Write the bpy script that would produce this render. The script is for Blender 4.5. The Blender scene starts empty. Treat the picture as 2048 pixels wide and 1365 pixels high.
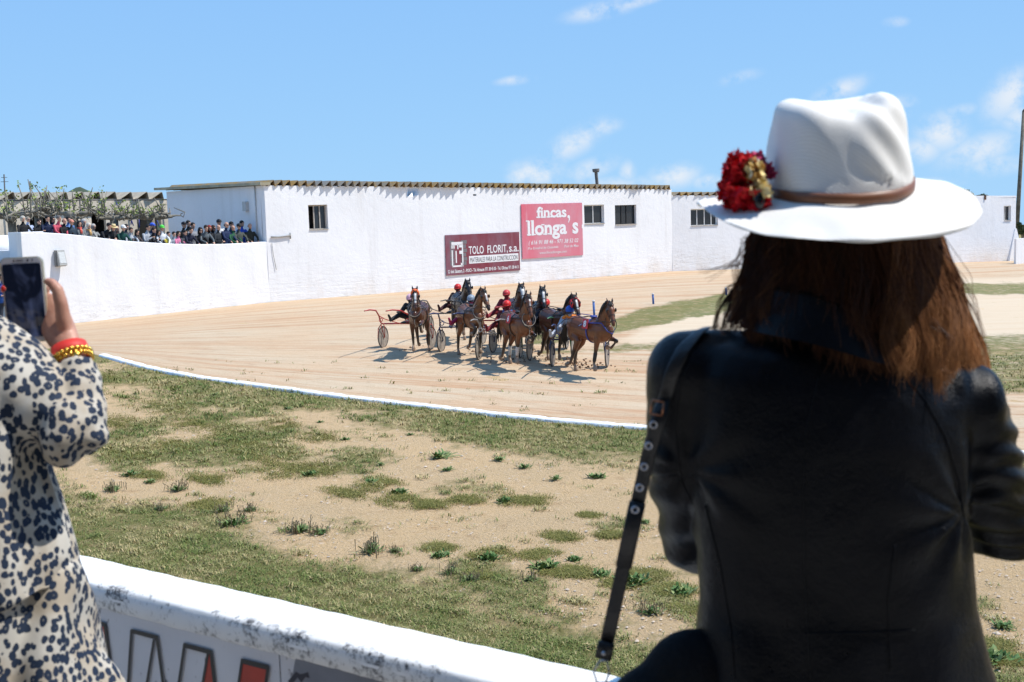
import bpy, bmesh, math, random
import numpy as np
from mathutils import Vector, Matrix
PI = math.pi
scene = bpy.context.scene
COL = scene.collection
rnd = random.Random(7)
rng = np.random.default_rng(7)

# ------------------------------------------------------------------ camera
FPX = 2300.0                      # focal length in pixels of a 2048 px wide frame
CAMH = 4.3                        # height of the eye above the infield
PITCH = math.atan(262.5 / FPX)
ROLL = math.radians(1.65)
cam_d = bpy.data.cameras.new('camera')
cam = bpy.data.objects.new('camera', cam_d)
COL.objects.link(cam)
cam.location = (0, 0, CAMH)
_R = (Matrix.Rotation(PI / 2 - PITCH, 4, 'X') @ Matrix.Rotation(ROLL * -1, 4, 'Z'))
cam.rotation_euler = _R.to_euler()
cam_d.sensor_width = 36
cam_d.lens = 36 * FPX / 2048
cam_d.clip_end = 3000
cam_d.clip_start = 0.05
cam_d.dof.use_dof = True
cam_d.dof.focus_distance = 34
cam_d.dof.aperture_fstop = 9.0
scene.camera = cam
scene.render.resolution_x = 1024
scene.render.resolution_y = 682
RM = np.array(_R.to_3x3())

def ray(u, v):
    d = RM @ np.array([(u - 1024) / FPX, -(v - 682.5) / FPX, -1.0])
    return d

def P(u, v, D):
    """world point seen at pixel (u,v) of the photo, D metres ahead (along +Y)"""
    d = ray(u, v)
    t = D / d[1]
    return np.array([d[0] * t, d[1] * t, CAMH + d[2] * t])

def proj(x, y, z):
    x, y, z = np.broadcast_arrays(np.asarray(x, float), np.asarray(y, float), np.asarray(z, float))
    q = np.tensordot(RM.T, np.stack([x, y, z - CAMH]), 1)
    w = -q[2]
    return 1024 + FPX * q[0] / w, 682.5 - FPX * q[1] / w

# ------------------------------------------------------------------ light
SUN_AZ = math.radians(1)          # measured from +X towards +Y
SUN_EL = math.radians(59)
sdir = Vector((math.cos(SUN_EL) * math.cos(SUN_AZ), math.cos(SUN_EL) * math.sin(SUN_AZ), math.sin(SUN_EL)))
sun_d = bpy.data.lights.new('sun', 'SUN')
sun_d.energy = 4.4
sun_d.angle = math.radians(0.53)
sun_d.color = (1.0, 0.955, 0.89)
sun = bpy.data.objects.new('sun', sun_d)
sun.rotation_euler = sdir.to_track_quat('Z', 'Y').to_euler()
COL.objects.link(sun)
scene.view_settings.view_transform = 'Standard'
scene.view_settings.look = 'None'
scene.view_settings.exposure = 0.30
scene.view_settings.gamma = 1
scene.render.engine = 'CYCLES'
scene.cycles.max_bounces = 6
scene.cycles.transparent_max_bounces = 6

world = bpy.data.worlds.new('World')
scene.world = world
world.use_nodes = True
NT = world.node_tree
for n in list(NT.nodes): NT.nodes.remove(n)
def wn(t, **k):
    n = NT.nodes.new(t)
    for a, b in k.items(): setattr(n, a, b)
    return n
wl = NT.links.new
wo = wn('ShaderNodeOutputWorld'); wb = wn('ShaderNodeBackground'); wb.inputs['Strength'].default_value = 0.078
sky = wn('ShaderNodeTexSky'); sky.sky_type = 'NISHITA'; sky.sun_disc = False
sky.sun_elevation = SUN_EL; sky.sun_rotation = math.radians(90) - SUN_AZ
sky.air_density = 0.9; sky.dust_density = 0.0; sky.ozone_density = 4.0; sky.altitude = 20
hsv = wn('ShaderNodeHueSaturation'); hsv.inputs['Saturation'].default_value = 1.0; hsv.inputs['Value'].default_value = 1.0
wl(sky.outputs[0], hsv.inputs['Color'])
tc = wn('ShaderNodeTexCoord'); sep = wn('ShaderNodeSeparateXYZ'); wl(tc.outputs['Generated'], sep.inputs[0])
zc = wn('ShaderNodeMath', operation='MAXIMUM'); zc.inputs[1].default_value = 0.012; wl(sep.outputs[2], zc.inputs[0])
cv = wn('ShaderNodeCombineXYZ'); wl(sep.outputs[0], cv.inputs[0]); wl(sep.outputs[1], cv.inputs[1]); wl(zc.outputs[0], cv.inputs[2]); wl(cv.outputs[0], sky.inputs['Vector'])
ymax = wn('ShaderNodeMath', operation='MAXIMUM'); wl(sep.outputs[1], ymax.inputs[0]); ymax.inputs[1].default_value = 0.02
dx = wn('ShaderNodeMath', operation='DIVIDE'); wl(sep.outputs[0], dx.inputs[0]); wl(ymax.outputs[0], dx.inputs[1])
dz = wn('ShaderNodeMath', operation='DIVIDE'); wl(sep.outputs[2], dz.inputs[0]); wl(ymax.outputs[0], dz.inputs[1])
cxy = wn('ShaderNodeCombineXYZ'); wl(dx.outputs[0], cxy.inputs[0]); wl(dz.outputs[0], cxy.inputs[1])
nz = wn('ShaderNodeTexNoise'); nz.inputs['Scale'].default_value = 34; nz.inputs['Detail'].default_value = 9; nz.inputs['Roughness'].default_value = 0.6
wl(cxy.outputs[0], nz.inputs['Vector'])
nz2 = wn('ShaderNodeTexNoise'); nz2.inputs['Scale'].default_value = 12; nz2.inputs['Detail'].default_value = 4
wl(cxy.outputs[0], nz2.inputs['Vector'])
# small fair-weather clouds: centre (as seen), half-length, half-height, tilt, strength
CL = [(1200, 22, 75, 17, 10, .8), (1270, 6, 60, 10, 12, .7), (1030, 161, 40, 9, 5, .75), (1480, 155, 45, 12, 12, .5),
      (1680, 182, 60, 20, 22, .85), (1792, 44, 26, 10, 0, .5), (1795, 215, 40, 22, 5, .9), (1150, 285, 80, 26, 28, .8),
      (1195, 258, 50, 16, 10, .75), (1075, 345, 60, 26, 0, 1.0), (1040, 352, 30, 18, 0, .9), (1180, 340, 60, 20, 15, .7),
      (1350, 352, 55, 24, 5, .95), (1255, 345, 18, 22, 0, .7), (1415, 364, 32, 14, 0, .9), (1885, 265, 55, 38, 0, .95),
      (1845, 300, 45, 25, 0, .8), (1960, 300, 90, 30, 15, .8), (2020, 190, 70, 40, 45, .9), (1920, 222, 40, 12, 10, .5),
      (1990, 330, 80, 22, 5, .6), (1870, 365, 60, 10, 0, .4), (1220, 370, 130, 16, 0, .6), (2045, 235, 50, 30, 0, .8)]
acc = None
for (u, v, rx, ry, a, s) in CL:
    d = ray(u, v)
    m = wn('ShaderNodeMapping', vector_type='TEXTURE')
    m.inputs['Location'].default_value = (d[0] / d[1], d[2] / d[1], 0)
    m.inputs['Rotation'].default_value = (0, 0, math.radians(a))
    m.inputs['Scale'].default_value = (rx * 1.35 / FPX, ry * 1.5 / FPX, 1)
    wl(cxy.outputs[0], m.inputs[0])
    le = wn('ShaderNodeVectorMath', operation='LENGTH'); wl(m.outputs[0], le.inputs[0])
    mr = wn('ShaderNodeMapRange'); mr.inputs[1].default_value = 1.0; mr.inputs[2].default_value = 0.0
    mr.inputs[3].default_value = 0.0; mr.inputs[4].default_value = s; mr.interpolation_type = 'SMOOTHSTEP'
    wl(le.outputs['Value'], mr.inputs[0])
    if acc is None: acc = mr.outputs[0]
    else:
        mx = wn('ShaderNodeMath', operation='MAXIMUM'); wl(acc, mx.inputs[0]); wl(mr.outputs[0], mx.inputs[1]); acc = mx.outputs[0]
n1 = wn('ShaderNodeMapRange'); n1.inputs[1].default_value = .37; n1.inputs[2].default_value = .57; wl(nz.outputs[0], n1.inputs[0])
n2 = wn('ShaderNodeMath', operation='MULTIPLY'); n2.inputs[1].default_value = 1.0; wl(acc, n2.inputs[0])
n3 = wn('ShaderNodeMath', operation='MULTIPLY'); wl(n1.outputs[0], n3.inputs[0]); wl(n2.outputs[0], n3.inputs[1])
n4 = wn('ShaderNodeMath', operation='MULTIPLY'); n4.inputs[1].default_value = 0.9; wl(n3.outputs[0], n4.inputs[0]); n4.use_clamp = True
cm = wn('ShaderNodeMix', data_type='RGBA'); wl(n4.outputs[0], cm.inputs[0])
el = wn('ShaderNodeMapRange'); el.inputs[1].default_value = 0.0; el.inputs[2].default_value = .34; wl(sep.outputs[2], el.inputs[0])
grad = wn('ShaderNodeMix', data_type='RGBA'); wl(el.outputs[0], grad.inputs[0])
grad.inputs[6].default_value = (3.9, 7.0, 10.5, 1); grad.inputs[7].default_value = (2.35, 5.2, 10.3, 1)
sm = wn('ShaderNodeMix', data_type='RGBA'); sm.inputs[0].default_value = .93
wl(hsv.outputs[0], sm.inputs[6]); wl(grad.outputs[2], sm.inputs[7])
wl(sm.outputs[2], cm.inputs[6]); cm.inputs[7].default_value = (9.0, 9.4, 9.9, 1)
wl(cm.outputs[2], wb.inputs['Color']); wl(wb.outputs[0], wo.inputs['Surface'])
CLOUDMIX = cm; SKYHSV = hsv

# ------------------------------------------------------------------ helpers
def tag(o, label=None, cat=None, group=None, kind=None):
    if label: o['label'] = label
    if cat: o['category'] = cat
    if group: o['group'] = group
    if kind: o['kind'] = kind
    return o

def thing(name, label, cat, loc=(0, 0, 0), rz=0, group=None):
    o = bpy.data.objects.new(name, None)
    COL.objects.link(o)
    o.empty_display_size = .2
    o.location = loc; o.rotation_euler = (0, 0, rz)
    return tag(o, label, cat, group)

def mkobj(name, me, mats, parent=None, off=None):
    o = bpy.data.objects.new(name, me)
    COL.objects.link(o)
    if mats is not None:
        if not isinstance(mats, (list, tuple)): mats = [mats]
        me.materials.clear()
        for m in mats: me.materials.append(m)
    if parent is not None:
        o.parent = parent
        if off is not None:
            o.location = (-off[0], -off[1], -off[2])
    return o

def newmesh(V, F, smooth=True, name='mesh'):
    me = bpy.data.meshes.new(name)
    me.from_pydata([tuple(map(float, v)) for v in V], [], [tuple(int(i) for i in f) for f in F])
    if smooth: me.polygons.foreach_set('use_smooth', [True] * len(me.polygons))
    me.update()
    return me

def fastmesh(V, loops, sizes, smooth=False, name='mesh'):
    me = bpy.data.meshes.new(name)
    V = np.asarray(V, np.float32)
    me.vertices.add(len(V)); me.vertices.foreach_set('co', V.ravel())
    loops = np.asarray(loops, np.int32).ravel(); sizes = np.asarray(sizes, np.int32)
    me.loops.add(len(loops)); me.loops.foreach_set('vertex_index', loops)
    me.polygons.add(len(sizes))
    st = np.zeros(len(sizes), np.int32); st[1:] = np.cumsum(sizes)[:-1]
    me.polygons.foreach_set('loop_start', st); me.polygons.foreach_set('loop_total', sizes)
    if smooth: me.polygons.foreach_set('use_smooth', np.ones(len(sizes), bool))
    me.update(calc_edges=True); me.validate()
    return me

def A(*p): return np.array(p, float)
def nrm(v):
    v = np.asarray(v, float); l = np.linalg.norm(v)
    return v / l if l > 1e-9 else v

class MB:
    def __init__(s): s.V = []; s.F = []; s.M = []
    def add(s, V, F, m=0):
        b = len(s.V)
        s.V += [tuple(map(float, v)) for v in V]
        s.F += [tuple(b + i for i in f) for f in F]; s.M += [m] * len(F)
        return s
    def box(s, c, d, rot=None, m=0, bev=0):
        hx, hy, hz = d[0] / 2, d[1] / 2, d[2] / 2
        V = [A(x, y, z) for x in (-hx, hx) for y in (-hy, hy) for z in (-hz, hz)]
        if rot is not None: V = [rot @ v for v in V]
        V = [v + np.asarray(c, float) for v in V]
        return s.add(V, [(0, 1, 3, 2), (4, 6, 7, 5), (0, 4, 5, 1), (2, 3, 7, 6), (0, 2, 6, 4), (1, 5, 7, 3)], m)
    def hexa(s, b, t, m=0):       # bottom 4, top 4 (ccw from above)
        return s.add(list(b) + list(t), [(3, 2, 1, 0), (4, 5, 6, 7), (0, 1, 5, 4), (1, 2, 6, 5), (2, 3, 7, 6), (3, 0, 4, 7)], m)
    def tube(s, pts, rad, n=8, side=None, m=0, cap=True, round_=False):
        pts = [np.asarray(p, float) for p in pts]
        if not isinstance(rad, (list, np.ndarray)): rad = [rad] * len(pts)
        rad = [r if isinstance(r, (tuple, list)) else (r, r) for r in rad]
        if round_:
            t0 = nrm(pts[0] - pts[1]); t1 = nrm(pts[-1] - pts[-2])
            r0 = min(rad[0]); r1 = min(rad[-1])
            pts = [pts[0] + t0 * r0 * .8, pts[0] + t0 * r0 * .5] + pts + [pts[-1] + t1 * r1 * .5, pts[-1] + t1 * r1 * .8]
            rad = [(rad[0][0] * .35, rad[0][1] * .35), (rad[0][0] * .8, rad[0][1] * .8)] + rad + [(rad[-1][0] * .8, rad[-1][1] * .8), (rad[-1][0] * .35, rad[-1][1] * .35)]
        V = []; pu = None
        for i, p in enumerate(pts):
            t = nrm((pts[i + 1] if i + 1 < len(pts) else p) - (pts[i - 1] if i > 0 else p))
            if side is not None: a = np.asarray(side, float)
            elif pu is not None: a = pu
            else: a = A(0, 0, 1) if abs(t[2]) < .9 else A(1, 0, 0); a = np.cross(t, a)
            a = a - t * np.dot(a, t)
            a = nrm(a) if np.linalg.norm(a) > 1e-6 else nrm(np.cross(t, A(.3, .5, .8)))
            pu = a; b = np.cross(t, a)
            for k in range(n):
                an = 2 * PI * k / n
                V.append(p + a * math.cos(an) * rad[i][0] + b * math.sin(an) * rad[i][1])
        F = []
        for i in range(len(pts) - 1):
            for k in range(n):
                F.append((i * n + k, i * n + (k + 1) % n, (i + 1) * n + (k + 1) % n, (i + 1) * n + k))
        if cap:
            F.append(tuple(range(n - 1, -1, -1))); F.append(tuple((len(pts) - 1) * n + k for k in range(n)))
        return s.add(V, F, m)
    def ball(s, c, r, n=10, k=7, rot=None, m=0):
        if not isinstance(r, (list, tuple)): r = (r, r, r)
        V = [A(0, 0, -r[2])]
        for j in range(1, k):
            ph = -PI / 2 + PI * j / k
            for i in range(n):
                th = 2 * PI * i / n
                V.append(A(r[0] * math.cos(ph) * math.cos(th), r[1] * math.cos(ph) * math.sin(th), r[2] * math.sin(ph)))
        V.append(A(0, 0, r[2]))
        if rot is not None: V = [rot @ v for v in V]
        V = [v + np.asarray(c, float) for v in V]
        F = [(0, 1 + (i + 1) % n, 1 + i) for i in range(n)]
        for j in range(k - 2):
            for i in range(n):
                a = 1 + j * n
                F.append((a + i, a + (i + 1) % n, a + n + (i + 1) % n, a + n + i))
        a = 1 + (k - 2) * n
        F += [(a + i, a + (i + 1) % n, len(V) - 1) for i in range(n)]
        return s.add(V, F, m)
    def ring(s, c, R, r, ax=(0, 1, 0), n=28, k=6, m=0):
        ax = nrm(ax); a = nrm(np.cross(ax, A(0, 0, 1) if abs(ax[2]) < .9 else A(1, 0, 0))); b = np.cross(ax, a)
        V = []; c = np.asarray(c, float)
        for i in range(n):
            t = 2 * PI * i / n; d = a * math.cos(t) + b * math.sin(t)
            for j in range(k):
                q = 2 * PI * j / k
                V.append(c + d * (R + r * math.cos(q)) + ax * r * math.sin(q))
        F = [(i * k + j, ((i + 1) % n) * k + j, ((i + 1) % n) * k + (j + 1) % k, i * k + (j + 1) % k) for i in range(n) for j in range(k)]
        return s.add(V, F, m)
    def disc(s, c, R, ax=(0, 1, 0), n=28, th=.004, m=0):
        ax = nrm(ax); c = np.asarray(c, float)
        return s.tube([c - ax * th / 2, c + ax * th / 2], [R, R], n=n, m=m)
    def mesh(s, smooth=True):
        me = newmesh(s.V, s.F, smooth)
        if any(s.M): me.polygons.foreach_set('material_index', s.M)
        return me
    def build(s, name, mats, parent=None, off=None, smooth=True, angle=None):
        me = s.mesh(smooth)
        o = mkobj(name, me, mats, parent, off)
        if angle is not None:
            me.set_sharp_from_angle(angle=math.radians(angle))
        return o

def evalmods(me, mods):
    o = bpy.data.objects.new('tmp', me); COL.objects.link(o)
    for t, kw in mods:
        m = o.modifiers.new(t, t)
        for a, b in kw.items(): setattr(m, a, b)
    dg = bpy.context.evaluated_depsgraph_get(); dg.update()
    r = bpy.data.meshes.new_from_object(o.evaluated_get(dg))
    bpy.data.objects.remove(o); bpy.data.meshes.remove(me)
    return r

def remesh(mb, vox, smooth=4):
    me = mb.mesh(True)
    return evalmods(me, [('REMESH', dict(mode='VOXEL', voxel_size=vox, use_smooth_shade=True)),
                         ('SMOOTH', dict(factor=.5, iterations=smooth))])

def coords(me):
    a = np.empty(len(me.vertices) * 3, np.float32); me.vertices.foreach_get('co', a); return a.reshape(-1, 3).astype(float)
def setcoords(me, a):
    me.vertices.foreach_set('co', np.asarray(a, np.float32).ravel()); me.update()
def segdist(V, a, b):
    a = np.asarray(a, float); b = np.asarray(b, float); d = b - a; L = np.dot(d, d) + 1e-12
    t = np.clip(((V - a) @ d) / L, 0, 1)
    return np.linalg.norm(V - (a + t[:, None] * d), axis=1)
def attr(me, name, vals):
    at = me.attributes.new(name, 'FLOAT', 'POINT'); at.data.foreach_set('value', np.asarray(vals, np.float32))
def facemats(me, segs):
    """segs: list of (a,b,r,matindex): each face takes the material of the nearest bone"""
    n = len(me.polygons); c = np.empty(n * 3, np.float32); me.polygons.foreach_get('center', c); c = c.reshape(-1, 3).astype(float)
    best = np.full(n, 1e9); idx = np.zeros(n, np.int32)
    for a, b, r, m in segs:
        d = segdist(c, a, b) - r
        k = d < best; best[k] = d[k]; idx[k] = m
    me.polygons.foreach_set('material_index', idx); me.update()

def vnoise(p, seed=0, oct=3):
    """cheap smooth value noise from summed sines, p (n,3)"""
    r = np.random.default_rng(seed); out = np.zeros(len(p)); amp = 1.0; f = 1.0
    for o in range(oct):
        for k in range(5):
            w = r.normal(size=3); w /= np.linalg.norm(w)
            out += amp * np.sin(p @ w * f * 6.283 + r.uniform(0, 6.28)) / 3
        amp *= .5; f *= 2.03
    return out

# ------------------------------------------------------------------ materials
def C(r, g, b):
    f = lambda c: (c / 255 / 12.92) if c <= 10 else ((c / 255 + .055) / 1.055) ** 2.4
    return (f(r), f(g), f(b), 1)
class NG:
    def __init__(s, name):
        s.m = bpy.data.materials.new(name); s.m.use_nodes = True; s.t = s.m.node_tree
        s.b = s.t.nodes['Principled BSDF']; s.co = None
    def n(s, t, **k):
        n = s.t.nodes.new(t)
        for a, b in k.items(): setattr(n, a, b)
        return n
    def l(s, a, b): s.t.links.new(a, b)
    def pos(s):
        if s.co is None: s.co = s.n('ShaderNodeNewGeometry').outputs['Position']
        return s.co
    def objco(s):
        return s.n('ShaderNodeTexCoord').outputs['Object']
    def mapv(s, v, sc=(1, 1, 1), rot=(0, 0, 0), loc=(0, 0, 0)):
        m = s.n('ShaderNodeMapping'); m.inputs['Scale'].default_value = sc; m.inputs['Rotation'].default_value = rot
        m.inputs['Location'].default_value = loc; s.l(v, m.inputs[0]); return m.outputs[0]
    def noise(s, v, sc, det=4, ro=.55, dist=0):
        n = s.n('ShaderNodeTexNoise'); n.inputs['Scale'].default_value = sc; n.inputs['Detail'].default_value = det
        n.inputs['Roughness'].default_value = ro; n.inputs['Distortion'].default_value = dist; s.l(v, n.inputs['Vector']); return n.outputs[0]
    def ramp(s, f, a, b, lo=0., hi=1.):
        r = s.n('ShaderNodeMapRange'); r.inputs[1].default_value = a; r.inputs[2].default_value = b
        r.inputs[3].default_value = lo; r.inputs[4].default_value = hi; s.l(f, r.inputs[0]); return r.outputs[0]
    def mix(s, f, a, b):
        m = s.n('ShaderNodeMix', data_type='RGBA')
        if isinstance(f, float): m.inputs[0].default_value = f
        else: s.l(f, m.inputs[0])
        for i, c in ((6, a), (7, b)):
            if isinstance(c, tuple): m.inputs[i].default_value = c if len(c) == 4 else (*c, 1)
            else: s.l(c, m.inputs[i])
        return m.outputs[2]
    def math(s, op, a, b=None, clamp=False):
        m = s.n('ShaderNodeMath', operation=op); m.use_clamp = clamp
        for i, c in ((0, a), (1, b)):
            if c is None: continue
            if isinstance(c, (int, float)): m.inputs[i].default_value = c
            else: s.l(c, m.inputs[i])
        return m.outputs[0]
    def at(s, name):
        a = s.n('ShaderNodeAttribute'); a.attribute_name = name; return a.outputs['Fac']
    def bump(s, h, st=.3, d=.01, nrm_=None):
        b = s.n('ShaderNodeBump'); b.inputs['Strength'].default_value = st; b.inputs['Distance'].default_value = d
        s.l(h, b.inputs['Height'])
        if nrm_ is not None: s.l(nrm_, b.inputs['Normal'])
        s.l(b.outputs[0], s.b.inputs['Normal']); return b.outputs[0]
    def col(s, c):
        if isinstance(c, tuple): s.b.inputs['Base Color'].default_value = c if len(c) == 4 else (*c, 1)
        else: s.l(c, s.b.inputs['Base Color'])
    def set(s, **k):
        for a, b in k.items(): s.b.inputs[a.replace('_', ' ')].default_value = b
MATS = {}
def mat(name, c, rough=.6, var=.12, sc=20, bump=0, bsc=60, metal=0, spec=.5, coat=0):
    if name in MATS: return MATS[name]
    g = NG(name); c = tuple(c[:3])
    v = g.objco()
    n = g.noise(v, sc, 4)
    lo = tuple(x * (1 - var) for x in c); hi = tuple(min(1, x * (1 + var)) for x in c)
    g.col(g.mix(g.ramp(n, .3, .7), lo, hi))
    g.set(Roughness=rough, Metallic=metal); g.b.inputs['Specular IOR Level'].default_value = spec
    if coat: g.b.inputs['Coat Weight'].default_value = coat
    if bump: g.bump(g.noise(v, bsc, 5), bump, .01)
    MATS[name] = g.m; return g.m
def objcolmat(name, rough=.75, bump=.25, bsc=40):
    if name in MATS: return MATS[name]
    g = NG(name); oi = g.n('ShaderNodeObjectInfo'); v = g.objco()
    n = g.noise(v, 14, 4)
    g.col(g.mix(g.ramp(n, .3, .7, 0, .25), oi.outputs['Color'], (.0, .0, .0, 1)))
    g.set(Roughness=rough); g.b.inputs['Specular IOR Level'].default_value = .25
    g.bump(g.noise(v, bsc, 3), bump, .02)
    MATS[name] = g.m; return g.m
# ------------------------------------------------------------------ terrain shape
WALL_A = P(540, 605, 47.9)                                  # foot of the stable's near corner
WALL_L = P(57, 657, 40.2)                                  # left end of the terrace wall
WALL_B = P(1345, 543, 64.5)                                 # far end of the long stable
WALL_C = P(2030, 522, 78)
WALLPTS = [A(WALL_L[0] - 25, WALL_L[1] - 26, WALL_L[2]), WALL_L, WALL_A, WALL_B, WALL_C, A(WALL_C[0] + 60, WALL_C[1] + 20, 0.0)]
def wallfoot(x, y):
    """distance in front of the wall line, foot height, running length"""
    x = np.asarray(x, float); y = np.asarray(y, float)
    best = np.full(x.shape, 1e9); zz = np.zeros(x.shape); tt = np.zeros(x.shape); sg = np.ones(x.shape); L = 0
    for p, q in zip(WALLPTS[:-1], WALLPTS[1:]):
        d = q[:2] - p[:2]; l = np.hypot(*d)
        t = np.clip(((x - p[0]) * d[0] + (y - p[1]) * d[1]) / l ** 2, 0, 1)
        dd = np.hypot(x - (p[0] + t * d[0]), y - (p[1] + t * d[1]))
        k = dd < best
        best = np.where(k, dd, best); zz = np.where(k, p[2] + t * (q[2] - p[2]), zz); tt = np.where(k, L + t * l, tt)
        cr = d[0] * (y - p[1]) - d[1] * (x - p[0])
        sg = np.where(k, np.where(cr > 0, -1, 1), sg)
        L += l
    return best * sg, zz, tt
def gz(x, y):
    s, z, t = wallfoot(x, y)
    f = np.clip(1 - s / 25.0, 0, 1); f = f * f * (3 - 2 * f) * .4 + f * .6
    return z * f
def G(u, v):
    z = 0.0
    for _ in range(30):
        d = ray(u, v); t = (z - CAMH) / d[2]
        x, y = d[0] * t, d[1] * t
        z = .5 * z + .5 * float(gz(np.array(x), np.array(y)))
    return A(x, y, float(gz(np.array(x), np.array(y))))

def pline(u, pts):
    return np.interp(u, [p[0] for p in pts], [p[1] for p in pts])
CURB_PX = [(-400, 700), (-100, 690), (100, 697), (205, 712), (300, 738), (400, 757), (520, 773), (700, 797), (850, 814), (1000, 831), (1150, 846), (1295, 858), (1500, 876), (1750, 892), (2048, 910), (2600, 945)]
NEARG_PX = [(0, 960), (110, 985), (330, 1020), (430, 1050), (540, 1085), (700, 1120), (820, 1165), (900, 1185), (1100, 1222), (1350, 1262), (1600, 1290), (2048, 1340), (2600, 1400)]
TOPG_PX = [(-200, 740), (200, 765), (350, 800), (500, 832), (650, 850), (800, 862), (1000, 900), (1150, 925), (1290, 958), (1500, 990), (2048, 1060)]
def grassmask(x, y):
    """1 = turf, 0 = bare sand"""
    x = np.asarray(x, float); y = np.asarray(y, float)
    u, v = proj(x, y, gz(x, y))
    q = np.stack([x, y, np.zeros_like(x)], -1).reshape(-1, 3)
    n = vnoise(q * .22, 3, 4).reshape(x.shape); n2 = vnoise(q * np.array([.5, .28, 1]), 5, 4).reshape(x.shape)
    m = np.zeros(x.shape)
    curb = pline(u, CURB_PX); ng = pline(u, NEARG_PX); tg = pline(u, TOPG_PX)
    m = np.maximum(m, np.clip(.5 + (v - ng) / 55 + n * .55, 0, 1))                       # turf under the parapet
    below = v > curb
    m = np.maximum(m, np.where(below, np.clip(.55 + (tg - v) / 60 + n * .5, 0, 1) * .92, 0))
    # patches on the sand
    dens = .30 * np.exp(-((u - 420) / 330) ** 2 - ((v - 880) / 75) ** 2) + .22 * np.exp(-((u - 780) / 200) ** 2 - ((v - 985) / 35) ** 2) \
        + .26 * np.exp(-((u - 1250) / 380) ** 2 - ((v - 1150) / 60) ** 2) + .0
    m = np.maximum(m, np.where(below, np.clip((n2 * .30 + dens * 2.1 - .22) * 2.6, 0, .85), 0))
    # infield strips right of the horses
    a0 = pline(u, [(1100, 670), (1225, 638), (1310, 612), (1440, 590), (1500, 582), (1600, 575), (1800, 566)]); a1 = pline(u, [(1100, 690), (1225, 669), (1330, 648), (1440, 627), (1600, 604), (1800, 590)])
    A_ = np.clip(np.minimum(v - a0, a1 - v) / 5 + .5 + n2 * .5, 0, 1) * (u > 1060)
    b0 = pline(u, [(1060, 700), (1230, 694), (1320, 684), (1500, 672), (1800, 670), (1960, 672), (2048, 670), (2400, 668)]); b1 = pline(u, [(1060, 706), (1230, 707), (1320, 702), (1500, 712), (1700, 735), (1960, 785), (2048, 795), (2400, 830)])
    B_ = np.clip(np.minimum(v - b0, b1 - v) / 8 + .5 + n2 * .6, 0, 1) * (u > 1080)
    C_ = np.clip(.6 - ((u - 2060) / 55) ** 2 - ((v - 584) / 16) ** 2 + .4 * n2, 0, 1) * 1.5
    front = v < curb
    m = np.where(front, np.clip(np.maximum(np.maximum(A_, B_ * .8), np.clip(C_, 0, 1)) , 0, 1), m)
    s, _, _ = wallfoot(x, y)
    m = np.where(s < 0, .8, m)
    return m

def sandmat(name, track):
    g = NG(name); p = g.pos()
    base = g.mix(g.ramp(g.noise(p, .35, 5), .35, .65), C(184, 157, 126), C(182, 164, 138)) if track else \
        g.mix(g.ramp(g.noise(p, .5, 5), .35, .65), C(200, 166, 118), C(190, 160, 116))
    fine = g.ramp(g.noise(p, 22, 8, .75), .3, .7)
    base = g.mix(g.math('MULTIPLY', fine, .45), base, C(222, 202, 176))
    if track:
        tx = g.n('ShaderNodeCombineXYZ'); g.l(g.math('MULTIPLY', g.at('run'), .05), tx.inputs[0]); g.l(g.math('MULTIPLY', g.at('off'), 1.6), tx.inputs[1])
        st = g.noise(tx.outputs[0], 1.3, 9, .72, 1.1)
        base = g.mix(g.ramp(st, .47, .62, 0, .85), base, C(178, 138, 104))
        tx2 = g.n('ShaderNodeCombineXYZ'); g.l(g.math('MULTIPLY', g.at('run'), .35), tx2.inputs[0]); g.l(g.math('MULTIPLY', g.at('off'), 5.), tx2.inputs[1])
        st2 = g.noise(tx2.outputs[0], 1.5, 8, .74, 1.2)
        base = g.mix(g.ramp(st2, .54, .68, 0, .75), base, C(150, 116, 88))
        base = g.mix(g.ramp(st2, .30, .42, .5, 0), base, C(222, 200, 176))
        hh = g.math('ADD', g.math('MULTIPLY', st2, 1.2), g.math('MULTIPLY', fine, .35))
        pale = g.at('pale'); base = g.mix(g.math('MULTIPLY', pale, .75), base, C(206, 188, 162))
    else:
        stn = g.noise(p, 5.5, 6, .7)
        base = g.mix(g.ramp(stn, .60, .72, 0, .7), base, C(226, 208, 186))
        base = g.mix(g.ramp(g.noise(g.mapv(p, (1, 1.6, 1)), 2.2, 6, .75), .56, .72, 0, .6), base, C(150, 112, 78))
        hh = g.math('ADD', fine, g.math('MULTIPLY', stn, 1.5))
    gm = g.at('grass')
    edge = g.noise(g.mapv(p, (1, .75, 1)), 3.2, 9, .72)
    gf = g.ramp(g.math('ADD', g.math('MULTIPLY', gm, .9), g.math('MULTIPLY', g.math('SUBTRACT', edge, .5), 2.2)), .25, .85, 0, .82)
    gc = g.mix(g.ramp(g.noise(p, 1.1, 6, .6), .35, .68), C(100, 112, 52), C(132, 128, 72))
    gc = g.mix(g.ramp(g.noise(p, 14, 7, .8), .42, .68), gc, C(84, 96, 42))
    gc = g.mix(g.ramp(g.noise(p, 2.7, 6, .7), .50, .68, 0, .75), gc, C(170, 144, 106))
    g.col(g.mix(gf, base, gc))
    g.set(Roughness=.95); g.b.inputs['Specular IOR Level'].default_value = .1
    gh = g.noise(p, 30, 8, .85)
    g.bump(g.math('ADD', g.math('MULTIPLY', hh, .5), g.math('MULTIPLY', g.math('MULTIPLY', gh, gf), 1.4)), .9, .05)
    return g.m
SAND = sandmat('sandy soil', False); TRACK = sandmat('track sand', True)

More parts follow.
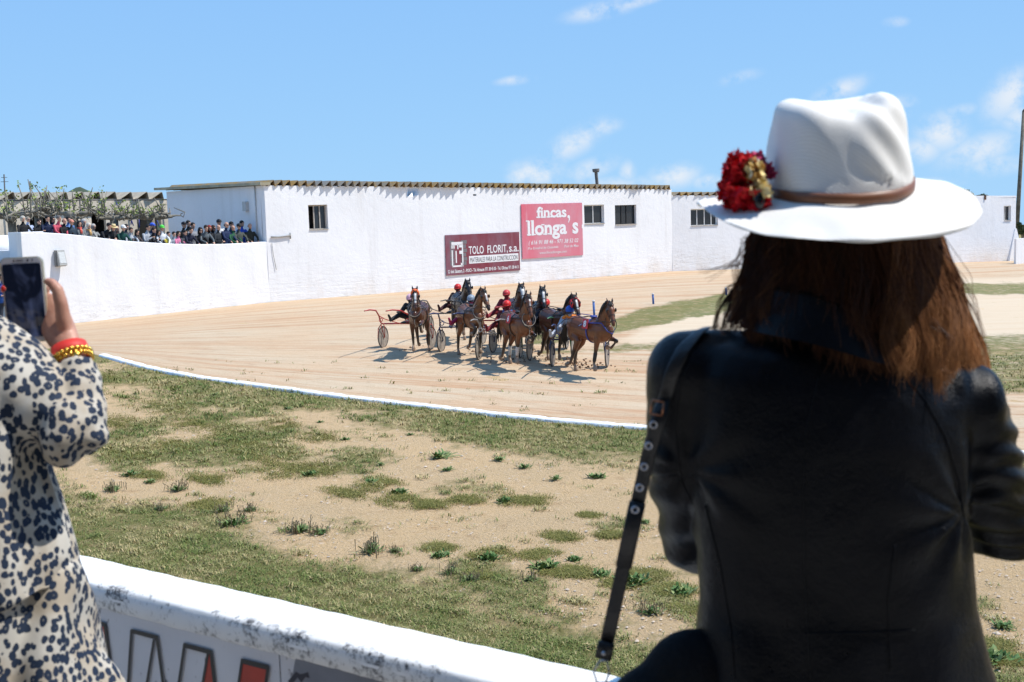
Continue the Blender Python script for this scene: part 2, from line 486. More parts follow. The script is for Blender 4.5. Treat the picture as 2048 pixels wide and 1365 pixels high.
def gridmesh(X, Y, Z):
    n, m = X.shape
    V = np.stack([X, Y, Z], -1).reshape(-1, 3)
    i = np.arange(n - 1)[:, None] * m + np.arange(m - 1)[None]
    q = np.stack([i, i + 1, i + m + 1, i + m], -1).reshape(-1, 4)
    return fastmesh(V, q, np.full(len(q), 4), True)
def axis(parts):
    return np.concatenate([np.arange(a, b, s) for a, b, s in parts])
gx = axis([(-900, -60, 40), (-60, -24, 2), (-24, 34, .22), (34, 70, 2), (70, 901, 40)])
gy = axis([(-60, 3.2, 8), (3.2, 9, 1.2), (9, 44, .22), (44, 100, 1.5), (100, 1201, 50)])
X, Y = np.meshgrid(gx, gy)
Z = gz(X, Y) - .012 - np.clip(Y - 96, 0, None) * .026 + np.where((Y < 44) & (Y > 9), vnoise(np.stack([X, Y, X * 0], -1).reshape(-1, 3) * .35, 9, 3).reshape(X.shape) * .012, 0)
me = gridmesh(X, Y, Z)
attr(me, 'grass', grassmask(X, Y).ravel())
tag(mkobj('ground', me, SAND), kind='structure')

# track sheet: loft between the wall foot and the near kerb
NRUN, NOFF = 420, 90
outer = []
wp = np.array(WALLPTS); L = np.concatenate([[0], np.cumsum(np.hypot(np.diff(wp[:, 0]), np.diff(wp[:, 1])))])
kerb = np.array([G(u, v) for u, v in CURB_PX if u > -300] + [G(2600, 945) + A(25, -6, 0)])
KL = np.concatenate([[0], np.cumsum(np.hypot(np.diff(kerb[:, 0]), np.diff(kerb[:, 1])))])
q = np.linspace(0, 1, NRUN)
O = np.stack([np.interp(q * (L[-1] - 24) + 24, L, wp[:, k]) for k in range(2)], -1)
I = np.stack([np.interp(q * KL[-1], KL, kerb[:, k]) for k in range(2)], -1)
w = np.linspace(0, 1, NOFF)
X = O[:, None, 0] * (1 - w) + I[:, None, 0] * w; Y = O[:, None, 1] * (1 - w) + I[:, None, 1] * w
off_, zz_, run_ = wallfoot(X, Y)
me = gridmesh(X, Y, gz(X, Y) + .006)
attr(me, 'grass', grassmask(X, Y).ravel())
uu, vv = proj(X, Y, gz(X, Y))
lane_top = pline(uu, [(1200, 690), (1440, 600), (1600, 575), (1900, 556), (2048, 552)])
pale = np.clip((vv - lane_top) / 8, 0, 1) * np.clip((uu - 1215) / 60, 0, 1) * np.clip((700 - vv) / 20, 0, 1)
attr(me, 'pale', pale.ravel())
# the racing line bends round the turn: a running coordinate that follows both edges
attr(me, 'run', (np.broadcast_to(q[:, None], X.shape) * 85).ravel()); attr(me, 'off', (np.broadcast_to(w[None], X.shape) * 26).ravel())
o = mkobj('race_track', me, TRACK); tag(o, kind='structure')

# white kerb
WHITEW = None
def whitemat(name, c=(.83, .83, .83), dirt=0.2, brick=0.0):
    g = NG(name); p = g.pos()
    n = g.noise(p, .8, 6, .6)
    a = g.mix(g.ramp(n, .42, .75, 0, .55), c, tuple(x * y for x, y in zip(c, (.93, .92, .90))))
    n2 = g.noise(g.mapv(p, (1, 1, 2.5)), 2.6, 8, .75)
    a = g.mix(g.ramp(n2, .62, .76, 0, dirt), a, (.45, .40, .34))
    sk_ = g.noise(g.mapv(p, (1.7, 1.7, .10)), 1.5, 6, .65)
    a = g.mix(g.ramp(sk_, .54, .72, 0, .22 if brick else 0), a, (.52, .49, .45))
    g.col(a); g.set(Roughness=.85); g.b.inputs['Specular IOR Level'].default_value = .2
    h = g.noise(p, 3, 8, .7)
    if brick:
        f = g.at('foot')
        br = g.noise(g.mapv(p, (1.1, 1.1, 5.5)), 1.6, 4, .6, .3)
        h = g.math('ADD', h, g.math('MULTIPLY', g.math('MULTIPLY', br, f), brick))
        cr = g.ramp(g.math('ABSOLUTE', g.math('SUBTRACT', g.noise(g.mapv(p, (1.0, 1.0, 4.5)), 1.1, 6, .62, .5), .5)), 0.0, .012, 1, 0)
        fz = g.ramp(g.noise(p, .55, 3), .5, .58)
        cf = g.math('MULTIPLY', g.math('MULTIPLY', cr, fz), g.ramp(f, .25, .75))
        a2 = g.mix(g.math('MULTIPLY', cf, .75), a, (.34, .29, .23))
        stn = g.math('MULTIPLY', g.ramp(g.noise(g.mapv(p, (1.6, 1.6, .6)), .6, 6, .6), .45, .7), g.ramp(f, .55, 1.0))
        g.col(g.mix(g.math('MULTIPLY', stn, .5), a2, (.66, .56, .45)))
    g.bump(h, .5, .04)
    return g.m
WHITE = whitemat('limewash', brick=1.2)
WHITEK = whitemat('kerb paint', (.82, .82, .82), .35)
mb = MB()
kp = np.array([G(u, v) for u, v in CURB_PX[3:]])
kl = np.concatenate([[0], np.cumsum(np.hypot(np.diff(kp[:, 0]), np.diff(kp[:, 1])))])
N = 260
ks = np.linspace(0, kl[-1], N)
c = np.stack([np.interp(ks, kl, kp[:, k]) for k in range(2)], -1)
for _ in range(14): c[1:-1] = (c[:-2] + 2 * c[1:-1] + c[2:]) / 4
V = []; F = []
prof = [(-.11, -.05), (-.11, .03), (-.09, .052), (-.02, .060), (.06, .056), (.10, .03), (.11, -.05)]
for i in range(N):
    t = nrm(c[min(i + 1, N - 1)] - c[max(i - 1, 0)]); nn = A(t[1], -t[0])
    z = float(gz(c[i, 0], c[i, 1])); w_ = 1 + .07 * math.sin(i * .9) + .06 * math.sin(i * 2.3); j = .010 * math.sin(i * 1.7 + 2) + .010 * math.sin(i * .53)
    for a, b in prof:
        V.append(A(*(c[i] + nn * (a * w_ + j)), z + b * (w_ if b > 0 else 1)))
k = len(prof)
for i in range(N - 1):
    for j in range(k - 1): F.append((i * k + j, i * k + j + 1, (i + 1) * k + j + 1, (i + 1) * k + j))
F.append(tuple(range(k)))
mb.add(V, F); o = mb.build('kerb', WHITEK)
tag(o, 'long low whitewashed kerb curving along the near edge of the sand track', 'kerb')

# ------------------------------------------------------------------ buildings
def facade(name, p0, p1, zt0, zt1, zb, wins, mats, parent, off, thick=.3, step=.8, foot=None, back=None):
    """upright wall from p0 to p1 with rectangular openings (t0,t1,z0,z1); t measured from p0"""
    p0 = A(*p0[:2]); p1 = A(*p1[:2]); L = np.hypot(*(p1 - p0)); d = (p1 - p0) / L; nb = A(-d[1], d[0])   # nb points away from viewer
    ts = sorted(set([0, L] + [t for w in wins for t in w[:2]] + list(np.arange(step, L, step))))
    zs = sorted(set([zb] + [z for w in wins for z in w[2:4]] + list(np.arange(zb + .5, min(zt0, zt1) - .3, .6))))
    zs = [z for z in zs if z < min(zt0, zt1) - .02]
    top = lambda t: zt0 + (zt1 - zt0) * t / L
    mb = MB(); idx = {}
    def vtx(t, z, b=0.):
        k = (round(t, 5), round(z, 5), b)
        if k not in idx:
            q = p0 + d * t + nb * b
            if b == 0.: q = q + nb * (.014 * math.sin(t * .8 + z))
            idx[k] = len(mb.V); mb.V.append((q[0], q[1], z))
        return idx[k]
    rows = zs + [None]
    def zz(z, t): return top(t) if z is None else z
    for a, b in zip(ts[:-1], ts[1:]):
        for i in range(len(zs)):
            z0, z1 = rows[i], rows[i + 1]
            tm = (a + b) / 2; zm = (z0 + (zz(z1, tm))) / 2
            if any(w[0] < tm < w[1] and w[2] < zm < w[3] for w in wins): continue
            mb.F.append((vtx(a, z0), vtx(b, z0), vtx(b, zz(z1, b)), vtx(a, zz(z1, a)))); mb.M.append(0)
    for w in wins:
        t0, t1, z0, z1 = w[:4]; T = .22
        tt = [t for t in ts if t0 <= t <= t1]; zq = [z for z in zs if z0 <= z <= z1]
        for a, b in zip(tt[:-1], tt[1:]):
            for z in (z0, z1):
                mb.F.append((vtx(a, z), vtx(b, z), vtx(b, z, T), vtx(a, z, T))); mb.M.append(0)
        for a, b in zip(zq[:-1], zq[1:]):
            for t in (t0, t1):
                mb.F.append((vtx(t, a), vtx(t, b), vtx(t, b, T), vtx(t, a, T))); mb.M.append(0)
    # thickness: top, ends, back
    tb = [(vtx(a, top(a)), vtx(b, top(b)), vtx(b, top(b), thick), vtx(a, top(a), thick)) for a, b in zip(ts[:-1], ts[1:])]
    mb.F += tb; mb.M += [0] * len(tb)
    for t in (0, L):
        mb.F.append((vtx(t, zb), vtx(t, top(t)), vtx(t, top(t), thick), vtx(t, zb, thick))); mb.M.append(0)
    me = mb.mesh(True); me.set_sharp_from_angle(angle=math.radians(30))
    co = coords(me)
    fz = np.array([p[2] for p in co]) - gz(co[:, 0], co[:, 1])
    attr(me, 'foot', np.clip(1 - fz / 2.2, 0, 1) if foot is None else np.full(len(co), foot))
    o = mkobj(name, me, mats, parent, off)
    return o, p0, d, nb

def wallpix(p0, d, u, v):
    """pixel -> (t,z) on the vertical plane through p0 along d"""
    r = ray(u, v); n = A(-d[1], d[0])
    k = np.dot(p0, n) / (r[0] * n[0] + r[1] * n[1])
    q = A(r[0] * k, r[1] * k)
    return float(np.dot(q - p0, d)), float(CAMH + r[2] * k)

GLASS = NG('window glass'); GLASS.col((.02, .026, .033)); GLASS.set(Roughness=.12); GLASS = GLASS.m
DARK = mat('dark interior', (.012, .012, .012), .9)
ALU = mat('aluminium frame', (.50, .50, .48), .45, metal=.3)
BLACKF = mat('black window frame', (.03, .03, .03), .5)
CONC = mat('fibre cement', (.33, .30, .25), .9, .25, 3, .5, 8)
CONCL = mat('concrete sill', (.42, .38, .33), .9, .2, 6, .4, 12)
def roofmat():
    g = NG('lichened roofing'); p = g.pos()
    n = g.noise(p, 1.7, 7, .7); n2 = g.noise(p, 9, 6, .7)
    c = g.mix(g.ramp(n, .42, .60), (.24, .21, .16), (.34, .20, .045))
    c = g.mix(g.ramp(n2, .5, .7, 0, .8), c, (.16, .125, .075))
    c = g.mix(g.ramp(g.noise(p, .33, 2), .60, .68, 0, .7), c, (.22, .22, .21))
    g.col(c); g.set(Roughness=.95); g.bump(n2, .5, .02); return g.m
ROOF = roofmat()
SHEDROOF = mat('pale sheet roofing', (.42, .36, .27), .9, .2, 2.5, .3, 10)

def window(parent, off, p0, d, nb, t0, t1, z0, z1, kind, fm):
    mb = MB(); T = .14
    def bar(a0, a1, b0, b1, q=T, th=.05):
        c = p0 + d * (a0 + a1) / 2 + nb * (q + th / 2)
        rot = np.array([[d[0], nb[0], 0], [d[1], nb[1], 0], [0, 0, 1]])
        mb.box((c[0], c[1], (b0 + b1) / 2), (a1 - a0, th, b1 - b0), rot)
    w = .055
    bar(t0 + .003, t0 + w, z0 + .003, z1 - .003); bar(t1 - w, t1 - .003, z0 + .003, z1 - .003)
    bar(t0 + w, t1 - w, z0 + .003, z0 + w); bar(t0 + w, t1 - w, z1 - w, z1 - .003)
    L = t1 - t0
    ms = {0: [.36, .66], 1: [.52], 2: [.38, .62], 3: [.28, .55, .8], 4: [.38]}[kind]
    for m in ms: bar(t0 + L * m - .022, t0 + L * m + .022, z0 + w, z1 - w, T - .01)
    fr = mb.build('window', fm, parent, off, smooth=False)
    mb = MB()
    edges = [0] + ms + [1]
    for i, (a, b) in enumerate(zip(edges[:-1], edges[1:])):
        if kind == 0 and i == 0: continue
        mb.add([(*(p0 + d * (t0 + L * a) + nb * (T + .03)), z0 + .02), (*(p0 + d * (t0 + L * b) + nb * (T + .03)), z0 + .02),
                (*(p0 + d * (t0 + L * b) + nb * (T + .03)), z1 - .02), (*(p0 + d * (t0 + L * a) + nb * (T + .03)), z1 - .02)], [(0, 1, 2, 3)])
    pane = mb.build('pane', GLASS, fr, None, smooth=False)
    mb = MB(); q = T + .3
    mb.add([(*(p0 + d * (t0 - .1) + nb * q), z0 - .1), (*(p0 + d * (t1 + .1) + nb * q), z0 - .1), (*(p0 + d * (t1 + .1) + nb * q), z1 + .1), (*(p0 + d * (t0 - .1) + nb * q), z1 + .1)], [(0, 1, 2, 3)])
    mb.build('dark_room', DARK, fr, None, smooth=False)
    mb = MB(); c = p0 + d * (t0 + t1) / 2 + nb * .045
    mb.box((c[0], c[1], z0 + .018), (L - .01, .2, .03), np.array([[d[0], nb[0], 0], [d[1], nb[1], 0], [0, 0, 1]]))
    mb.build('sill', CONCL, fr, None, smooth=False)

def teeth_roof(name, p0, d, nb, L, z0, z1, pitch, amp, depth, over, mats, parent, off, rise=.0, start=0.):
    """corrugated sheets of an uneven saw profile laid across the wall"""
    mb = MB(); prof = [(0, 0), (.16, .10), (.80, 1.0), (.88, .98), (.97, .02)]; th = .02
    V = []; F = []
    n = int((L - start) / pitch)
    for i in range(n):
        jit = rnd.uniform(-.03, .03)
        b = len(V)
        pts = []
        for (a, h) in prof + [(1.06, .0)]:
            t = start + (i + a) * pitch; z = z0 + (z1 - z0) * t / L + h * amp * (1 + jit)
            pts.append((t, z))
        kk = len(pts)
        for dd, up in ((-over(pts[2][0]) + rnd.uniform(-.05, .05), 0), (depth, rise)):
            for (t, z) in pts: V.append((*(p0 + d * t + nb * dd), z + up))
            for (t, z) in pts: V.append((*(p0 + d * t + nb * dd), z + up - th - .012))
        for j in range(kk - 1):
            F.append((b + j, b + j + 1, b + 2 * kk + j + 1, b + 2 * kk + j))
            F.append((b + kk + j, b + 3 * kk + j, b + 3 * kk + j + 1, b + kk + j + 1))
            F.append((b + j, b + kk + j, b + kk + j + 1, b + j + 1))
        F.append((b, b + 2 * kk, b + 3 * kk, b + kk))
        F.append((b + kk - 1, b + 2 * kk - 1, b + 4 * kk - 1, b + 3 * kk - 1))
    mb.add(V, F)
    return mb.build(name, mats, parent, off, smooth=False)

# --- long white stable
st = thing('stable_building', 'long whitewashed stable with lichened saw-tooth eaves and two painted hoardings', 'building', tuple(WALL_A))
p0 = WALL_A[:2]; p1 = WALL_B[:2]; LM = np.hypot(*(p1 - p0)); dM = (p1 - p0) / LM; nM = A(-dM[1], dM[0])
zt0 = wallpix(p0, dM, 543, 371)[1]; zt1 = wallpix(p0, dM, 1340, 379)[1]
def wr(u0, v0, u1, v1, p0=p0, d=dM):
    t0, za = wallpix(p0, d, u0, v0); t1, zb = wallpix(p0, d, u1, v1)
    _, zc = wallpix(p0, d, u0, v1); _, zd = wallpix(p0, d, u1, v0)
    return [t0, t1, (zb + zc) / 2, (za + zd) / 2]
W1 = wr(616, 410, 657, 460); W2 = wr(1168, 410, 1209, 448.5); W3 = wr(1230, 410.5, 1273, 450)
H1 = wr(815.5, 383, 822.5, 391); H2 = wr(946.5, 385, 953.5, 392)
zb_ = -.3
wallo, _, _, _ = facade('wall', p0, p1, zt0, zt1, zb_, [W1, W2, W3, H1, H2], WHITE, st, WALL_A)
for w_, k, fm in ((W1, 0, CONCL), (W2, 1, mat('white frame', (.7, .7, .68), .5)), (W3, 2, BLACKF)):
    window(st, WALL_A, p0, dM, nM, *w_, k, fm)
for w_ in (H1, H2):
    mb = MB(); c = p0 + dM * (w_[0] + w_[1]) / 2 + nM * .2
    mb.box((c[0], c[1], (w_[2] + w_[3]) / 2), (w_[1] - w_[0] - .01, .02, w_[3] - w_[2] - .01), np.array([[dM[0], nM[0], 0], [dM[1], nM[1], 0], [0, 0, 1]]))
    mb.build('vent', mat('rust brown', (.10, .045, .02), .9), st, WALL_A, smooth=False)
# side, back walls
BK = 9.3
q0 = p0 + nM * BK
facade('side_wall', q0, p0 + nM * .3 - dM * .0, zt0 + .02, zt0, zb_, [], WHITE, st, WALL_A, .25, foot=.1)
q1 = p1 + nM * BK
facade('side_wall', p1 + nM * .3, q1, zt1, zt1, zb_, [], WHITE, st, WALL_A, .25, foot=.1)
facade('back_wall', q1, q0, zt1, zt0 + .02, zb_, [], WHITE, st, WALL_A, .25, foot=.1)
uL = lambda t: float(proj(*(p0 + dM * t), 5.5)[0])
def overM(t):
    u = uL(t)
    return .04 + .8 * float(np.interp(u, [540, 590, 600, 680, 700, 735, 752, 765, 800, 850, 900, 920, 950, 965, 1010, 1030, 1070, 1080, 1240, 1262, 1280, 1295, 1340],
                                 [0, 0, .05, .12, .07, .02, .02, .08, .17, .22, .20, .12, .01, .02, .13, .14, .07, .02, .02, .12, .16, .02, .04]))
teeth_roof('roof', p0, dM, nM, LM, zt0, zt1, .385, .23, BK + .3, overM, ROOF, st, WALL_A, rise=.12, start=.1)
# verge strip on the shaded side
mb = MB(); a = p0 - dM * .22; b = p0 + dM * .25
pa = [(*(a - nM * .1), zt0 + .01), (*(b - nM * .1), zt0 + .01), (*(b + nM * (BK + .9)), zt0 + .12), (*(a + nM * (BK + .9)), zt0 + .12)]
mb.hexa(pa, [(x, y, z + .11) for x, y, z in pa]); mb.build('verge', mat('weathered sheet edge', (.40, .36, .25), .9, .3, 1.5), st, WALL_A, smooth=False)
# chimney
t_, _ = wallpix(p0, dM, 1196, 380); q = p0 + dM * t_ + nM * 1.6
zb2 = wallpix(p0, dM, 1196, 380)[1] - .3; D_ = q[1]
top_ = P(1192, 345, D_); low_ = P(1196, 388, D_)
mb = MB(); mb.tube([low_, top_], [.085, .085], 12); mb.tube([top_, top_ + A(0, 0, .05)], [.16, .17], 12); mb.tube([top_ + A(0, 0, .05), P(1191.6, 338, D_)], [.19, .19], 12)
mb.build('chimney', mat('grey flue', (.16, .15, .14), .8, .3, 4), st, WALL_A, angle=40)
# cable bracket by the corner and cable box
def onM(u, v, out=.02):
    t, z = wallpix(p0, dM, u, v); q = p0 + dM * t - nM * out
    return A(q[0], q[1], z)
mb = MB()
mb.tube([onM(541, 474.5, .05), onM(555, 474.5, .06), onM(568, 473, .06), onM(579, 471, .06)], [.035] * 4, 6)
mb.tube([onM(579, 466, .06), onM(579.5, 478, .06)], .03, 6)
mb.tube([onM(543, 486, .03), onM(546, 510, .03), onM(552, 540, .03)], .012, 5)
mb.build('cable', mat('grey cable', (.30, .30, .29), .7), st, WALL_A)
mb = MB(); sp = p0 + nM * 1.5
mb.box((sp[0] - dM[0] * .08, sp[1] - dM[1] * .08, P(531, 412, sp[1])[2]), (.16, .3, .4), np.array([[dM[0], nM[0], 0], [dM[1], nM[1], 0], [0, 0, 1]]))
mb.build('meter_box', mat('pale plastic', (.5, .5, .48), .6), st, WALL_A, smooth=False)
mb = MB(); s2 = p0 + nM * .7
mb.tube([(*(s2 - dM * .05), zt0), (*(s2 - dM * .05), 3.0)], .03, 6); mb.build('drainpipe', mat('pale plastic', (.5, .5, .48), .6), st, WALL_A)

# --- lower building to the right
s2t = thing('stable_building', 'lower whitewashed outbuilding partly hidden by the white hat', 'building', tuple(WALL_B))
r0 = WALL_B[:2]; r1 = WALL_C[:2]; LR = np.hypot(*(r1 - r0)); dR = (r1 - r0) / LR; nR = A(-dR[1], dR[0])
zr0 = wallpix(r0, dR, 1345, 391)[1]; zr1 = wallpix(r0, dR, 2028, 392)[1]
W4 = wr(1381, 418, 1436, 452, r0, dR); W5 = wr(2008, 412, 2028, 442, r0, dR); H3 = wr(1967, 392.5, 1972, 398, r0, dR)
W5[1] = min(W5[1], LR - .5)
facade('wall', r0, r1, zr0, zr1, -.3, [W4, W5], WHITE, s2t, WALL_B)
window(s2t, WALL_B, r0, dR, nR, *W4, 3, mat('white frame', (.7, .7, .68), .5)); window(s2t, WALL_B, r0, dR, nR, *W5, 4, mat('white frame', (.7, .7, .68), .5))
mb = MB(); c = r0 + dR * (H3[0] + H3[1]) / 2 - nR * .02; mb.box((c[0], c[1], (H3[2] + H3[3]) / 2), (.14, .1, .3), np.array([[dR[0], nR[0], 0], [dR[1], nR[1], 0], [0, 0, 1]]))
mb.build('vent', mat('rust brown', (.10, .045, .02), .9), s2t, WALL_B, smooth=False)
facade('side_wall', r1 + nR * .3, r1 + nR * 8, zr1, zr1, -.3, [], WHITE, s2t, WALL_B, .25, foot=.1)
facade('back_wall', r1 + nR * 8, r0 + nR * 8, zr1, zr0, -.3, [], WHITE, s2t, WALL_B, .25, foot=.1)
tR = wallpix(r0, dR, 1560, 390)[0]
teeth_roof('roof', r0, dR, nR, tR, zr0, zr0 + (zr1 - zr0) * tR / LR, .5, .2, 8.2, lambda t: .05, ROOF, s2t, WALL_B, rise=.02, start=.1)
mb = MB(); a = r0 + dR * tR; pa = [(*a, zr1 - .1), (*r1, zr1 - .1), (*(r1 + nR * 8), zr1 - .1), (*(a + nR * 8), zr1 - .1)]
mb.hexa(pa, [(x, y, z + .08) for x, y, z in pa]); mb.build('roof_slab', WHITE, s2t, WALL_B, smooth=False)
# flared buttress at the far corner
mb = MB(); e = r1 - nR * .02
mb.hexa([(*(e - dR * .8 - nR * .15), -.2), (*(e + dR * .75 - nR * .15), -.2), (*(e + dR * .75 + nR * .5), -.2), (*(e - dR * .8 + nR * .5), -.2)],
        [(*(e - dR * .1 - nR * .02), zr1 - 2.2), (*(e + dR * .05 - nR * .02), zr1 - 2.2), (*(e + dR * .05 + nR * .5), zr1 - 2.2), (*(e - dR * .1 + nR * .5), zr1 - 2.2)])
mb.build('buttress', WHITE, s2t, WALL_B, smooth=False)
# low wall continuing right
lw = MB(); a = P(2032, 519, 72.0); b = P(2140, 519, 76.0)
lw.hexa([(a[0], a[1], -.2), (b[0], b[1], -.2), (b[0], b[1] + .3, -.2), (a[0], a[1] + .3, -.2)], [(a[0], a[1], P(2040, 478, 72)[2]), (b[0], b[1], P(2040, 478, 72)[2]), (b[0], b[1] + .3, P(2040, 478, 72)[2]), (a[0], a[1] + .3, P(2040, 478, 72)[2])])
me = lw.mesh(False); attr(me, 'foot', np.zeros(len(me.vertices))); tag(mkobj('low_wall', me, WHITE), 'low white wall beyond the far corner of the outbuilding', 'wall')

# --- terrace wall with its block
tw = thing('terrace_wall', 'white retaining wall with a wavy top below the standing spectators', 'wall', tuple(WALL_L))
l0 = WALL_L[:2]; LT = np.hypot(*(p0 - l0)); dT = (p0 - l0) / LT; nT = A(-dT[1], dT[0])
TOP_PX = [(57, 465), (90, 465.5), (130, 468), (170, 472), (200, 476), (250, 482), (300, 485.5), (350, 488), (400, 489), (450, 488.5), (500, 486.5), (541, 483)]
tz = [wallpix(l0, dT, u, v) for u, v in TOP_PX]
def ztopT(t): return float(np.interp(t, [a for a, _ in tz], [b for _, b in tz]))
mb = MB(); TH = .42
ns = 60
cols = []
for i in range(ns + 1):
    t = LT * i / ns; z = ztopT(t); wv = .02 * math.sin(i * .7)
    zs_ = [-.3] + list(np.linspace(.3, z - .08, 7)) + [z - .02, z]
    col = [(*(l0 + dT * t + nT * (wv * math.sin(k * .9) if k < 8 else 0)), zq) for k, zq in enumerate(zs_)]
    col[-1] = (*(l0 + dT * t + nT * .05), z)
    col += [(*(l0 + dT * t + nT * (TH - .05)), z), (*(l0 + dT * t + nT * TH), z - .06), (*(l0 + dT * t + nT * TH), -.3)]
    cols.append(col)
k = len(cols[0]); V = [v for c_ in cols for v in c_]
F = [(i * k + j, (i + 1) * k + j, (i + 1) * k + j + 1, i * k + j + 1) for i in range(ns) for j in range(k - 1)] + [tuple(range(k))]
mb.add(V, F); me = mb.mesh(True); me.set_sharp_from_angle(angle=math.radians(50)); co = coords(me)
attr(me, 'foot', np.clip(.7 - (co[:, 2] - gz(co[:, 0], co[:, 1])) / 2.2, 0, 1))
mkobj('wall', me, WHITE, tw, WALL_L)
# end block with shaded return
zb0 = ztopT(0)
blkw = 1.05
mb = MB(); a = l0 - dT * .02
back = l0 + (nT * .86 - dT * .5) * 1.9
pa = [(*(l0 + dT * .9), -.3), (*back, -.3), (*(back + dT * 1.5), -.3), (*(l0 + dT * 1.6 + nT * .3), -.3)]
BL = P(16, 470, 41.4)
pa = [(*(l0 - dT * .001), -.3), (l0[0], l0[1], -.3), (*(p_ := l0 + dT * .8 + nT * .2), -.3), (BL[0], BL[1], -.3)]
ztb = zb0 + .01
f0 = A(l0[0] - .012, l0[1] - .012); f2 = l0 + dT * 1.0 + nT * .41; f3 = A(BL[0], BL[1]); f4 = f3 + dT * 1.2
mb.hexa([(*f0, -.3), (*f2, -.3), (*f4, -.3), (*f3, -.3)], [(*f0, ztb), (*f2, ztb + .0), (*f4, ztb), (*f3, ztb)])
me = mb.mesh(False); attr(me, 'foot', np.zeros(len(me.vertices))); mkobj('end_block', me, WHITE, tw, WALL_L)
# lower wall left of the block
a = f3; e = a + A(-7, -1.0); zl = P(40, 500, 42.3)[2]
mb = MB(); mb.hexa([(*a, -.3), (*(a + A(0, .35)), -.3), (*(e + A(0, .35)), -.3), (*e, -.3)], [(*a, zl), (*(a + A(0, .35)), zl), (*(e + A(0, .35)), zl), (*e, zl)])
me = mb.mesh(False); attr(me, 'foot', np.zeros(len(me.vertices))); mkobj('side_wall', me, WHITE, tw, WALL_L)
# wall lamp (floodlight box)
t_, z_ = wallpix(l0, dT, 118, 517); c = l0 + dT * t_ - nT * .16
lamp = thing('wall_lamp', 'grey box floodlight fixed to the white terrace wall', 'lamp', (c[0], c[1], z_))
rot = np.array([[dT[0], nT[0], 0], [dT[1], nT[1], 0], [0, 0, 1]])
tilt = np.array([[1, 0, 0], [0, math.cos(.3), math.sin(.3)], [0, -math.sin(.3), math.cos(.3)]])
mb = MB(); mb.box((0, 0, 0), (.28, .16, .56), rot @ tilt); mb.build('housing', mat('grey lamp housing', (.34, .34, .32), .6), lamp, smooth=False)
mb = MB(); mb.box(tuple(rot @ tilt @ A(0, -.085, .0)), (.23, .012, .42), rot @ tilt); mb.build('lens', mat('frosted lens', (.55, .56, .54), .3), lamp, smooth=False)
mb = MB(); mb.box(tuple(rot @ A(-.12, .1, 0)), (.12, .1, .58), rot); mb.build('bracket', mat('grey lamp bracket', (.22, .22, .21), .6), lamp, smooth=False)
# terrace floor
FLOORZ = lambda t: ztopT(max(0, min(LT, t))) - 1.05
mb = MB()
V = []; n_ = 20
for i in range(n_ + 1):
    t = -1.5 + (LT + 1.5) * i / n_
    for b in (.40, 14.5): V.append((*(l0 + dT * t + nT * b), FLOORZ(t)))
mb.add(V, [(2 * i, 2 * i + 2, 2 * i + 3, 2 * i + 1) for i in range(n_)])
tag(mb.build('terrace_floor', mat('terrace concrete', (.30, .27, .23), .95, .2, 3), smooth=False), kind='structure')

# --- shed behind the terrace
sA = P(346, 440, 57.2)[:2]; sB = P(-40, 440, 50.6)[:2]
sh = thing('shed', 'beige open-fronted shed with a pale saw-tooth roof behind the spectators', 'building', (sB[0], sB[1], 2.2))
LS = np.hypot(*(sA - sB)); dS = (sA - sB) / LS; nS = A(-dS[1], dS[0]); offS = (sB[0], sB[1], 2.2)
zs1 = wallpix(sB, dS, 340, 398)[1]; zs0 = wallpix(sB, dS, 0, 399)[1]
BEIGE = mat('beige render', (.66, .58, .46), .9, .15, 2, .4, 6)
ops = [wr(58, 428, 98, 470, sB, dS), wr(182, 424, 214, 470, sB, dS), wr(276, 424, 300, 470, sB, dS), wr(306, 424, 324, 470, sB, dS)]
for o_ in ops: o_[2] = 2.21
facade('wall', sB, sA, zs0, zs1, 2.2, ops, BEIGE, sh, offS, .3, foot=0)
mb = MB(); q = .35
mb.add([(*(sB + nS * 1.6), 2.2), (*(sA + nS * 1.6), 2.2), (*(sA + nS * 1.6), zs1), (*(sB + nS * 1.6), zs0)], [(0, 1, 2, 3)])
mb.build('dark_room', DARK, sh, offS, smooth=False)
teeth_roof('roof', sB, dS, nS, LS, zs0 - .02, zs1 - .02, .80, .36, 4, lambda t: .12, SHEDROOF, sh, offS, rise=.05)
mb = MB(); mb.tube([(*(sB - nS * .3), zs0 - .05), (*(sA - nS * .3), zs1 - .05)], .035, 6)
for u in (20, 155, 268, 336): 
    t_, _ = wallpix(sB, dS, u, 420); c = sB + dS * t_ - nS * .3
    mb.tube([(c[0], c[1], zs0 - .05), (c[0], c[1], 2.25)], .035, 6)
mb.build('awning_frame', mat('dark steel', (.05, .05, .05), .6), sh, offS)
for (u0, v0, u1, v1) in ((227, 404, 236, 425), (253, 428, 262, 452), (259, 428, 257, 450), (290, 432, 295, 450), (273, 434, 274, 456), (307, 436, 314, 455)):
    a = wallpix(sB, dS, u0, v0); b = wallpix(sB, dS, u1, v1)
    mb = MB(); mb.tube([(*(sB + dS * a[0] - nS * .25), a[1]), (*(sB + dS * b[0] - nS * .25), b[1])], .028, 5)
    mb.build('blue_rope', mat('blue rope', (.08, .10, .35), .8), sh, offS)
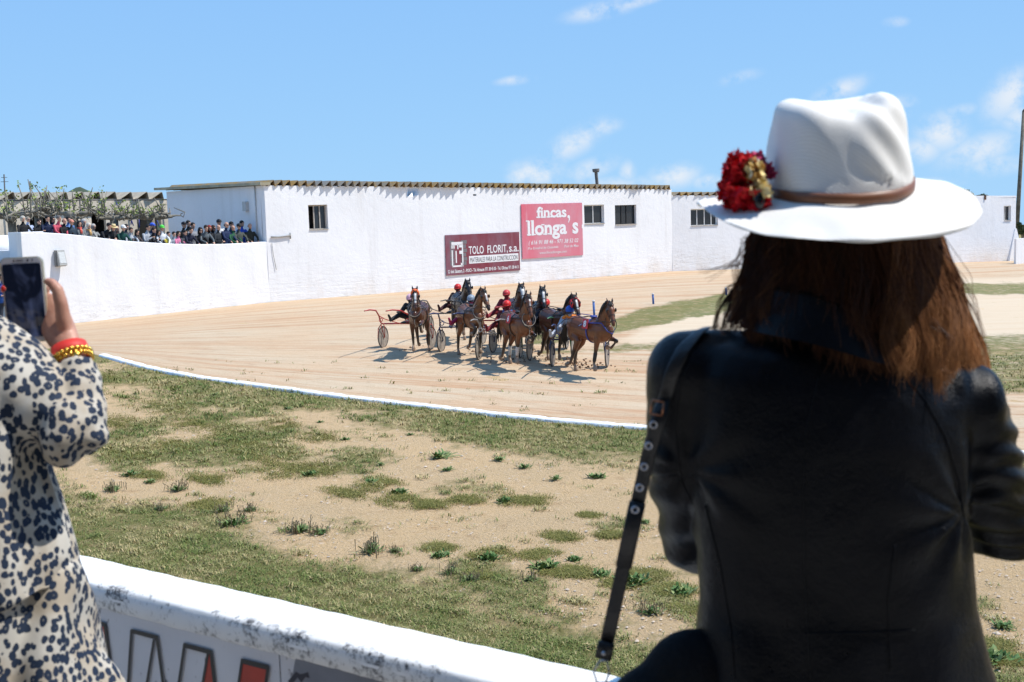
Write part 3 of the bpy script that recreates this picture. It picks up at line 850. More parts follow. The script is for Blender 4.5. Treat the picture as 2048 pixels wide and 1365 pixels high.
# shutters
for u0, u1 in ((33, 56), (214, 236), (298, 306)):
    mb = MB(); a = wallpix(sB, dS, u0, 430); b = wallpix(sB, dS, u1, 430)
    for zr in (2.35, 3.65): mb.tube([(*(sB + dS * a[0] - nS * .09), zr), (*(sB + dS * b[0] - nS * .09), zr)], .025, 5)
    for i in range(6):
        a = wallpix(sB, dS, u0 + (u1 - u0) * (i + .5) / 6, 430); c = sB + dS * a[0] - nS * .06
        mb.box((c[0], c[1], 3.0), (.09, .04, 1.5), np.array([[dS[0], nS[0], 0], [dS[1], nS[1], 0], [0, 0, 1]]))
    mb.build('slatted_gate', mat('grey slats', (.40, .38, .35), .8), sh, offS, smooth=False)
# white dome-shaped tank at the left edge
tk = P(10, 500, 43.5)
mb = MB(); mb.ball((tk[0], tk[1], tk[2] + .0), (.95, .95, .55), 24, 12)
mb.tube([(tk[0], tk[1], -.2), (tk[0], tk[1], tk[2])], [.95, .95], 24)
tag(mb.build('water_tank', WHITEK), 'round white domed tank at the left edge behind the phone', 'tank')

# hills behind
def hill(u0, v0, u1, top, D, name='hill'):
    a = P(u0, v0, D); b = P(u1, v0, D); n_ = 40; V = []; F = []
    for i in range(n_ + 1):
        f = i / n_; h = math.sin(PI * f) ** .35 * (1 + .15 * math.sin(f * 17) + .1 * math.sin(f * 41))
        x = a[0] + (b[0] - a[0]) * f; zt = (P(u0, top, D)[2]) * h
        for k, (yy, zz_) in enumerate(((0, -1), (15, max(zt * .6, -1)), (35, max(zt, -1)), (70, max(zt * .5, -1)), (110, -1))):
            V.append((x, a[1] + yy, zz_))
    F = [(i * 5 + j, (i + 1) * 5 + j, (i + 1) * 5 + j + 1, i * 5 + j + 1) for i in range(n_) for j in range(4)]
    m = MB(); m.add(V, F); return tag(m.build(name, mat('wooded hill', (.035, .055, .03), .95, .35, .5)), kind='structure')
hill(-200, 440, 215, 396, 190)
# ------------------------------------------------------------------ painted hoardings
def textmesh(txt, size, sx=1.0, bold=.0, shear=0., space=1.0):
    cu = bpy.data.curves.new('txt', 'FONT'); cu.body = txt; cu.size = size; cu.offset = bold; cu.shear = shear
    cu.align_x = 'LEFT'; cu.space_character = space; cu.resolution_u = 3
    o = bpy.data.objects.new('txt', cu); COL.objects.link(o)
    dg = bpy.context.evaluated_depsgraph_get(); dg.update()
    me = bpy.data.meshes.new_from_object(o.evaluated_get(dg))
    bpy.data.objects.remove(o); bpy.data.curves.remove(cu)
    c = coords(me); me2 = [(x * sx, y) for x, y, _ in c]; F = [tuple(p.vertices) for p in me.polygons]
    bpy.data.meshes.remove(me)
    return me2, F
class Board:
    """flat drawing on a wall: coordinates in the unit square of the board"""
    def __init__(s, o, ex, ez, nrm_, w, h): s.o = np.asarray(o, float); s.ex = ex; s.ez = ez; s.n = nrm_; s.w = w; s.h = h
    def pt(s, a, b, lift): return s.o + s.ex * a * s.w + s.ez * b * s.h + s.n * lift
    def poly(s, mb, pts, lift): mb.add([s.pt(a, b, lift) for a, b in pts], [tuple(range(len(pts)))])
    def rect(s, mb, a0, b0, a1, b1, lift): s.poly(mb, [(a0, b0), (a1, b0), (a1, b1), (a0, b1)], lift)
    def text(s, mb, txt, a0, a1, b0, hgt, lift, bold=0., shear=0., capref=None):
        V, F = textmesh(txt, 1.0, 1.0, bold, shear)
        xs = [v[0] for v in V]; x0, x1 = min(xs), max(xs)
        k = (a1 - a0) / (x1 - x0); q = hgt / .72
        mb.add([s.pt(a0 + (x - x0) * k, b0 + y * q, lift) for x, y in V], F)
def board_at(u0, v0, u1, v1, name, label, cat, mats):
    """corners: top-left and bottom-right in the photo, on the stable's front wall"""
    t0, zt = wallpix(p0, dM, u0, v0); t1, zb = wallpix(p0, dM, u1, v1)
    _, zt2 = wallpix(p0, dM, u1, v0); 
    o3 = A(*(p0 + dM * t0 - nM * .05), zb)
    root = thing(name, label, cat, tuple(o3))
    b = Board((0, 0, 0), A(*dM, 0), A(0, 0, 1), A(*(-nM), 0), t1 - t0, zt - zb)
    mb = MB(); c = b.pt(.5, .5, -.0)
    mb.box(c - A(*(-nM), 0) * .015, (b.w, .03, b.h), np.array([[dM[0], nM[0], 0], [dM[1], nM[1], 0], [0, 0, 1]]))
    mb.build('panel', mats, root, smooth=False)
    return root, b
def fadedmat(name, c1, c2, c3, sc):
    g = NG(name); p = g.pos()
    n = g.noise(g.mapv(p, (1, 1, .45)), sc, 6, .65)
    c = g.mix(g.ramp(n, .38, .62), c1, c2)
    c = g.mix(g.ramp(g.noise(g.mapv(p, (2, 2, .3)), 1.3, 6, .7), .58, .72, 0, .6), c, c3)
    g.col(c); g.set(Roughness=.7); return g.m
SW = mat('sign white', (.78, .78, .78), .7, .05); SK = mat('sign black', (.05, .05, .05), .7)
r_, b = board_at(889, 471, 1039, 541, 'hoarding', 'maroon builders merchant hoarding lower on the white stable wall', 'sign',
                 fadedmat('faded maroon', (.21, .09, .12), (.20, .02, .035), (.30, .18, .21), .8))
mb = MB()
b.text(mb, 'TOLO', .30, .50, .50, .20, .006, .012); b.text(mb, 'FLORIT,', .55, .83, .50, .20, .006, .012); b.text(mb, 's.a.', .85, .985, .50, .21, .006, .012)
b.text(mb, "C/ dels Sabaters, 2 - POICI - Tel. Almacen 971 38 45 00 - Tel. Oficinas 971 38 44 11", .02, .98, .055, .085, .006, .018)
mb.build('lettering', SW, r_, smooth=False)
mb = MB(); b.rect(mb, .30, .26, .98, .45, .004); mb.build('white_strip', SW, r_, smooth=False)
mb = MB(); b.text(mb, 'MATERIALES PARA LA CONSTRUCCION', .315, .965, .29, .125, .008, .0); mb.build('strip_lettering', SK, r_, smooth=False)
mb = MB()      # square emblem with t and F, brick courses beside it
for side_ in (0, 1):
    mb = MB()
    for i in range(6):
        if side_ == 0: b.rect(mb, .055, .24 + i * .105, .11, .24 + i * .105 + .09, .003)
        else: b.rect(mb, .20, .24 + i * .105, .265 + .012 * (i % 2), .24 + i * .105 + .09, .003)
    mb.build('emblem_bricks', mat('emblem grey', (.17, .16, .17), .8), r_, smooth=False)
mb = MB()
for q in [(.075, .20, .225, .24), (.075, .20, .09, .62), (.075, .74, .225, .82), (.21, .20, .225, .80), (.125, .30, .140, .60), (.10, .66, .115, .76), (.15, .64, .165, .76), (.175, .52, .21, .60), (.175, .68, .21, .76), (.19, .20, .225, .30), (.075, .66, .09, .76)]:
    b.rect(mb, *q, .005)
mb.build('emblem', SW, r_, smooth=False)
mb = MB(); 
V_, F_ = textmesh('LLUIS', 1, 1, .0)
xs = [v[0] for v in V_]; k = .22 / (max(xs) - min(xs))
mb.add([b.pt(.209 - y * .018, .29 + (x - min(xs)) * k, .008) for x, y in V_], F_); mb.build('emblem_lettering', SK, r_, smooth=False)
r_, b = board_at(1041, 409, 1165, 510.5, 'hoarding', 'faded pink estate agent hoarding beside the first of two right-hand windows', 'sign',
                 fadedmat('faded pink', (.62, .24, .29), (.66, .13, .18), (.66, .38, .42), .5))
mb = MB()
def serif(b, mb, txt, a0, a1, y0, h, bold):
    b.text(mb, txt, a0, a1, y0, h, .006, bold)
serif(b, mb, 'fincas', .24, .73, .745, .20, .03)
serif(b, mb, 'llonga', .09, .73, .43, .265, .03); b.poly(mb, [(.765 + .022 * math.cos(t), .745 + .030 * math.sin(t)) for t in np.linspace(0, 2 * PI, 13)[:-1]], .0058); b.poly(mb, [(.745, .735), (.787, .745), (.785, .69), (.765, .635), (.752, .63), (.766, .68), (.765, .715)], .0066); serif(b, mb, 's', .825, .925, .43, .30, .03)
for (x, y) in ((.09, .43), (.165, .43), (.345, .43), (.42, .43), (.245, .745), (.325, .745), (.41, .745), (.47, .745)):   # slab feet
    b.rect(mb, x - .012, y - .004, x + .055, y + .02, .0075)
for (x, y) in ((.085, .68), (.16, .68), (.33, .60)): b.rect(mb, x - .02, y, x + .03, y + .022, .0075)
b.text(mb, '( 616 91 88 46 - 971 38 52 02', .10, .92, .255, .075, .006, .008, .25)
b.text(mb, "Pca Esvedral de Ciutadella", .09, .58, .165, .045, .006, .002, .2); b.text(mb, 'Port de Mao', .68, .92, .165, .05, .006, .002, .2)
b.text(mb, 'www.fincasllongas.com', .27, .72, .07, .05, .006, .0)
b.poly(mb, [(.985, .52), (1.0, .50), (1.0, .60), (.985, .57)], .006)
mb.build('lettering', SW, r_, smooth=False)

# ------------------------------------------------------------------ people
SKIN = mat('skin', (.46, .26, .18), .55, .08, 8); SKIN_T = SKIN
TOP = objcolmat('top fabric'); PANTS = mat('dark trousers', (.03, .035, .05), .85); SHOE = mat('dark shoe', (.02, .02, .02), .6)
HAIRM = objcolmat('hair', .55, .6, 90); ACC = objcolmat('coloured accessory', .4, .05, 20)
GL = mat('sunglass lens', (.01, .01, .012), .15)
def hand(mb, w, d, up, s=1.0, curl=.5, n=5, fr=.0085, side=1):
    """palm and five fingers from wrist w pointing along d, back of hand facing up"""
    w = np.asarray(w, float); d = nrm(d); up = nrm(np.asarray(up, float) - d * np.dot(up, d)); lat = np.cross(up, d) * side
    mb.tube([w, w + d * .035 * s, w + d * .08 * s], [(.024 * s, .017 * s), (.036 * s, .015 * s), (.038 * s, .012 * s)], 8, side=lat)
    for k, (o, ln) in enumerate(((-.030, .062), (-.011, .073), (.011, .069), (.030, .054))):
        b = w + d * .078 * s + lat * o * s; p = [b]; dd = d
        for j, f in enumerate((.42, .32, .26)):
            an = curl * (.5 + .4 * j); dd = nrm(dd * math.cos(an) - up * math.sin(an)); p.append(p[-1] + dd * ln * f * s)
        mb.tube(p, [fr * s * 1.0, fr * s * .98, fr * s * .9, fr * s * .7], 6, round_=True)
    b = w + d * .02 * s - lat * .028 * s
    mb.tube([b, b + (d * .6 - lat * .7) * .035 * s, b + (d * .95 - lat * .75 - up * .2) * .062 * s], [fr * 1.25 * s, fr * 1.15 * s, fr * .85 * s], 6, round_=True)

def head(mb, c, f, up, s=1.0):
    """skull with jaw, nose, chin, ears; c centre, f facing"""
    f = nrm(f); up = nrm(np.asarray(up, float) - f * np.dot(up, f)); l = np.cross(up, f)
    R = np.stack([f, l, up], 1); c = np.asarray(c, float)
    q = lambda a, b_, z: c + R @ (A(a, b_, z) * s)
    mb.ball(q(-.008, 0, .022), (.096 * s, .076 * s, .098 * s), 14, 10, R)
    mb.ball(q(.022, 0, -.045), (.066 * s, .056 * s, .068 * s), 12, 8, R)
    mb.tube([q(.084, 0, .018), q(.100, 0, -.008), q(.106, 0, -.024)], [.009 * s, .012 * s, .013 * s], 6, round_=True)
    mb.ball(q(.076, 0, -.094), (.020 * s, .024 * s, .016 * s), 8, 6, R)
    mb.tube([q(.084, -.02, -.058), q(.088, 0, -.058), q(.084, .02, -.058)], .009 * s, 6, round_=True)
    mb.tube([q(.080, -.045, .030), q(.090, 0, .034), q(.080, .045, .030)], .010 * s, 6, round_=True)
    for k in (-1, 1): mb.ball(q(-.002, k * .076, -.004), (.018 * s, .010 * s, .030 * s), 8, 6, R)
    return q, R

def hairpiece(q, R, style, s=1.0):
    mb = MB()
    if style == 'short': mb.ball(q(-.018, 0, .040), (.100 * s, .084 * s, .092 * s), 14, 9, R)
    elif style == 'long':
        mb.ball(q(-.022, 0, .034), (.106 * s, .094 * s, .100 * s), 14, 9, R)
        for k in (-1, 1):
            mb.tube([q(-.02, k * .07, .03), q(-.015, k * .088, -.06), q(-.02, k * .085, -.16)], [(.035 * s, .05 * s), (.03 * s, .05 * s), (.012 * s, .03 * s)], 8)
        mb.tube([q(-.07, 0, .03), q(-.085, 0, -.08), q(-.08, 0, -.18)], [(.07 * s, .03 * s), (.075 * s, .03 * s), (.05 * s, .015 * s)], 8)
    elif style == 'bob':
        mb.ball(q(-.022, 0, .030), (.108 * s, .098 * s, .102 * s), 14, 9, R)
        mb.ball(q(-.045, 0, -.04), (.075 * s, .092 * s, .07 * s), 12, 8, R)
    elif style == 'rim':
        mb.ball(q(-.035, 0, .000), (.080 * s, .083 * s, .062 * s), 14, 9, R)
    return mb
def helmet(q, R, s=1.0):
    mb = MB(); mb.ball(q(-.012, 0, .045), (.128 * s, .108 * s, .108 * s), 18, 12, R)
    mb.tube([q(.10, -.07, .035), q(.14, 0, .035), q(.10, .07, .035)], [(.012 * s, .008 * s)] * 3, 6, side=R @ A(0, 0, 1), round_=True)
    return mb

SPINE = {'tall': 0, 'lean': .38, 'bend': .75}
def person_mesh(spine=0., arms='rail', seed=0, vox=.016, rail=1.05):
    """standing figure, forward +X, feet at z=0, 1.75 m; returns mesh (slots: top, trousers, skin, shoes) and head frame"""
    mb = MB(); segs = []
    def limb(p, r, m, n=10, side=None):
        mb.tube(p, r, n, side=side, round_=True)
        for a, b_, ra in zip(p[:-1], p[1:], r[:-1]):
            segs.append((a, b_, (max(ra) if isinstance(ra, tuple) else ra), m))
    pel = A(0, 0, .94)
    sd = A(math.sin(spine), 0, math.cos(spine))
    if spine > .2: pel = A(-.12 - spine * .12, 0, .93)
    ch = pel + sd * .30; nb = pel + sd * .50
    fw = A(math.cos(spine), 0, -math.sin(spine))
    limb([pel - sd * .02, pel + sd * .12, ch, pel + sd * .42, nb], [(.175, .12), (.155, .11), (.185, .125), (.185, .11), (.10, .075)], 0, 14, side=A(0, 1, 0))
    limb([pel + A(0, 0, .05), pel - A(0, 0, .06)], [(.165, .12), (.17, .125)], 1, 14, side=A(0, 1, 0))
    for k in (-1, 1):
        st_ = .04 * k * (1 if seed % 2 else -1)
        kn = A(st_, k * .10, .50); an = A(st_ * 1.5 - .02, k * .115, .09)
        limb([pel + A(0, k * .085, -.04), kn, an], [.088, .060, .045], 1)
        limb([an + A(-.03, 0, -.045), an + A(.16, k * .02, -.05)], [(.042, .036), (.038, .026)], 3, 8, side=A(0, 1, 0))
    nk = nb + sd * .10 + A(.015, 0, .0)
    limb([nb - sd * .02, nk], [.056, .052], 2)
    hc = nb + sd * .07 + A(.045 + spine * .05, 0, .15)
    f = nrm(A(1, 0, -.10 - spine * .3))
    q, R = head(mb, hc, f, A(0, 0, 1))
    segs.append((hc, hc, .13, 2)); segs.append((hc - A(0, 0, .07), hc, .09, 2))
    for k in (-1, 1):
        sh = nb - sd * .045 + A(0, k * .185, 0)
        mb.ball(sh, (.062, .062, .058)); segs.append((sh, sh, .06, 0))
        if arms == 'rail': el = sh + A(.16, k * .07, -.20); wr_ = A(.36, k * .17, rail + .03)
        elif arms == 'fold': el = sh + A(.08, k * .06, -.27); wr_ = sh + A(.24, -k * .13, -.27)
        elif arms == 'phone': el = sh + A(.12, k * .05, -.24); wr_ = sh + A(.30, -k * .12, -.12)
        else: el = sh + A(-.02, k * .07, -.28); wr_ = sh + A(.06, k * .08, -.53)
        limb([sh, el, wr_], [.055, .044, .032], 0)
        d = nrm(wr_ - el); 
        if arms == 'rail': d = nrm(A(.5, -k * .2, -.5))
        hand(mb, wr_, d, A(0, 0, 1) if arms != 'down' else A(0, k, 0), 1.05, .7, fr=.0095, side=k)
        segs.append((wr_ + d * .02, wr_ + d * .15, .03, 2))
    me = remesh(mb, vox, 3)
    facemats(me, segs)
    return me, q, R
PROTO = {}
def proto(sp, arms):
    k = (sp, arms)
    if k not in PROTO: PROTO[k] = person_mesh(sp, arms, len(PROTO))
    return PROTO[k]

BLK = (.012, .012, .014); NAVY = (.012, .02, .055); GREY = (.18, .18, .19); PINK = (.55, .09, .13); WHT = (.75, .75, .75)
BRN = (.035, .018, .010); DK = (.012, .009, .008); BLOND = (.45, .36, .22); GRY = (.42, .41, .40); RED = (.30, .03, .02)
SPEC = [  # u, v(head centre), depth row, spine, arms, top colour, hair style, hair colour, extras, label
 (46, 438.5, 0, 0., 'rail', BLK, 'bob', (.50, .47, .40), '', 'woman in black with a pale grey bob, first at the corner of the terrace wall'),
 (56, 440, 1, 0., 'rail', (.45, .52, .68), 'short', (.30, .26, .2), 's', 'person in a pale blue shirt behind the woman with the grey bob'),
 (78, 444, 0, .2, 'phone', BLK, 'short', DK, 'sp', 'person in black with sunglasses reading a white paper on the terrace wall'),
 (95, 438, 0, .2, 'rail', NAVY, 'short', DK, '', 'dark-haired man in a navy blazer leaning on the terrace wall'),
 (105, 440, 1, .0, 'rail', (.02, .03, .10), 'long', DK, 's', 'woman with sunglasses behind the man in the navy blazer'),
 (118, 438, 0, .2, 'rail', PINK, 'short', (.16, .14, .13), '', 'grey-haired person in a bright pink jacket at the terrace wall'),
 (129, 443, 0, 0., 'rail', BLK, 'rim', (.10, .08, .07), '', 'bald man in black just right of the pink jacket'),
 (137, 440, 1, 0., 'down', (.16, .28, .55), 'short', DK, '', 'person in a blue shirt standing behind the bald man in black'),
 (143, 446, 0, 0., 'fold', (.03, .05, .07), 'short', BRN, 'cC', 'person in dark teal with a salmon cap at the terrace wall'),
 (159, 448, 0, 0., 'fold', (.22, .23, .22), 'long', DK, 'f', 'dark-haired woman in a grey cardigan and coral scarf'),
 (168, 445, 1, 0., 'down', GREY, 'bob', GRY, '', 'grey-haired person behind the woman in the coral scarf'),
 (178, 452, 0, .2, 'rail', (.34, .33, .30), 'bob', (.60, .56, .48), 'F', 'white-haired woman in a tan scarf resting on the wall'),
 (187, 454, 1, 0., 'rail', (.30, .31, .30), 'bob', (.50, .46, .42), '', 'pale grey-haired woman behind the tan scarf'),
 (214, 453, 0, .75, 'rail', BLK, 'short', DK, '', 'man in black bent far forward over the terrace wall'),
 (225, 457, 0, .4, 'rail', (.03, .03, .03), 'short', DK, 'h', 'person in a straw hat with arms over the wall'),
 (234, 458, 1, .2, 'phone', (.25, .14, .11), 'rim', DK, '', 'balding man in a checked shirt beside the straw hat'),
 (245, 457, 0, .4, 'rail', (.008, .06, .05), 'short', DK, 'cW', 'person in a dark green coat and white cap'),
 (253, 455, 1, .0, 'rail', (.05, .06, .07), 'short', DK, '', 'dark-haired man behind the dark green coat'),
 (262, 461, 0, .2, 'rail', (.45, .47, .50), 'short', BRN, '', 'person in a light patterned shirt right of the green coat'),
 (273, 465, 0, .4, 'rail', (.09, .07, .07), 'long', DK, '', 'dark-haired woman in brown leaning low on the wall'),
 (296, 456, 0, .2, 'phone', (.42, .44, .47), 'short', DK, 's', 'man in a light grey hooded top below the pruned tree'),
 (305, 453, 1, 0., 'down', NAVY, 'short', DK, 'cB', 'person in a bright blue cap behind the grey hooded top'),
 (308, 461, 0, .2, 'phone', BLK, 'short', BRN, '', 'person in black with hands to the face under the blue cap'),
 (317, 466, 0, .2, 'rail', (.05, .04, .04), 'long', DK, '', 'dark-haired girl between the blue cap and the green cap'),
 (324, 457, 0, .2, 'rail', (.70, .72, .75), 'short', DK, 'cG', 'person in a bright green cap and white top'),
 (337, 469, 0, 0., 'down', (.75, .60, .08), 'short', DK, '', 'small child in yellow at the terrace wall'),
 (348, 469, 0, 0., 'rail', (.30, .33, .38), 'short', DK, '', 'boy in a grey shirt right of the child in yellow'),
 (357, 468, 0, 0., 'rail', (.65, .20, .33), 'long', DK, '', 'girl in a pink jacket at the terrace wall'),
 (368, 451, 1, .0, 'down', BLK, 'short', GRY, 'cK', 'tall man in a dark cap behind the girl in pink'),
 (377, 448, 2, .0, 'down', (.02, .02, .02), 'short', DK, '', 'dark figure at the back of the group beside the shaded wall'),
 (386, 452, 1, .0, 'down', (.30, .31, .34), 'short', DK, '', 'dark-haired man standing behind the girl in pink and the navy top'),
 (370, 466, 0, .2, 'rail', (.06, .06, .07), 'short', DK, '', 'person in charcoal right beside the girl in pink'),
 (380, 461, 0, .4, 'rail', (.015, .018, .04), 'short', DK, '', 'man in a navy top with hands hanging over the wall'),
 (401, 461, 0, .2, 'rail', BLK, 'long', DK, 's', 'woman in a black jacket with dark hair, left of the striped sleeves'),
 (411, 457, 0, .4, 'rail', (.12, .14, .15), 'short', BRN, '', 'man in striped grey sleeves leaning on the wall'),
 (419, 457, 1, .0, 'rail', BLK, 'long', RED, '', 'red-haired woman behind the striped sleeves'),
 (427, 457, 1, .0, 'rail', (.03, .03, .035), 'long', BRN, 's', 'brown-haired woman in sunglasses left of the bald man with folded arms'),
 (437, 456, 0, .0, 'fold', (.03, .035, .04), 'rim', (.6, .6, .6), '', 'bald pale man with folded arms in a dark jacket'),
 (438, 446, 1, .0, 'down', (.7, .7, .7), 'short', DK, 'cK', 'man in white with a dark cap behind the folded arms'),
 (453, 451, 0, .0, 'rail', (.015, .03, .085), 'rim', (.10, .08, .07), 's', 'bald man in a navy pullover with both hands on the wall'),
 (463, 450, 1, .0, 'down', (.03, .05, .10), 'short', DK, '', 'dark-haired person right behind the bald man in navy'),
 (466, 457, 0, .0, 'rail', (.02, .10, .05), 'rim', BRN, '', 'man in a black and green jacket at the wall'),
 (478, 454, 0, .0, 'rail', (.07, .08, .07), 'short', DK, 'scK', 'man in sunglasses and dark cap in a grey-green jacket'),
 (484, 448, 1, .0, 'rail', (.04, .11, .55), 'short', DK, '', 'man in a bright blue and white shirt near the end of the row'),
 (500, 453, 0, .0, 'rail', (.035, .035, .025), 'rim', BRN, '', 'bald man in dark olive, last of the spectators before the shaded wall'),
]
HEADING = math.atan2(-nT[1] * 1.0, -nT[0] + .12)
CAPC = {'C': (.65, .28, .20), 'W': (.75, .75, .75), 'B': (.05, .12, .60), 'G': (.10, .65, .08), 'K': (.015, .015, .02)}
for (u, v, row, sp, arms, colr, hs, hc_, ex, label) in SPEC:
    off = TH + .22 + (0, .62, 1.3)[row]
    t0_, _ = wallpix(l0 + nT * off, dT, u, v)
    base = l0 + nT * off + dT * t0_
    zh = wallpix(l0 + nT * off, dT, u, v)[1]
    fz = FLOORZ(t0_)
    me, q, R = proto(sp, arms)
    hloc = q(0, 0, 0)
    s = (zh - fz) / hloc[2]
    s = max(.72, min(1.12, s))
    rz = HEADING + rnd.uniform(-.22, .22)
    root = thing('person', label, 'person', (0, 0, 0), rz, 'spectators along the terrace wall')
    root.scale = (s, s, s)
    hx = A(math.cos(rz) * hloc[0] - math.sin(rz) * hloc[1], math.sin(rz) * hloc[0] + math.cos(rz) * hloc[1]) * s
    if sp > .3: pos = base
    else: pos = base - hx
    root.location = (pos[0], pos[1], zh - hloc[2] * s if sp < .3 else fz)
    if sp >= .3: root.location = (base[0] - hx[0] * .6, base[1] - hx[1] * .6, zh - hloc[2] * s)
    bd = mkobj('body', me.copy() if False else me, None, root); bd.color = (*colr, 1)
    if not me.materials:
        for m in (TOP, PANTS, SKIN, SHOE): me.materials.append(m)
    if hs != 'none':
        hp = hairpiece(q, R, hs).build('hair', HAIRM, root); hp.color = (*hc_, 1)
    if 's' in ex:
        mb = MB()
        for k in (-1, 1): mb.ball(q(.088, k * .032, .012), (.014, .028, .020), 8, 6, R)
        mb.tube([q(.095, -.06, .014), q(.1, 0, .016), q(.095, .06, .014)], .005, 5)
        mb.build('sunglasses', GL, root)
    for ch in ex:
        if ch in CAPC:
            mb = MB(); mb.ball(q(-.008, 0, .062), (.108, .092, .078), 14, 9, R)
            mb.tube([q(.08, 0, .055), q(.16, 0, .045)], [(.07, .010), (.05, .006)], 8, side=R @ A(0, 1, 0))
            cp = mb.build('cap', ACC, root); cp.color = (*CAPC[ch], 1)
    if 'h' in ex:
        mb = MB(); mb.tube([q(0, 0, .06), q(0, 0, .17)], [.095, .075], 14); mb.tube([q(0, 0, .05), q(0, 0, .065)], [.185, .18], 18)
        cp = mb.build('straw_hat', mat('straw', (.62, .50, .26), .8), root)
    if 'p' in ex:
        mb = MB(); mb.box((.42, 0, 1.12), (.20, .15, .01), np.array(Matrix.Rotation(.5, 3, 'Y'))); mb.build('paper', mat('white paper', (.8, .8, .8), .8), root, smooth=False)
    if 'f' in ex or 'F' in ex:
        mb = MB(); n0 = q(-.02, 0, -.16)
        mb.ring(n0, .075, .035, (0, 0, 1), 14, 6); mb.tube([n0 + A(.07, 0, 0), n0 + A(.12, .02, -.12), n0 + A(.13, .02, -.24)], [(.05, .02)] * 3, 8)
        cp = mb.build('scarf', ACC, root); cp.color = (*((.60, .10, .07) if 'f' in ex else (.55, .33, .12)), 1)
# one more watcher low down at the left edge
pz = P(4, 556, 36)
me, q, R = proto(0., 'fold')
root = thing('person', 'onlooker in a blue top low at the left edge beside the phone', 'person', (pz[0], pz[1], pz[2] - q(0, 0, 0)[2]), -1.2)
bd = mkobj('body', me, None, root); bd.color = (.03, .10, .35, 1)
hp = hairpiece(q, R, 'short').build('hair', HAIRM, root); hp.color = (*DK, 1)
mb = MB()
for k in (-1, 1): mb.ball(q(.088, k * .032, .012), (.014, .028, .020), 8, 6, R)
mb.build('sunglasses', GL, root)

# ------------------------------------------------------------------ horses
def horsemat(name, body, points, rough=.30):
    g = NG(name); v = g.objco()
    n = g.noise(v, 6, 5)
    b = g.mix(g.ramp(n, .35, .65), tuple(x * .78 for x in body), tuple(min(1, x * 1.2) for x in body))
    c = g.mix(g.at('pts'), b, points)
    c = g.mix(g.at('blaze'), c, (.62, .60, .56))
    c = g.mix(g.at('dust'), c, (.36, .25, .17))
    g.col(c); g.set(Roughness=rough); g.b.inputs['Specular IOR Level'].default_value = .45
    g.bump(g.noise(v, 60, 5), .15, .01); return g.m
BAY = horsemat('bay coat', (.14, .046, .015), (.014, .010, .008))
DBAY = horsemat('dark bay coat', (.078, .028, .012), (.010, .008, .007))
BLKH = horsemat('black coat', (.020, .014, .012), (.008, .007, .007))
LBAY = horsemat('light bay coat', (.17, .064, .023), (.015, .010, .008))
MANE = mat('black horsehair', (.012, .009, .008), .6, .3, 40, .5, 120)
LEATH = mat('black harness leather', (.014, .013, .013), .45)
HOOF = mat('hoof', (.14, .10, .07), .7)

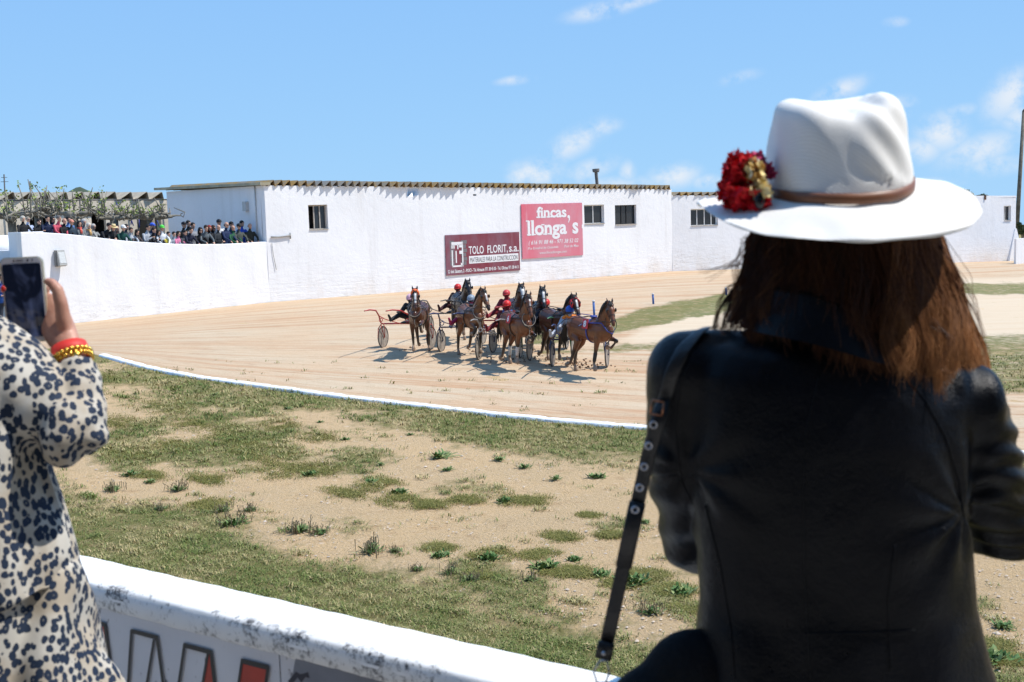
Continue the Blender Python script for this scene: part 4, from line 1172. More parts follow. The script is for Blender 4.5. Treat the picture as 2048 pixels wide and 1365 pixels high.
def leg_pts(top, angs, lens):
    p = [np.asarray(top, float)]
    for a, l in zip(angs, lens): p.append(p[-1] + A(math.sin(math.radians(a)), 0, -math.cos(math.radians(a))) * l)
    return p
def horse(name, label, loc, rz, coat, legs, yaw=0., nod=0., lift=0., s=.97, blaze=0., hood=None, straps=(.02, .02, .02), boots=None, number=None, blinkers=True, nosepale=False, collar=None):
    root = thing(name, label, 'horse', loc, rz, 'trotting race horses in the pack'); root.scale = (s, s, s)
    mb = MB(); pts = []; hoofs = []; dust = []
    Y1 = A(0, 1, 0)
    def T(p, r, n=12, side=Y1): mb.tube(p, r, n, side=side, round_=True)
    T([A(-.94, 0, 1.27), A(-.84, 0, 1.26), A(-.60, 0, 1.27), A(-.25, 0, 1.20), A(.12, 0, 1.17), A(.42, 0, 1.20), A(.62, 0, 1.20), A(.76, 0, 1.20)],
      [(.08, .10), (.17, .20), (.265, .285), (.265, .28), (.275, .315), (.235, .345), (.19, .29), (.11, .17)], 16)
    T([A(.10, 0, 1.42), A(.38, 0, 1.46), A(.6, 0, 1.5)], [(.06, .09), (.07, .11), (.07, .12)], 10)     # withers
    cy, sy = math.cos(yaw), math.sin(yaw)
    nk0 = A(.50, 0, 1.38)
    poll = A(.98, 0, 2.02 - nod)
    poll = A(nk0[0] + (poll[0] - nk0[0]) * cy, (poll[0] - nk0[0]) * sy * .9, poll[2])
    mid = (nk0 * .5 + poll * .5) + A(-.02, 0, .03)
    T([nk0 - A(.05, 0, .10), nk0 * .75 + poll * .25 + A(.0, 0, -.01), mid, poll * .82 + nk0 * .18, poll], [(.17, .28), (.125, .22), (.095, .165), (.08, .125), (.075, .10)], 12)
    f = A(math.cos(yaw * 1.15), math.sin(yaw * 1.15), 0); up = A(0, 0, 1); l = np.cross(up, f)
    a = math.radians(52 + nod * 25)                    # head slopes down
    hd = f * math.cos(a) - up * math.sin(a); hn = f * math.sin(a) + up * math.cos(a)      # along the face / out of the forehead
    H = lambda x, y, z: poll + hd * x + l * y + hn * z
    T([H(-.03, 0, .0), H(.08, 0, .005), H(.20, 0, -.01), H(.34, 0, .005), H(.47, 0, .01), H(.55, 0, -.005), H(.60, 0, -.015)],
      [(.075, .085), (.098, .115), (.092, .135), (.062, .085), (.050, .060), (.055, .062), (.045, .048)], 12, side=l)
    for k in (-1, 1):
        T([H(.0, k * .055, .05), H(-.08, k * .07, .09), H(-.165, k * .075, .115)], [(.028, .018), (.034, .016), (.008, .006)], 8, side=l)     # ears
        mb.ball(H(.19, k * .088, .05), .027, 8, 6); mb.ball(H(.555, k * .036, .018), (.020, .016, .020), 8, 6)
        mb.ball(H(.17, k * .06, -.045), (.07, .045, .075), 10, 8)
    FL, FR, HL, HR = legs
    lowers = []
    for k, an in ((1, FL), (-1, FR)):
        top = A(.44, k * .15, 1.02)
        mb.ball((.44, k * .15, 1.14), (.13, .085, .20), 10, 8)
        p = leg_pts(top, an, (.42, .30, .11, .07))
        T(p[:4], [(.085, .11), (.048, .055), (.036, .042), (.033, .038)], 10)
        mb.ball(p[1], (.056, .05, .062)); mb.ball(p[2], (.043, .040, .045))
        T([p[3] * .6 + p[2] * .4, p[3], p[4]], [(.040, .046), (.052, .062), (.056, .070)], 10)
        pts.append((p[1], p[3], .12)); hoofs.append((p[3], p[4])); lowers.append(p)
    for k, an in ((1, HL), (-1, HR)):
        mb.ball((-.60, k * .13, 1.12), (.22, .115, .27), 12, 9)
        top = A(-.55, k * .155, .98)
        p = leg_pts(top, an, (.20, .36, .37, .11, .07))
        T(p[:5], [(.10, .17), (.085, .12), (.052, .066), (.037, .044), (.034, .038)], 10)
        mb.ball(p[2] + A(-.02, 0, .01), (.052, .043, .065)); mb.ball(p[3], (.045, .040, .047))
        T([p[4] * .6 + p[3] * .4, p[4], p[5]], [(.040, .046), (.052, .062), (.056, .070)], 10)
        pts.append((p[2], p[4], .13)); hoofs.append((p[4], p[5])); lowers.append(p[1:])
    me = remesh(mb, .017, 3)
    V = coords(me); m = np.zeros(len(V))
    for a_, b_, r in pts: m = np.maximum(m, np.clip(1.5 - segdist(V, a_, b_) / r * 1.1, 0, 1))
    m = np.maximum(m, np.clip(1.6 - segdist(V, H(.54, 0, 0), H(.62, 0, -.02)) / .075, 0, 1) * (.25 if nosepale else .95))
    m = np.maximum(m, np.clip(1.5 - segdist(V, H(-.1, .07, .1), H(-.17, .075, .11)) / .05, 0, .8))
    m = np.maximum(m, np.clip(1.5 - segdist(V, H(-.1, -.07, .1), H(-.17, -.075, .11)) / .05, 0, .8))
    attr(me, 'pts', m)
    bl = np.clip(1.4 - segdist(V, H(.10, 0, .12), H(.20 + .25 * min(1, blaze), 0, .08)) / (.038 * (blaze if blaze > 0 else 1)), 0, 1) * (1 if blaze > 0 else 0)
    attr(me, 'blaze', np.clip(bl * 1.3, 0, 1))
    du = np.zeros(len(V))
    for a_, b_ in hoofs: du = np.maximum(du, np.clip(1.7 - segdist(V, a_, b_) / .10, 0, 1) * .75)
    du = np.maximum(du, np.clip((.55 - V[:, 2]) * .8, 0, .35)); attr(me, 'dust', du)
    mkobj('body', me, coat, root)
    # eyes
    e = MB()
    for k in (-1, 1): e.ball(H(.19, k * .100, .055), .020, 8, 6)
    e.build('eyes', GL, root)
    # mane and tail as many thin locks
    mm = MB(); r2 = random.Random(int(loc[0] * 100))
    for i in range(46):
        t = i / 45; c = nk0 + A(-.02, 0, .22) + (poll + A(-.02, 0, .09) - nk0 - A(-.02, 0, .22)) * t + A(-.05 * math.sin(PI * t), 0, .03 * math.sin(PI * t))
        sd_ = -1 if r2.random() < .75 else 1; ln = r2.uniform(.10, .20); bk = r2.uniform(-.10, .0)
        mm.tube([c, c + A(bk * .4, sd_ * .06, .02), c + A(bk, sd_ * .11, -ln)], [.022, .018, .004], 5)
    for i in range(8):
        c = H(-.05, r2.uniform(-.03, .03), .08); mm.tube([c, H(.03, r2.uniform(-.05, .05), .13), H(.13, r2.uniform(-.05, .05), .115)], [.016, .014, .004], 5)
    mm.build('mane', MANE, root)
    tl = MB()
    for i in range(22):
        y = r2.uniform(-.05, .05); z = r2.uniform(-.03, .03)
        tl.tube([A(-.93, y * .4, 1.30), A(-1.10, y, 1.22 + z), A(-1.18 + r2.uniform(-.04, .04), y * 2, .95), A(-1.16 + r2.uniform(-.06, .06), y * 2.4, .62 + r2.uniform(-.1, .1))], [.022, .026, .02, .004], 5)
    tl.build('tail', MANE, root)
    # bridle and harness
    br = MB()
    for x, ww in ((.03, .105), (.34, .073), (.50, .062)):
        c = H(x, 0, 0 if x < .1 else .0); n_ = 14; P_ = []
        for i in range(n_ + 1):
            th = 2 * PI * i / n_; P_.append(c + l * math.cos(th) * ww + hn * math.sin(th) * (ww * 1.25 if x < .1 else ww * (1.32 if x > .3 and x < .4 else 1.08)))
        br.tube(P_, .008, 5, cap=False)
    for k in (-1, 1): br.tube([H(.03, k * .102, -.02), H(.2, k * .112, -.02), H(.36, k * .078, -.01), H(.52, k * .062, -.01)], .008, 5)
    br.build('bridle', LEATH, root)
    if blinkers:
        b2 = MB()
        for k in (-1, 1): b2.ball(H(.18, k * .125, .04), (.055, .022, .055), 10, 7, np.stack([hd, l, hn], 1))
        b2.build('blinkers', LEATH, root)
    hs_ = MB()
    def girth(x, ry, rz_, zc, r):
        hs_.tube([A(x, ry * math.cos(t_), zc + rz_ * math.sin(t_)) for t_ in np.linspace(0, 2 * PI, 19)], (r * 2.2, r), 6, side=A(1, 0, 0), cap=False)
    girth(.12, .290, .335, 1.18, .012)
    hs_.ball((.12, 0, 1.545), (.09, .11, .04), 10, 6)
    cc = [A(.66, .20, 1.42), A(.80, .13, 1.22), A(.86, 0, 1.13), A(.80, -.13, 1.22), A(.66, -.20, 1.42)]
    hs_.tube([A(.12, .27, 1.40)] + cc + [A(.12, -.27, 1.40)], (.018, .008), 6, side=A(0, 0, 1))
    hs_.tube([A(.10, 0, 1.57), A(-.4, 0, 1.59), A(-.8, 0, 1.48), A(-.92, 0, 1.33)], .012, 5)
    hs_.build('harness', LEATH if collar is None else mat('harness ' + str(collar), collar, .6), root)
    rn = MB()      # martingale and reins
    rn.tube([H(.52, .065, 0), A(.60, .25, 1.48), A(.12, .20, 1.58), A(-.9, .18, 1.42), A(-1.25, .15, 1.22)], .009, 5)
    rn.tube([H(.52, -.065, 0), A(.60, -.25, 1.48), A(.12, -.20, 1.58), A(-.9, -.18, 1.42), A(-1.25, -.15, 1.22)], .009, 5)
    rn.build('reins', LEATH, root)
    mg = MB(); mg.ring(A(.80, 0, 1.40), .20, .010, nrm(A(1, 0, .25)), 18, 5); mg.tube([A(.83, 0, 1.21), A(.84, .0, 1.0), A(.62, 0, .86)], .012, 5)
    mg.build('martingale', mat('pale strap', (.30, .27, .23), .7) if collar is None else LEATH, root)
    if hood is not None:
        hm = MB(); kind, c_ = hood
        if kind == 'brow':
            hm.tube([H(.06, -.105, .02), H(.03, -.07, .10), H(.02, 0, .13), H(.03, .07, .10), H(.06, .105, .02)], [(.05, .022)] * 5, 8, side=hd, round_=True)
            for k in (-1, 1): hm.tube([H(.02, k * .1, .02), H(.12, k * .112, .0)], [(.04, .012)] * 2, 8, side=hd, round_=True)
        else:
            hm.tube([H(.07, -.105, .03), H(.06, 0, .132), H(.07, .105, .03)], [(.022, .014)] * 3, 8, side=hd, round_=True)
            for k in (-1, 1): hm.ball(H(.17, k * .118, .0), (.125, .026, .085), 12, 8, np.stack([hd, l, hn], 1))
        hm.build('hood', mat('hood %s' % kind, c_, .7), root)
    if boots is not None:
        for (i, j, c_) in boots:
            p = lowers[i]; bm = MB(); bm.tube([p[j] * .92 + p[j + 1] * .08, p[j] * .2 + p[j + 1] * .8], [(.052, .06), (.046, .052)], 10, side=Y1, round_=True)
            bm.build('leg_boot', mat('boot' + str(c_), c_, .7), root)
    if number:
        nb_ = MB(); nb_.box((.12, -.305, 1.38), (.22, .012, .26), np.array(Matrix.Rotation(-.25, 3, 'X'))); pn = nb_.build('number_cloth', mat('red number cloth', (.55, .05, .06), .7), root, smooth=False)
        V_, F_ = textmesh(number, .22, 1, .01); nt = MB(); RX = np.array(Matrix.Rotation(-.25, 3, 'X'))
        nt.add([A(.12, -.305, 1.38) + RX @ A(x - .065, -.009, y - .075) for x, y in V_], F_); nt.build('lettering', SW, pn, smooth=False)
    return root

# ------------------------------------------------------------------ sulkies and drivers
TYRE = mat('dusty tyre', (.09, .08, .07), .9); DISC = mat('dusty wheel disc', (.30, .265, .225), .6, .3, 9)
def sulky(label, loc, rz, colr, s=1.0, tw=.72, shaft_up=1.30, disc=True):
    root = thing('sulky', label, 'sulky', loc, rz, 'racing sulkies drawn by the trotters'); root.scale = (s, s, s)
    fm = mat('frame %.3f %.3f' % colr[:2], colr, .35, .05)
    R_ = .335
    for k in (-1, 1):
        w_ = MB(); w_.ring((0, k * tw, R_), R_ - .020, .020, (0, 1, 0), 30, 7); wo_ = w_.build('wheel', TYRE, root)
        w_ = MB(); w_.tube([A(0, k * tw - .022, R_), A(0, k * tw - .004, R_)], [.07, R_ - .028], 28); w_.tube([A(0, k * tw + .004, R_), A(0, k * tw + .022, R_)], [R_ - .028, .07], 28)
        w_.build('disc', DISC, wo_, angle=30)
        w_ = MB(); w_.tube([A(0, k * tw - .05, R_), A(0, k * tw + .05, R_)], .022, 8); w_.build('hub', fm, wo_)
        f_ = MB()
        for q in (-.055, .055):
            f_.tube([A(.0, k * tw + q, R_), A(-.02, k * tw + q, .62), A(.02, k * tw + q * .7, .735), A(.08, k * (tw - .08), .75)], .013, 6)
            f_.tube([A(.0, k * tw + q, R_), A(.17, k * tw + q, .60), A(.22, k * (tw - .06), .74)], .011, 6)
        f_.tube([A(.34, k * tw, .35), A(.30, k * tw, .62), A(.1, k * tw, .735)], .011, 6)
        f_.build('fork', fm, root)
        sh = MB()
        sh.tube([A(.05, k * (tw - .02), .74), A(.30, k * (tw - .10), .80), A(.75, k * (tw - .28), 1.05), A(1.15, k * .40, shaft_up - .06), A(1.6, k * .36, shaft_up), A(1.95, k * .34, shaft_up)], [.022, .024, .024, .022, .020, .016], 8)
        sh.tube([A(.02, k * .22, .75), A(.45, k * .48, .92), A(.75, k * (tw - .28), 1.05)], .014, 6)
        sh.build('shaft', fm, root)
    ax = MB(); ax.tube([A(.04, -tw + .02, .74), A(.0, 0, .75), A(.04, tw - .02, .74)], .022, 8); ax.build('crossbar', fm, root)
    se = MB(); se.tube([A(-.16, 0, .80), A(.14, 0, .79)], [(.17, .035), (.13, .03)], 12, side=A(0, 1, 0), round_=True); se.tube([A(-.2, -.14, .85), A(-.22, 0, .93), A(-.2, .14, .85)], .025, 8); se.build('seat', mat('black seat', (.015, .015, .015), .6), root)
    for k in (-1, 1):
        sr = MB(); sr.ring(A(.80, k * .43, .93), .055, .012, (1, 0, .4), 12, 5); sr.build('stirrup', fm, root)
    return root

def driver(label, loc, rz, top, helm, pants=(.72, .72, .72), s=1.0, lean=.25, extra=None, gog=None):
    root = thing('person', label, 'person', loc, rz, 'sulky drivers in the pack'); root.scale = (s, s, s)
    mb = MB(); segs = []
    def limb(p, r, m, n=10, side=None):
        mb.tube(p, r, n, side=side, round_=True)
        for a, b_, ra in zip(p[:-1], p[1:], r[:-1]): segs.append((a, b_, (max(ra) if isinstance(ra, tuple) else ra), m))
    pel = A(-.02, 0, .90); sd_ = A(math.sin(lean), 0, math.cos(lean)); nb = pel + sd_ * .50
    limb([pel, pel + sd_ * .15, pel + sd_ * .32, pel + sd_ * .44, nb], [(.19, .15), (.18, .14), (.215, .15), (.20, .13), (.11, .09)], 0, 14, A(0, 1, 0))
    limb([pel + A(0, 0, -.01), pel + A(.05, 0, .0)], [(.17, .115), (.16, .10)], 1, 12, A(0, 1, 0))
    limb([nb, nb + sd_ * .09], [.055, .052], 2)
    hc = nb + sd_ * .06 + A(.05, 0, .075); q, R = head(mb, hc, A(1, 0, -.18), A(0, 0, 1), 1.08); segs.append((hc, hc, .13, 2))
    for k in (-1, 1):
        kn = A(.46, k * .30, 1.02); an = A(.80, k * .42, .90)
        limb([pel + A(.02, k * .10, 0), kn, an], [.105, .078, .052], 1)
        limb([an + A(-.02, 0, .02), an + A(.10, 0, .16)], [(.042, .05), (.038, .032)], 3, 8, A(0, 1, 0))
        sh = nb - sd_ * .05 + A(0, k * .19, 0); el = sh + A(.20, k * .08, -.20); wr_ = el + A(.26, -k * .07, .05)
        limb([sh, el, wr_], [.078, .064, .045], 0)
        hand(mb, wr_, A(1, 0, -.1), A(0, -k * .6, .8), 1.0, 1.2, fr=.010, side=k); segs.append((wr_ + A(.02, 0, 0), wr_ + A(.15, 0, 0), .03, 2))
    me = remesh(mb, .016, 3); facemats(me, segs)
    b_ = mkobj('body', me, [TOP, mat('driver trousers %.2f' % pants[0], pants, .8), SKIN, mat('black boot', (.02, .02, .02), .5)], root); b_.color = (*top, 1)
    h_ = helmet(q, R, 1.08).build('helmet', ACC, root); h_.color = (*helm, 1)
    g_ = MB(); g_.tube([q(.06, -.07, .012), q(.097, -.03, .012), q(.10, .03, .012), q(.06, .07, .012)], [(.026, .014)] * 4, 8, side=R @ A(0, 0, 1), round_=True)
    g_.build('goggles', mat('goggles', gog or (.02, .02, .025), .2), root)
    if label.startswith('driver in a blue cap'):
        v_ = MB(); v_.tube([nb + A(.02, -.20, -.05), nb + A(.02, -.10, .015), nb + A(.09, 0, -.01), nb + A(.02, .10, .015), nb + A(.02, .20, -.05)], [(.075, .05)] * 5, 10, side=A(1, 0, 0), round_=True)
        v_.build('collar', mat('orange cloth', (.85, .25, .03), .7), root)
    if extra is not None:
        v_ = MB()
        for k in (-1, 1): v_.tube([pel + sd_ * .10 + A(.115, k * .03, 0), pel + sd_ * .44 + A(.10, k * .10, 0), nb + A(.02, k * .11, .02)], [(.035, .012)] * 3, 8, side=A(0, 1, 0), round_=True)
        v_.build('vest_stripe', mat('stripe %.2f' % extra[0], extra, .7), root)
    return root

def flat(u, v): 
    g = G(u, v); return g
# leg poses: angles (deg from straight down, + forward) for each segment
LIFT_F, DOWN_F, PUSH_H, LIFT_H = (78, -48, -100, -70), (-14, -14, 18, 8), (-16, -44, -10, 18, 8), (58, -30, -28, -75, -60)
REACH_F, BACK_F, UNDER_H, FLY_H = (50, 22, 0, 0), (-34, -46, -95, -100), (40, -30, 10, 22, 12), (-30, -30, -62, -105, -90)
TROT_A = (LIFT_F, DOWN_F, PUSH_H, LIFT_H)
TROT_B = (DOWN_F, LIFT_F, LIFT_H, PUSH_H)
TROT_C = (REACH_F, BACK_F, FLY_H, UNDER_H)
TROT_D = (BACK_F, REACH_F, UNDER_H, FLY_H)
def lowest(legs):
    m = 9
    for i, an in enumerate(legs):
        z = 1.02 if i < 2 else .98
        for a_, l_ in zip(an, (.42, .30, .11, .07) if i < 2 else (.20, .36, .37, .11, .07)): z -= math.cos(math.radians(a_)) * l_
        m = min(m, z - .05)
    return m
# name, wheels (left px, right px), frame colour, horse: dir etc
RIGS = [
 dict(w=((766, 695), (865, 700)), hx=(840, 4), hu=836, head=-4, coat=DBAY, legs=TROT_A, yaw=.12, nod=.07, blaze=.8, hood=('brow', (.75, .13, .03)), fc=(.42, .035, .03),
      h='bay horse with an orange brow hood and thin white blaze, leftmost of the pack', sk='red sulky at the left of the pack',
      dr='driver in a pink and white cap behind the orange-hooded horse', top=(.03, .03, .03), helm=(.72, .42, .50), lean=.5, dx=-.36),
 dict(w=((860, 672), (950, 675)), hx=(926, 3), fwd=1.4, hu=924, head=14, coat=BLKH, legs=TROT_D, yaw=.1, nod=.10, blaze=0, hood=None, fc=(.05, .05, .05),
      h='black horse with raised head behind the grey-helmeted driver', sk='black sulky second from the left, partly hidden by the navy one',
      dr='driver in a plain red cap and dark maroon jacket on the black sulky', top=(.05, .015, .02), helm=(.62, .03, .03), lean=.3, dx=-.25),
 dict(w=((882, 703.5), (988, 708)), fwd=1.2, hx=(945, 7), hu=952, head=20, coat=LBAY, legs=TROT_B, yaw=.25, nod=.04, blaze=.6, hood=None, fc=(.02, .03, .10),
      h='light bay horse between the grey-helmeted driver and the dark bay with a round martingale', sk='navy sulky behind the light bay horse',
      dr='driver in a grey helmet and magenta jacket on the navy sulky', top=(.40, .03, .09), helm=(.28, .33, .38), lean=.3, dx=-.15, extra=(.5, .5, .55)),
 dict(w=((965, 688), (1065, 692)), fwd=1.4, hx=(1035, 3), hu=1021, head=8, coat=DBAY, legs=TROT_C, yaw=.1, nod=.05, blaze=1.6, hood=None, fc=(.35, .03, .03),
      h='bay horse with a broad white face marking at the back of the pack', sk='red-framed sulky at the back behind the white-faced horse',
      dr='driver in a red cap with pale rim, just left of the white-faced horse', top=(.28, .03, .04), helm=(.60, .06, .06), lean=.35, dx=-.35),
 dict(w=((957, 719.6), (1061, 723)), hx=(1036, 9), hu=1022, head=24, coat=BAY, legs=TROT_A, yaw=-.05, nod=.02, blaze=.45, hood=None, fc=(.26, .25, .24),
      h='bay horse in front with a white neck strap and red number cloth', sk='silver sulky in the front middle of the pack',
      dr='driver in a bright red cap and maroon jacket on the silver sulky', top=(.20, .025, .03), helm=(.68, .03, .025), lean=.35, dx=-.32, extra=(.05, .10, .30), number='6'),
 dict(w=((1035, 696), (1135, 699)), fwd=1.3, hx=(1081, 3), head=4, coat=BLKH, legs=TROT_B, yaw=.05, nod=.05, blaze=.9, hood=None, fc=(.05, .05, .05),
      h='dark horse with blinkers looking straight ahead above the driver in blue goggles', sk='dark sulky hidden at the back right of the pack', dr=None),
 dict(w=((1040, 716), (1147, 718)), fwd=1.15, hx=(1118, 6), hu=1097, head=28, coat=DBAY, legs=TROT_A, yaw=.05, nod=.12, blaze=.7, hood=('cheeks', (.55, .02, .03)), fc=(.05, .16, .08),
      h='dark bay horse wearing a red hood with cheek cups', sk='green-tinted sulky behind the red-hooded horse',
      dr='driver in a red cap and blue goggles holding green reins', top=(.025, .025, .035), helm=(.65, .03, .02), lean=.35, dx=-.05, gog=(.03, .06, .40)),
 dict(w=((1104, 733), (1216, 736)), hx=(1184, 8), hu=1146, head=36, coat=BAY, legs=TROT_A, yaw=-.15, nod=.11, blaze=0, hood=None, fc=(.02, .03, .05),
      h='bay horse with a blue breast strap leading at the right of the pack', sk='dark sulky with grey disc wheels at the right end of the pack',
      dr='driver in a blue cap and orange collar on the rightmost sulky', top=(.45, .47, .52), helm=(.05, .14, .55), lean=.45, dx=-.22, collar=(.03, .05, .25), number='8'),
]
for i, r in enumerate(RIGS):
    a = G(*r['w'][0]); b = G(*r['w'][1]); c = (a + b) / 2
    wdt = np.hypot(*(b - a)[:2]) / 2 - .02
    d = nrm(A(b[0] - a[0], b[1] - a[1], 0)); rz = math.atan2(d[1], d[0]) - PI / 2       # forward is toward the camera
    s_ = 1.0
    sulky(r['sk'], (c[0], c[1], c[2]), rz, r['fc'], 1.0, tw=wdt)
    hr = -PI / 2 + math.radians(r['head'])
    fwd = A(math.cos(hr), math.sin(hr), 0)
    base = c + A(math.cos(rz), math.sin(rz), 0) * r.get('fwd', 1.5)
    # keep the horse under its column in the picture
    tgt = G(r['hx'][0], (r['w'][0][1] + r['w'][1][1]) / 2 + 4)
    base = A(tgt[0] * base[1] / tgt[1], base[1], 0)
    base[2] = float(gz(base[0], base[1])) - lowest(r['legs']) * .95
    lab = r['h']
    boots = [(1, 1, (.55, .5, .45)), (2, 1, (.5, .5, .48))] if i == 4 else ([(1, 1, (.02, .02, .02))] if i in (2, 7) else None)
    horse('race_horse', lab, tuple(base), hr, r['coat'], r['legs'], yaw=r['yaw'] - math.radians(r['head']) * .35, nod=r['nod'], s=.94, blaze=r['blaze'], hood=r['hood'], boots=boots,
          number=r.get('number'), collar=r.get('collar'), nosepale=(i in (0, 4, 7)))
    if r['dr']:
        lat = A(d[0], d[1], 0) * ((r['hu'] - (r['w'][0][0] + r['w'][1][0]) / 2) / FPX * c[1])
        driver(r['dr'], tuple(c + lat + A(0, -.05, .03)), rz, r['top'], r['helm'], s=1.0, lean=r['lean'], extra=r.get('extra'), gog=r.get('gog'))
# clods of sand thrown up by the hooves
V = []; mb = MB()
for (u, v, n_, sp_) in ((1158, 731, 34, .22), (1182, 738, 34, .25), (1010, 722, 16, .3), (945, 705, 14, .3), (1070, 722, 18, .35), (822, 701, 12, .2), (1120, 728, 18, .3)):
    g = G(u, v)
    for k in range(n_):
        q_ = g + A(rnd.gauss(0, sp_), rnd.gauss(0, sp_), 0); q_[2] = float(gz(q_[0], q_[1])) + abs(rnd.gauss(0, .07))
        mb.ball(q_, (rnd.uniform(.012, .04), rnd.uniform(.012, .04), rnd.uniform(.01, .03)), 6, 4)
tag(mb.build('kicked_up_soil', mat('loose soil', (.17, .10, .06), .95)), 'clods of brown soil kicked up around the hooves of the pack', 'soil', kind='stuff')

# blue marker posts along the inner edge
def post(u, vb, vt, label):
    g = G(u, vb); h = (P(u, vt, g[1])[2] - g[2])
    r = thing('marker_post', label, 'post', tuple(g), 0, 'marker posts on the inner edge of the track')
    mb = MB(); mb.tube([A(0, 0, -.05), A(-.02, 0, h - .06)], .042, 10); mb.build('shaft', mat('blue post', (.05, .13, .36), .6, .3, 6), r)
    mb = MB(); mb.tube([A(-.02, 0, h - .06), A(-.022, 0, h)], [.05, .045], 10); mb.build('post_cap', mat('pale cap', (.6, .6, .62), .6), r)
post(1189, 640, 601, 'blue marker post rising behind the rightmost horse')
post(1307, 609, 587, 'thin blue marker post at the tip of the infield grass')
post(1453, 591, 575, 'blue marker post beside the loose hair of the woman in the hat')
# tall pole at the right edge
g = P(2052, 505, 92) * A(1, 1, 0); r = thing('utility_pole', 'tall weathered pole at the right edge beyond the outbuilding', 'pole', tuple(g))
mb = MB(); mb.tube([A(-.45, 1, -1.5), A(.02, 1, 10.9)], [.19, .12], 10); mb.build('shaft', mat('weathered wood', (.14, .12, .09), .9, .4, 3), r)
mb = MB(); mb.tube([A(.02, 1, 10.9), A(.05, 1, 11.1)], [.13, .05], 10); mb.build('post_cap', mat('weathered wood', (.14, .12, .09), .9), r)
# thin mast left
for (u, vt, lab) in ((8, 349, 'thin mast rising behind the pruned trees at the far left'), (60, 363, 'second thinner mast right of the first one')):
    c = P(u, 430, 55); t_ = P(u, vt, 55); r = MB(); r.tube([A(c[0], c[1], 2.2), t_], .03, 6)
    if u == 8: r.tube([t_ + A(-.18, 0, -.35), t_ + A(.18, 0, -.35)], .012, 5); r.tube([t_ + A(-.14, 0, -.15), t_ + A(.14, 0, -.15)], .012, 5)
    tag(r.build('mast', mat('dark steel', (.05, .05, .05), .6)), lab, 'mast')

# ------------------------------------------------------------------ pollarded trees on the terrace
BARK = mat('grey bark', (.20, .18, .14), .95, .35, 6, .6, 25)
def leafmat(name, a, b):
    g = NG(name); g.col(g.mix(g.ramp(g.noise(g.pos(), 3.5, 4), .35, .65), a, b)); g.set(Roughness=.6)
    g.b.inputs['Transmission Weight'].default_value = 0; return g.m
LEAF = leafmat('young leaves', (.16, .22, .03), (.26, .33, .06)); LEAFD = leafmat('dark foliage', (.045, .065, .025), (.09, .12, .04))
def pollard(u, vb, u0, u1, vmid, D, label, seed, up=1.):
    r = random.Random(seed); g = P(u, vb, D); g[2] = FLOORZ(LT * .5) if u > 100 else FLOORZ(0)
    root = thing('pollarded_tree', label, 'tree', tuple(g), 0, 'pollarded trees on the terrace')
    forkz = P(u, vmid + 8, D)[2] - g[2]
    tr = MB(); tr.tube([A(0, 0, -.05), A(.04, 0, forkz * .5), A(.0, 0, forkz)], [.24, .17, .16], 10); tr.build('trunk', BARK, root)
    cr = MB(); tips = []
    x0 = P(u0, vmid, D)[0] - g[0]; x1 = P(u1, vmid, D)[0] - g[0]
    def limb(p, d, L, rr, depth):
        P_ = [p]; R_ = [rr]; n_ = 6
        for k in range(n_):
            d = nrm(d + A(r.gauss(0, .34), r.gauss(0, .34), r.gauss(0, .22)))
            if depth < 2: d[2] *= .55; d = nrm(d)
            P_.append(P_[-1] + d * L / n_); R_.append(rr * (1 - .55 * (k + 1) / n_) * (1 + .25 * (r.random() < .4)))
        cr.tube(P_, R_, 7)
        if depth < 2:
            for k in range(3):
                i = r.randint(2, n_); nd = nrm(d + A(r.gauss(0, .7), r.gauss(0, .7), r.gauss(.15, .45)))
                limb(P_[i], nd, L * r.uniform(.38, .62), R_[i] * .75, depth + 1)
        if depth >= 1 and r.random() < .42:
            q_ = P_[-1]; cr.ball(q_, R_[-1] * 1.6, 6, 5); h_ = r.uniform(.2, .75) * up
            t2 = [q_, q_ + A(r.gauss(0, .06), r.gauss(0, .06), h_ * .5), q_ + A(r.gauss(0, .14), r.gauss(0, .1), h_)]
            cr.tube(t2, [R_[-1] * .9, .028, .016], 5); tips.append(t2[-1]); tips.append(t2[1])
    for k in range(7):
        side_ = (x0 if k % 2 else x1) * r.uniform(.35, .75)
        limb(A(0, 0, forkz - .1), nrm(A(side_, r.gauss(0, .8), abs(side_) * .18 + .15)), abs(side_) * 1.05 + .2, .125, 0)
    cr.build('branches', BARK, root)
    lf = MB()
    for t_ in tips:
        if r.random() < .30:
            for k in range(8):
                c = t_ + A(r.gauss(0, .09), r.gauss(0, .09), r.gauss(0, .09)); a_ = nrm(A(r.gauss(0, 1), r.gauss(0, 1), r.gauss(0, 1))); b_ = nrm(np.cross(a_, A(r.gauss(0, 1), r.gauss(0, 1), .3))); z_ = r.uniform(.04, .075)
                lf.add([c - a_ * z_, c + b_ * z_ * .6, c + a_ * z_, c - b_ * z_ * .6], [(0, 1, 2, 3)])
    lf.build('leaves', LEAF, root)
pollard(24, 462, -70, 100, 420, 46.5, 'pruned tree with bare knotted branches at the far left of the terrace', 3, 1.5)
pollard(78, 462, 20, 150, 413, 48.5, 'pruned bare tree behind the man in the navy blazer', 14, 1.2)
pollard(149, 460, 90, 225, 420, 46.8, 'thick-trunked pruned tree behind the grey cardigan', 5, 1.2)
pollard(229, 462, 185, 285, 424, 47.5, 'pruned bare tree behind the straw hat', 8, .8)
pollard(303, 462, 262, 345, 422, 49.0, 'pruned bare tree in front of the shed door beside the shaded wall', 11, .8)

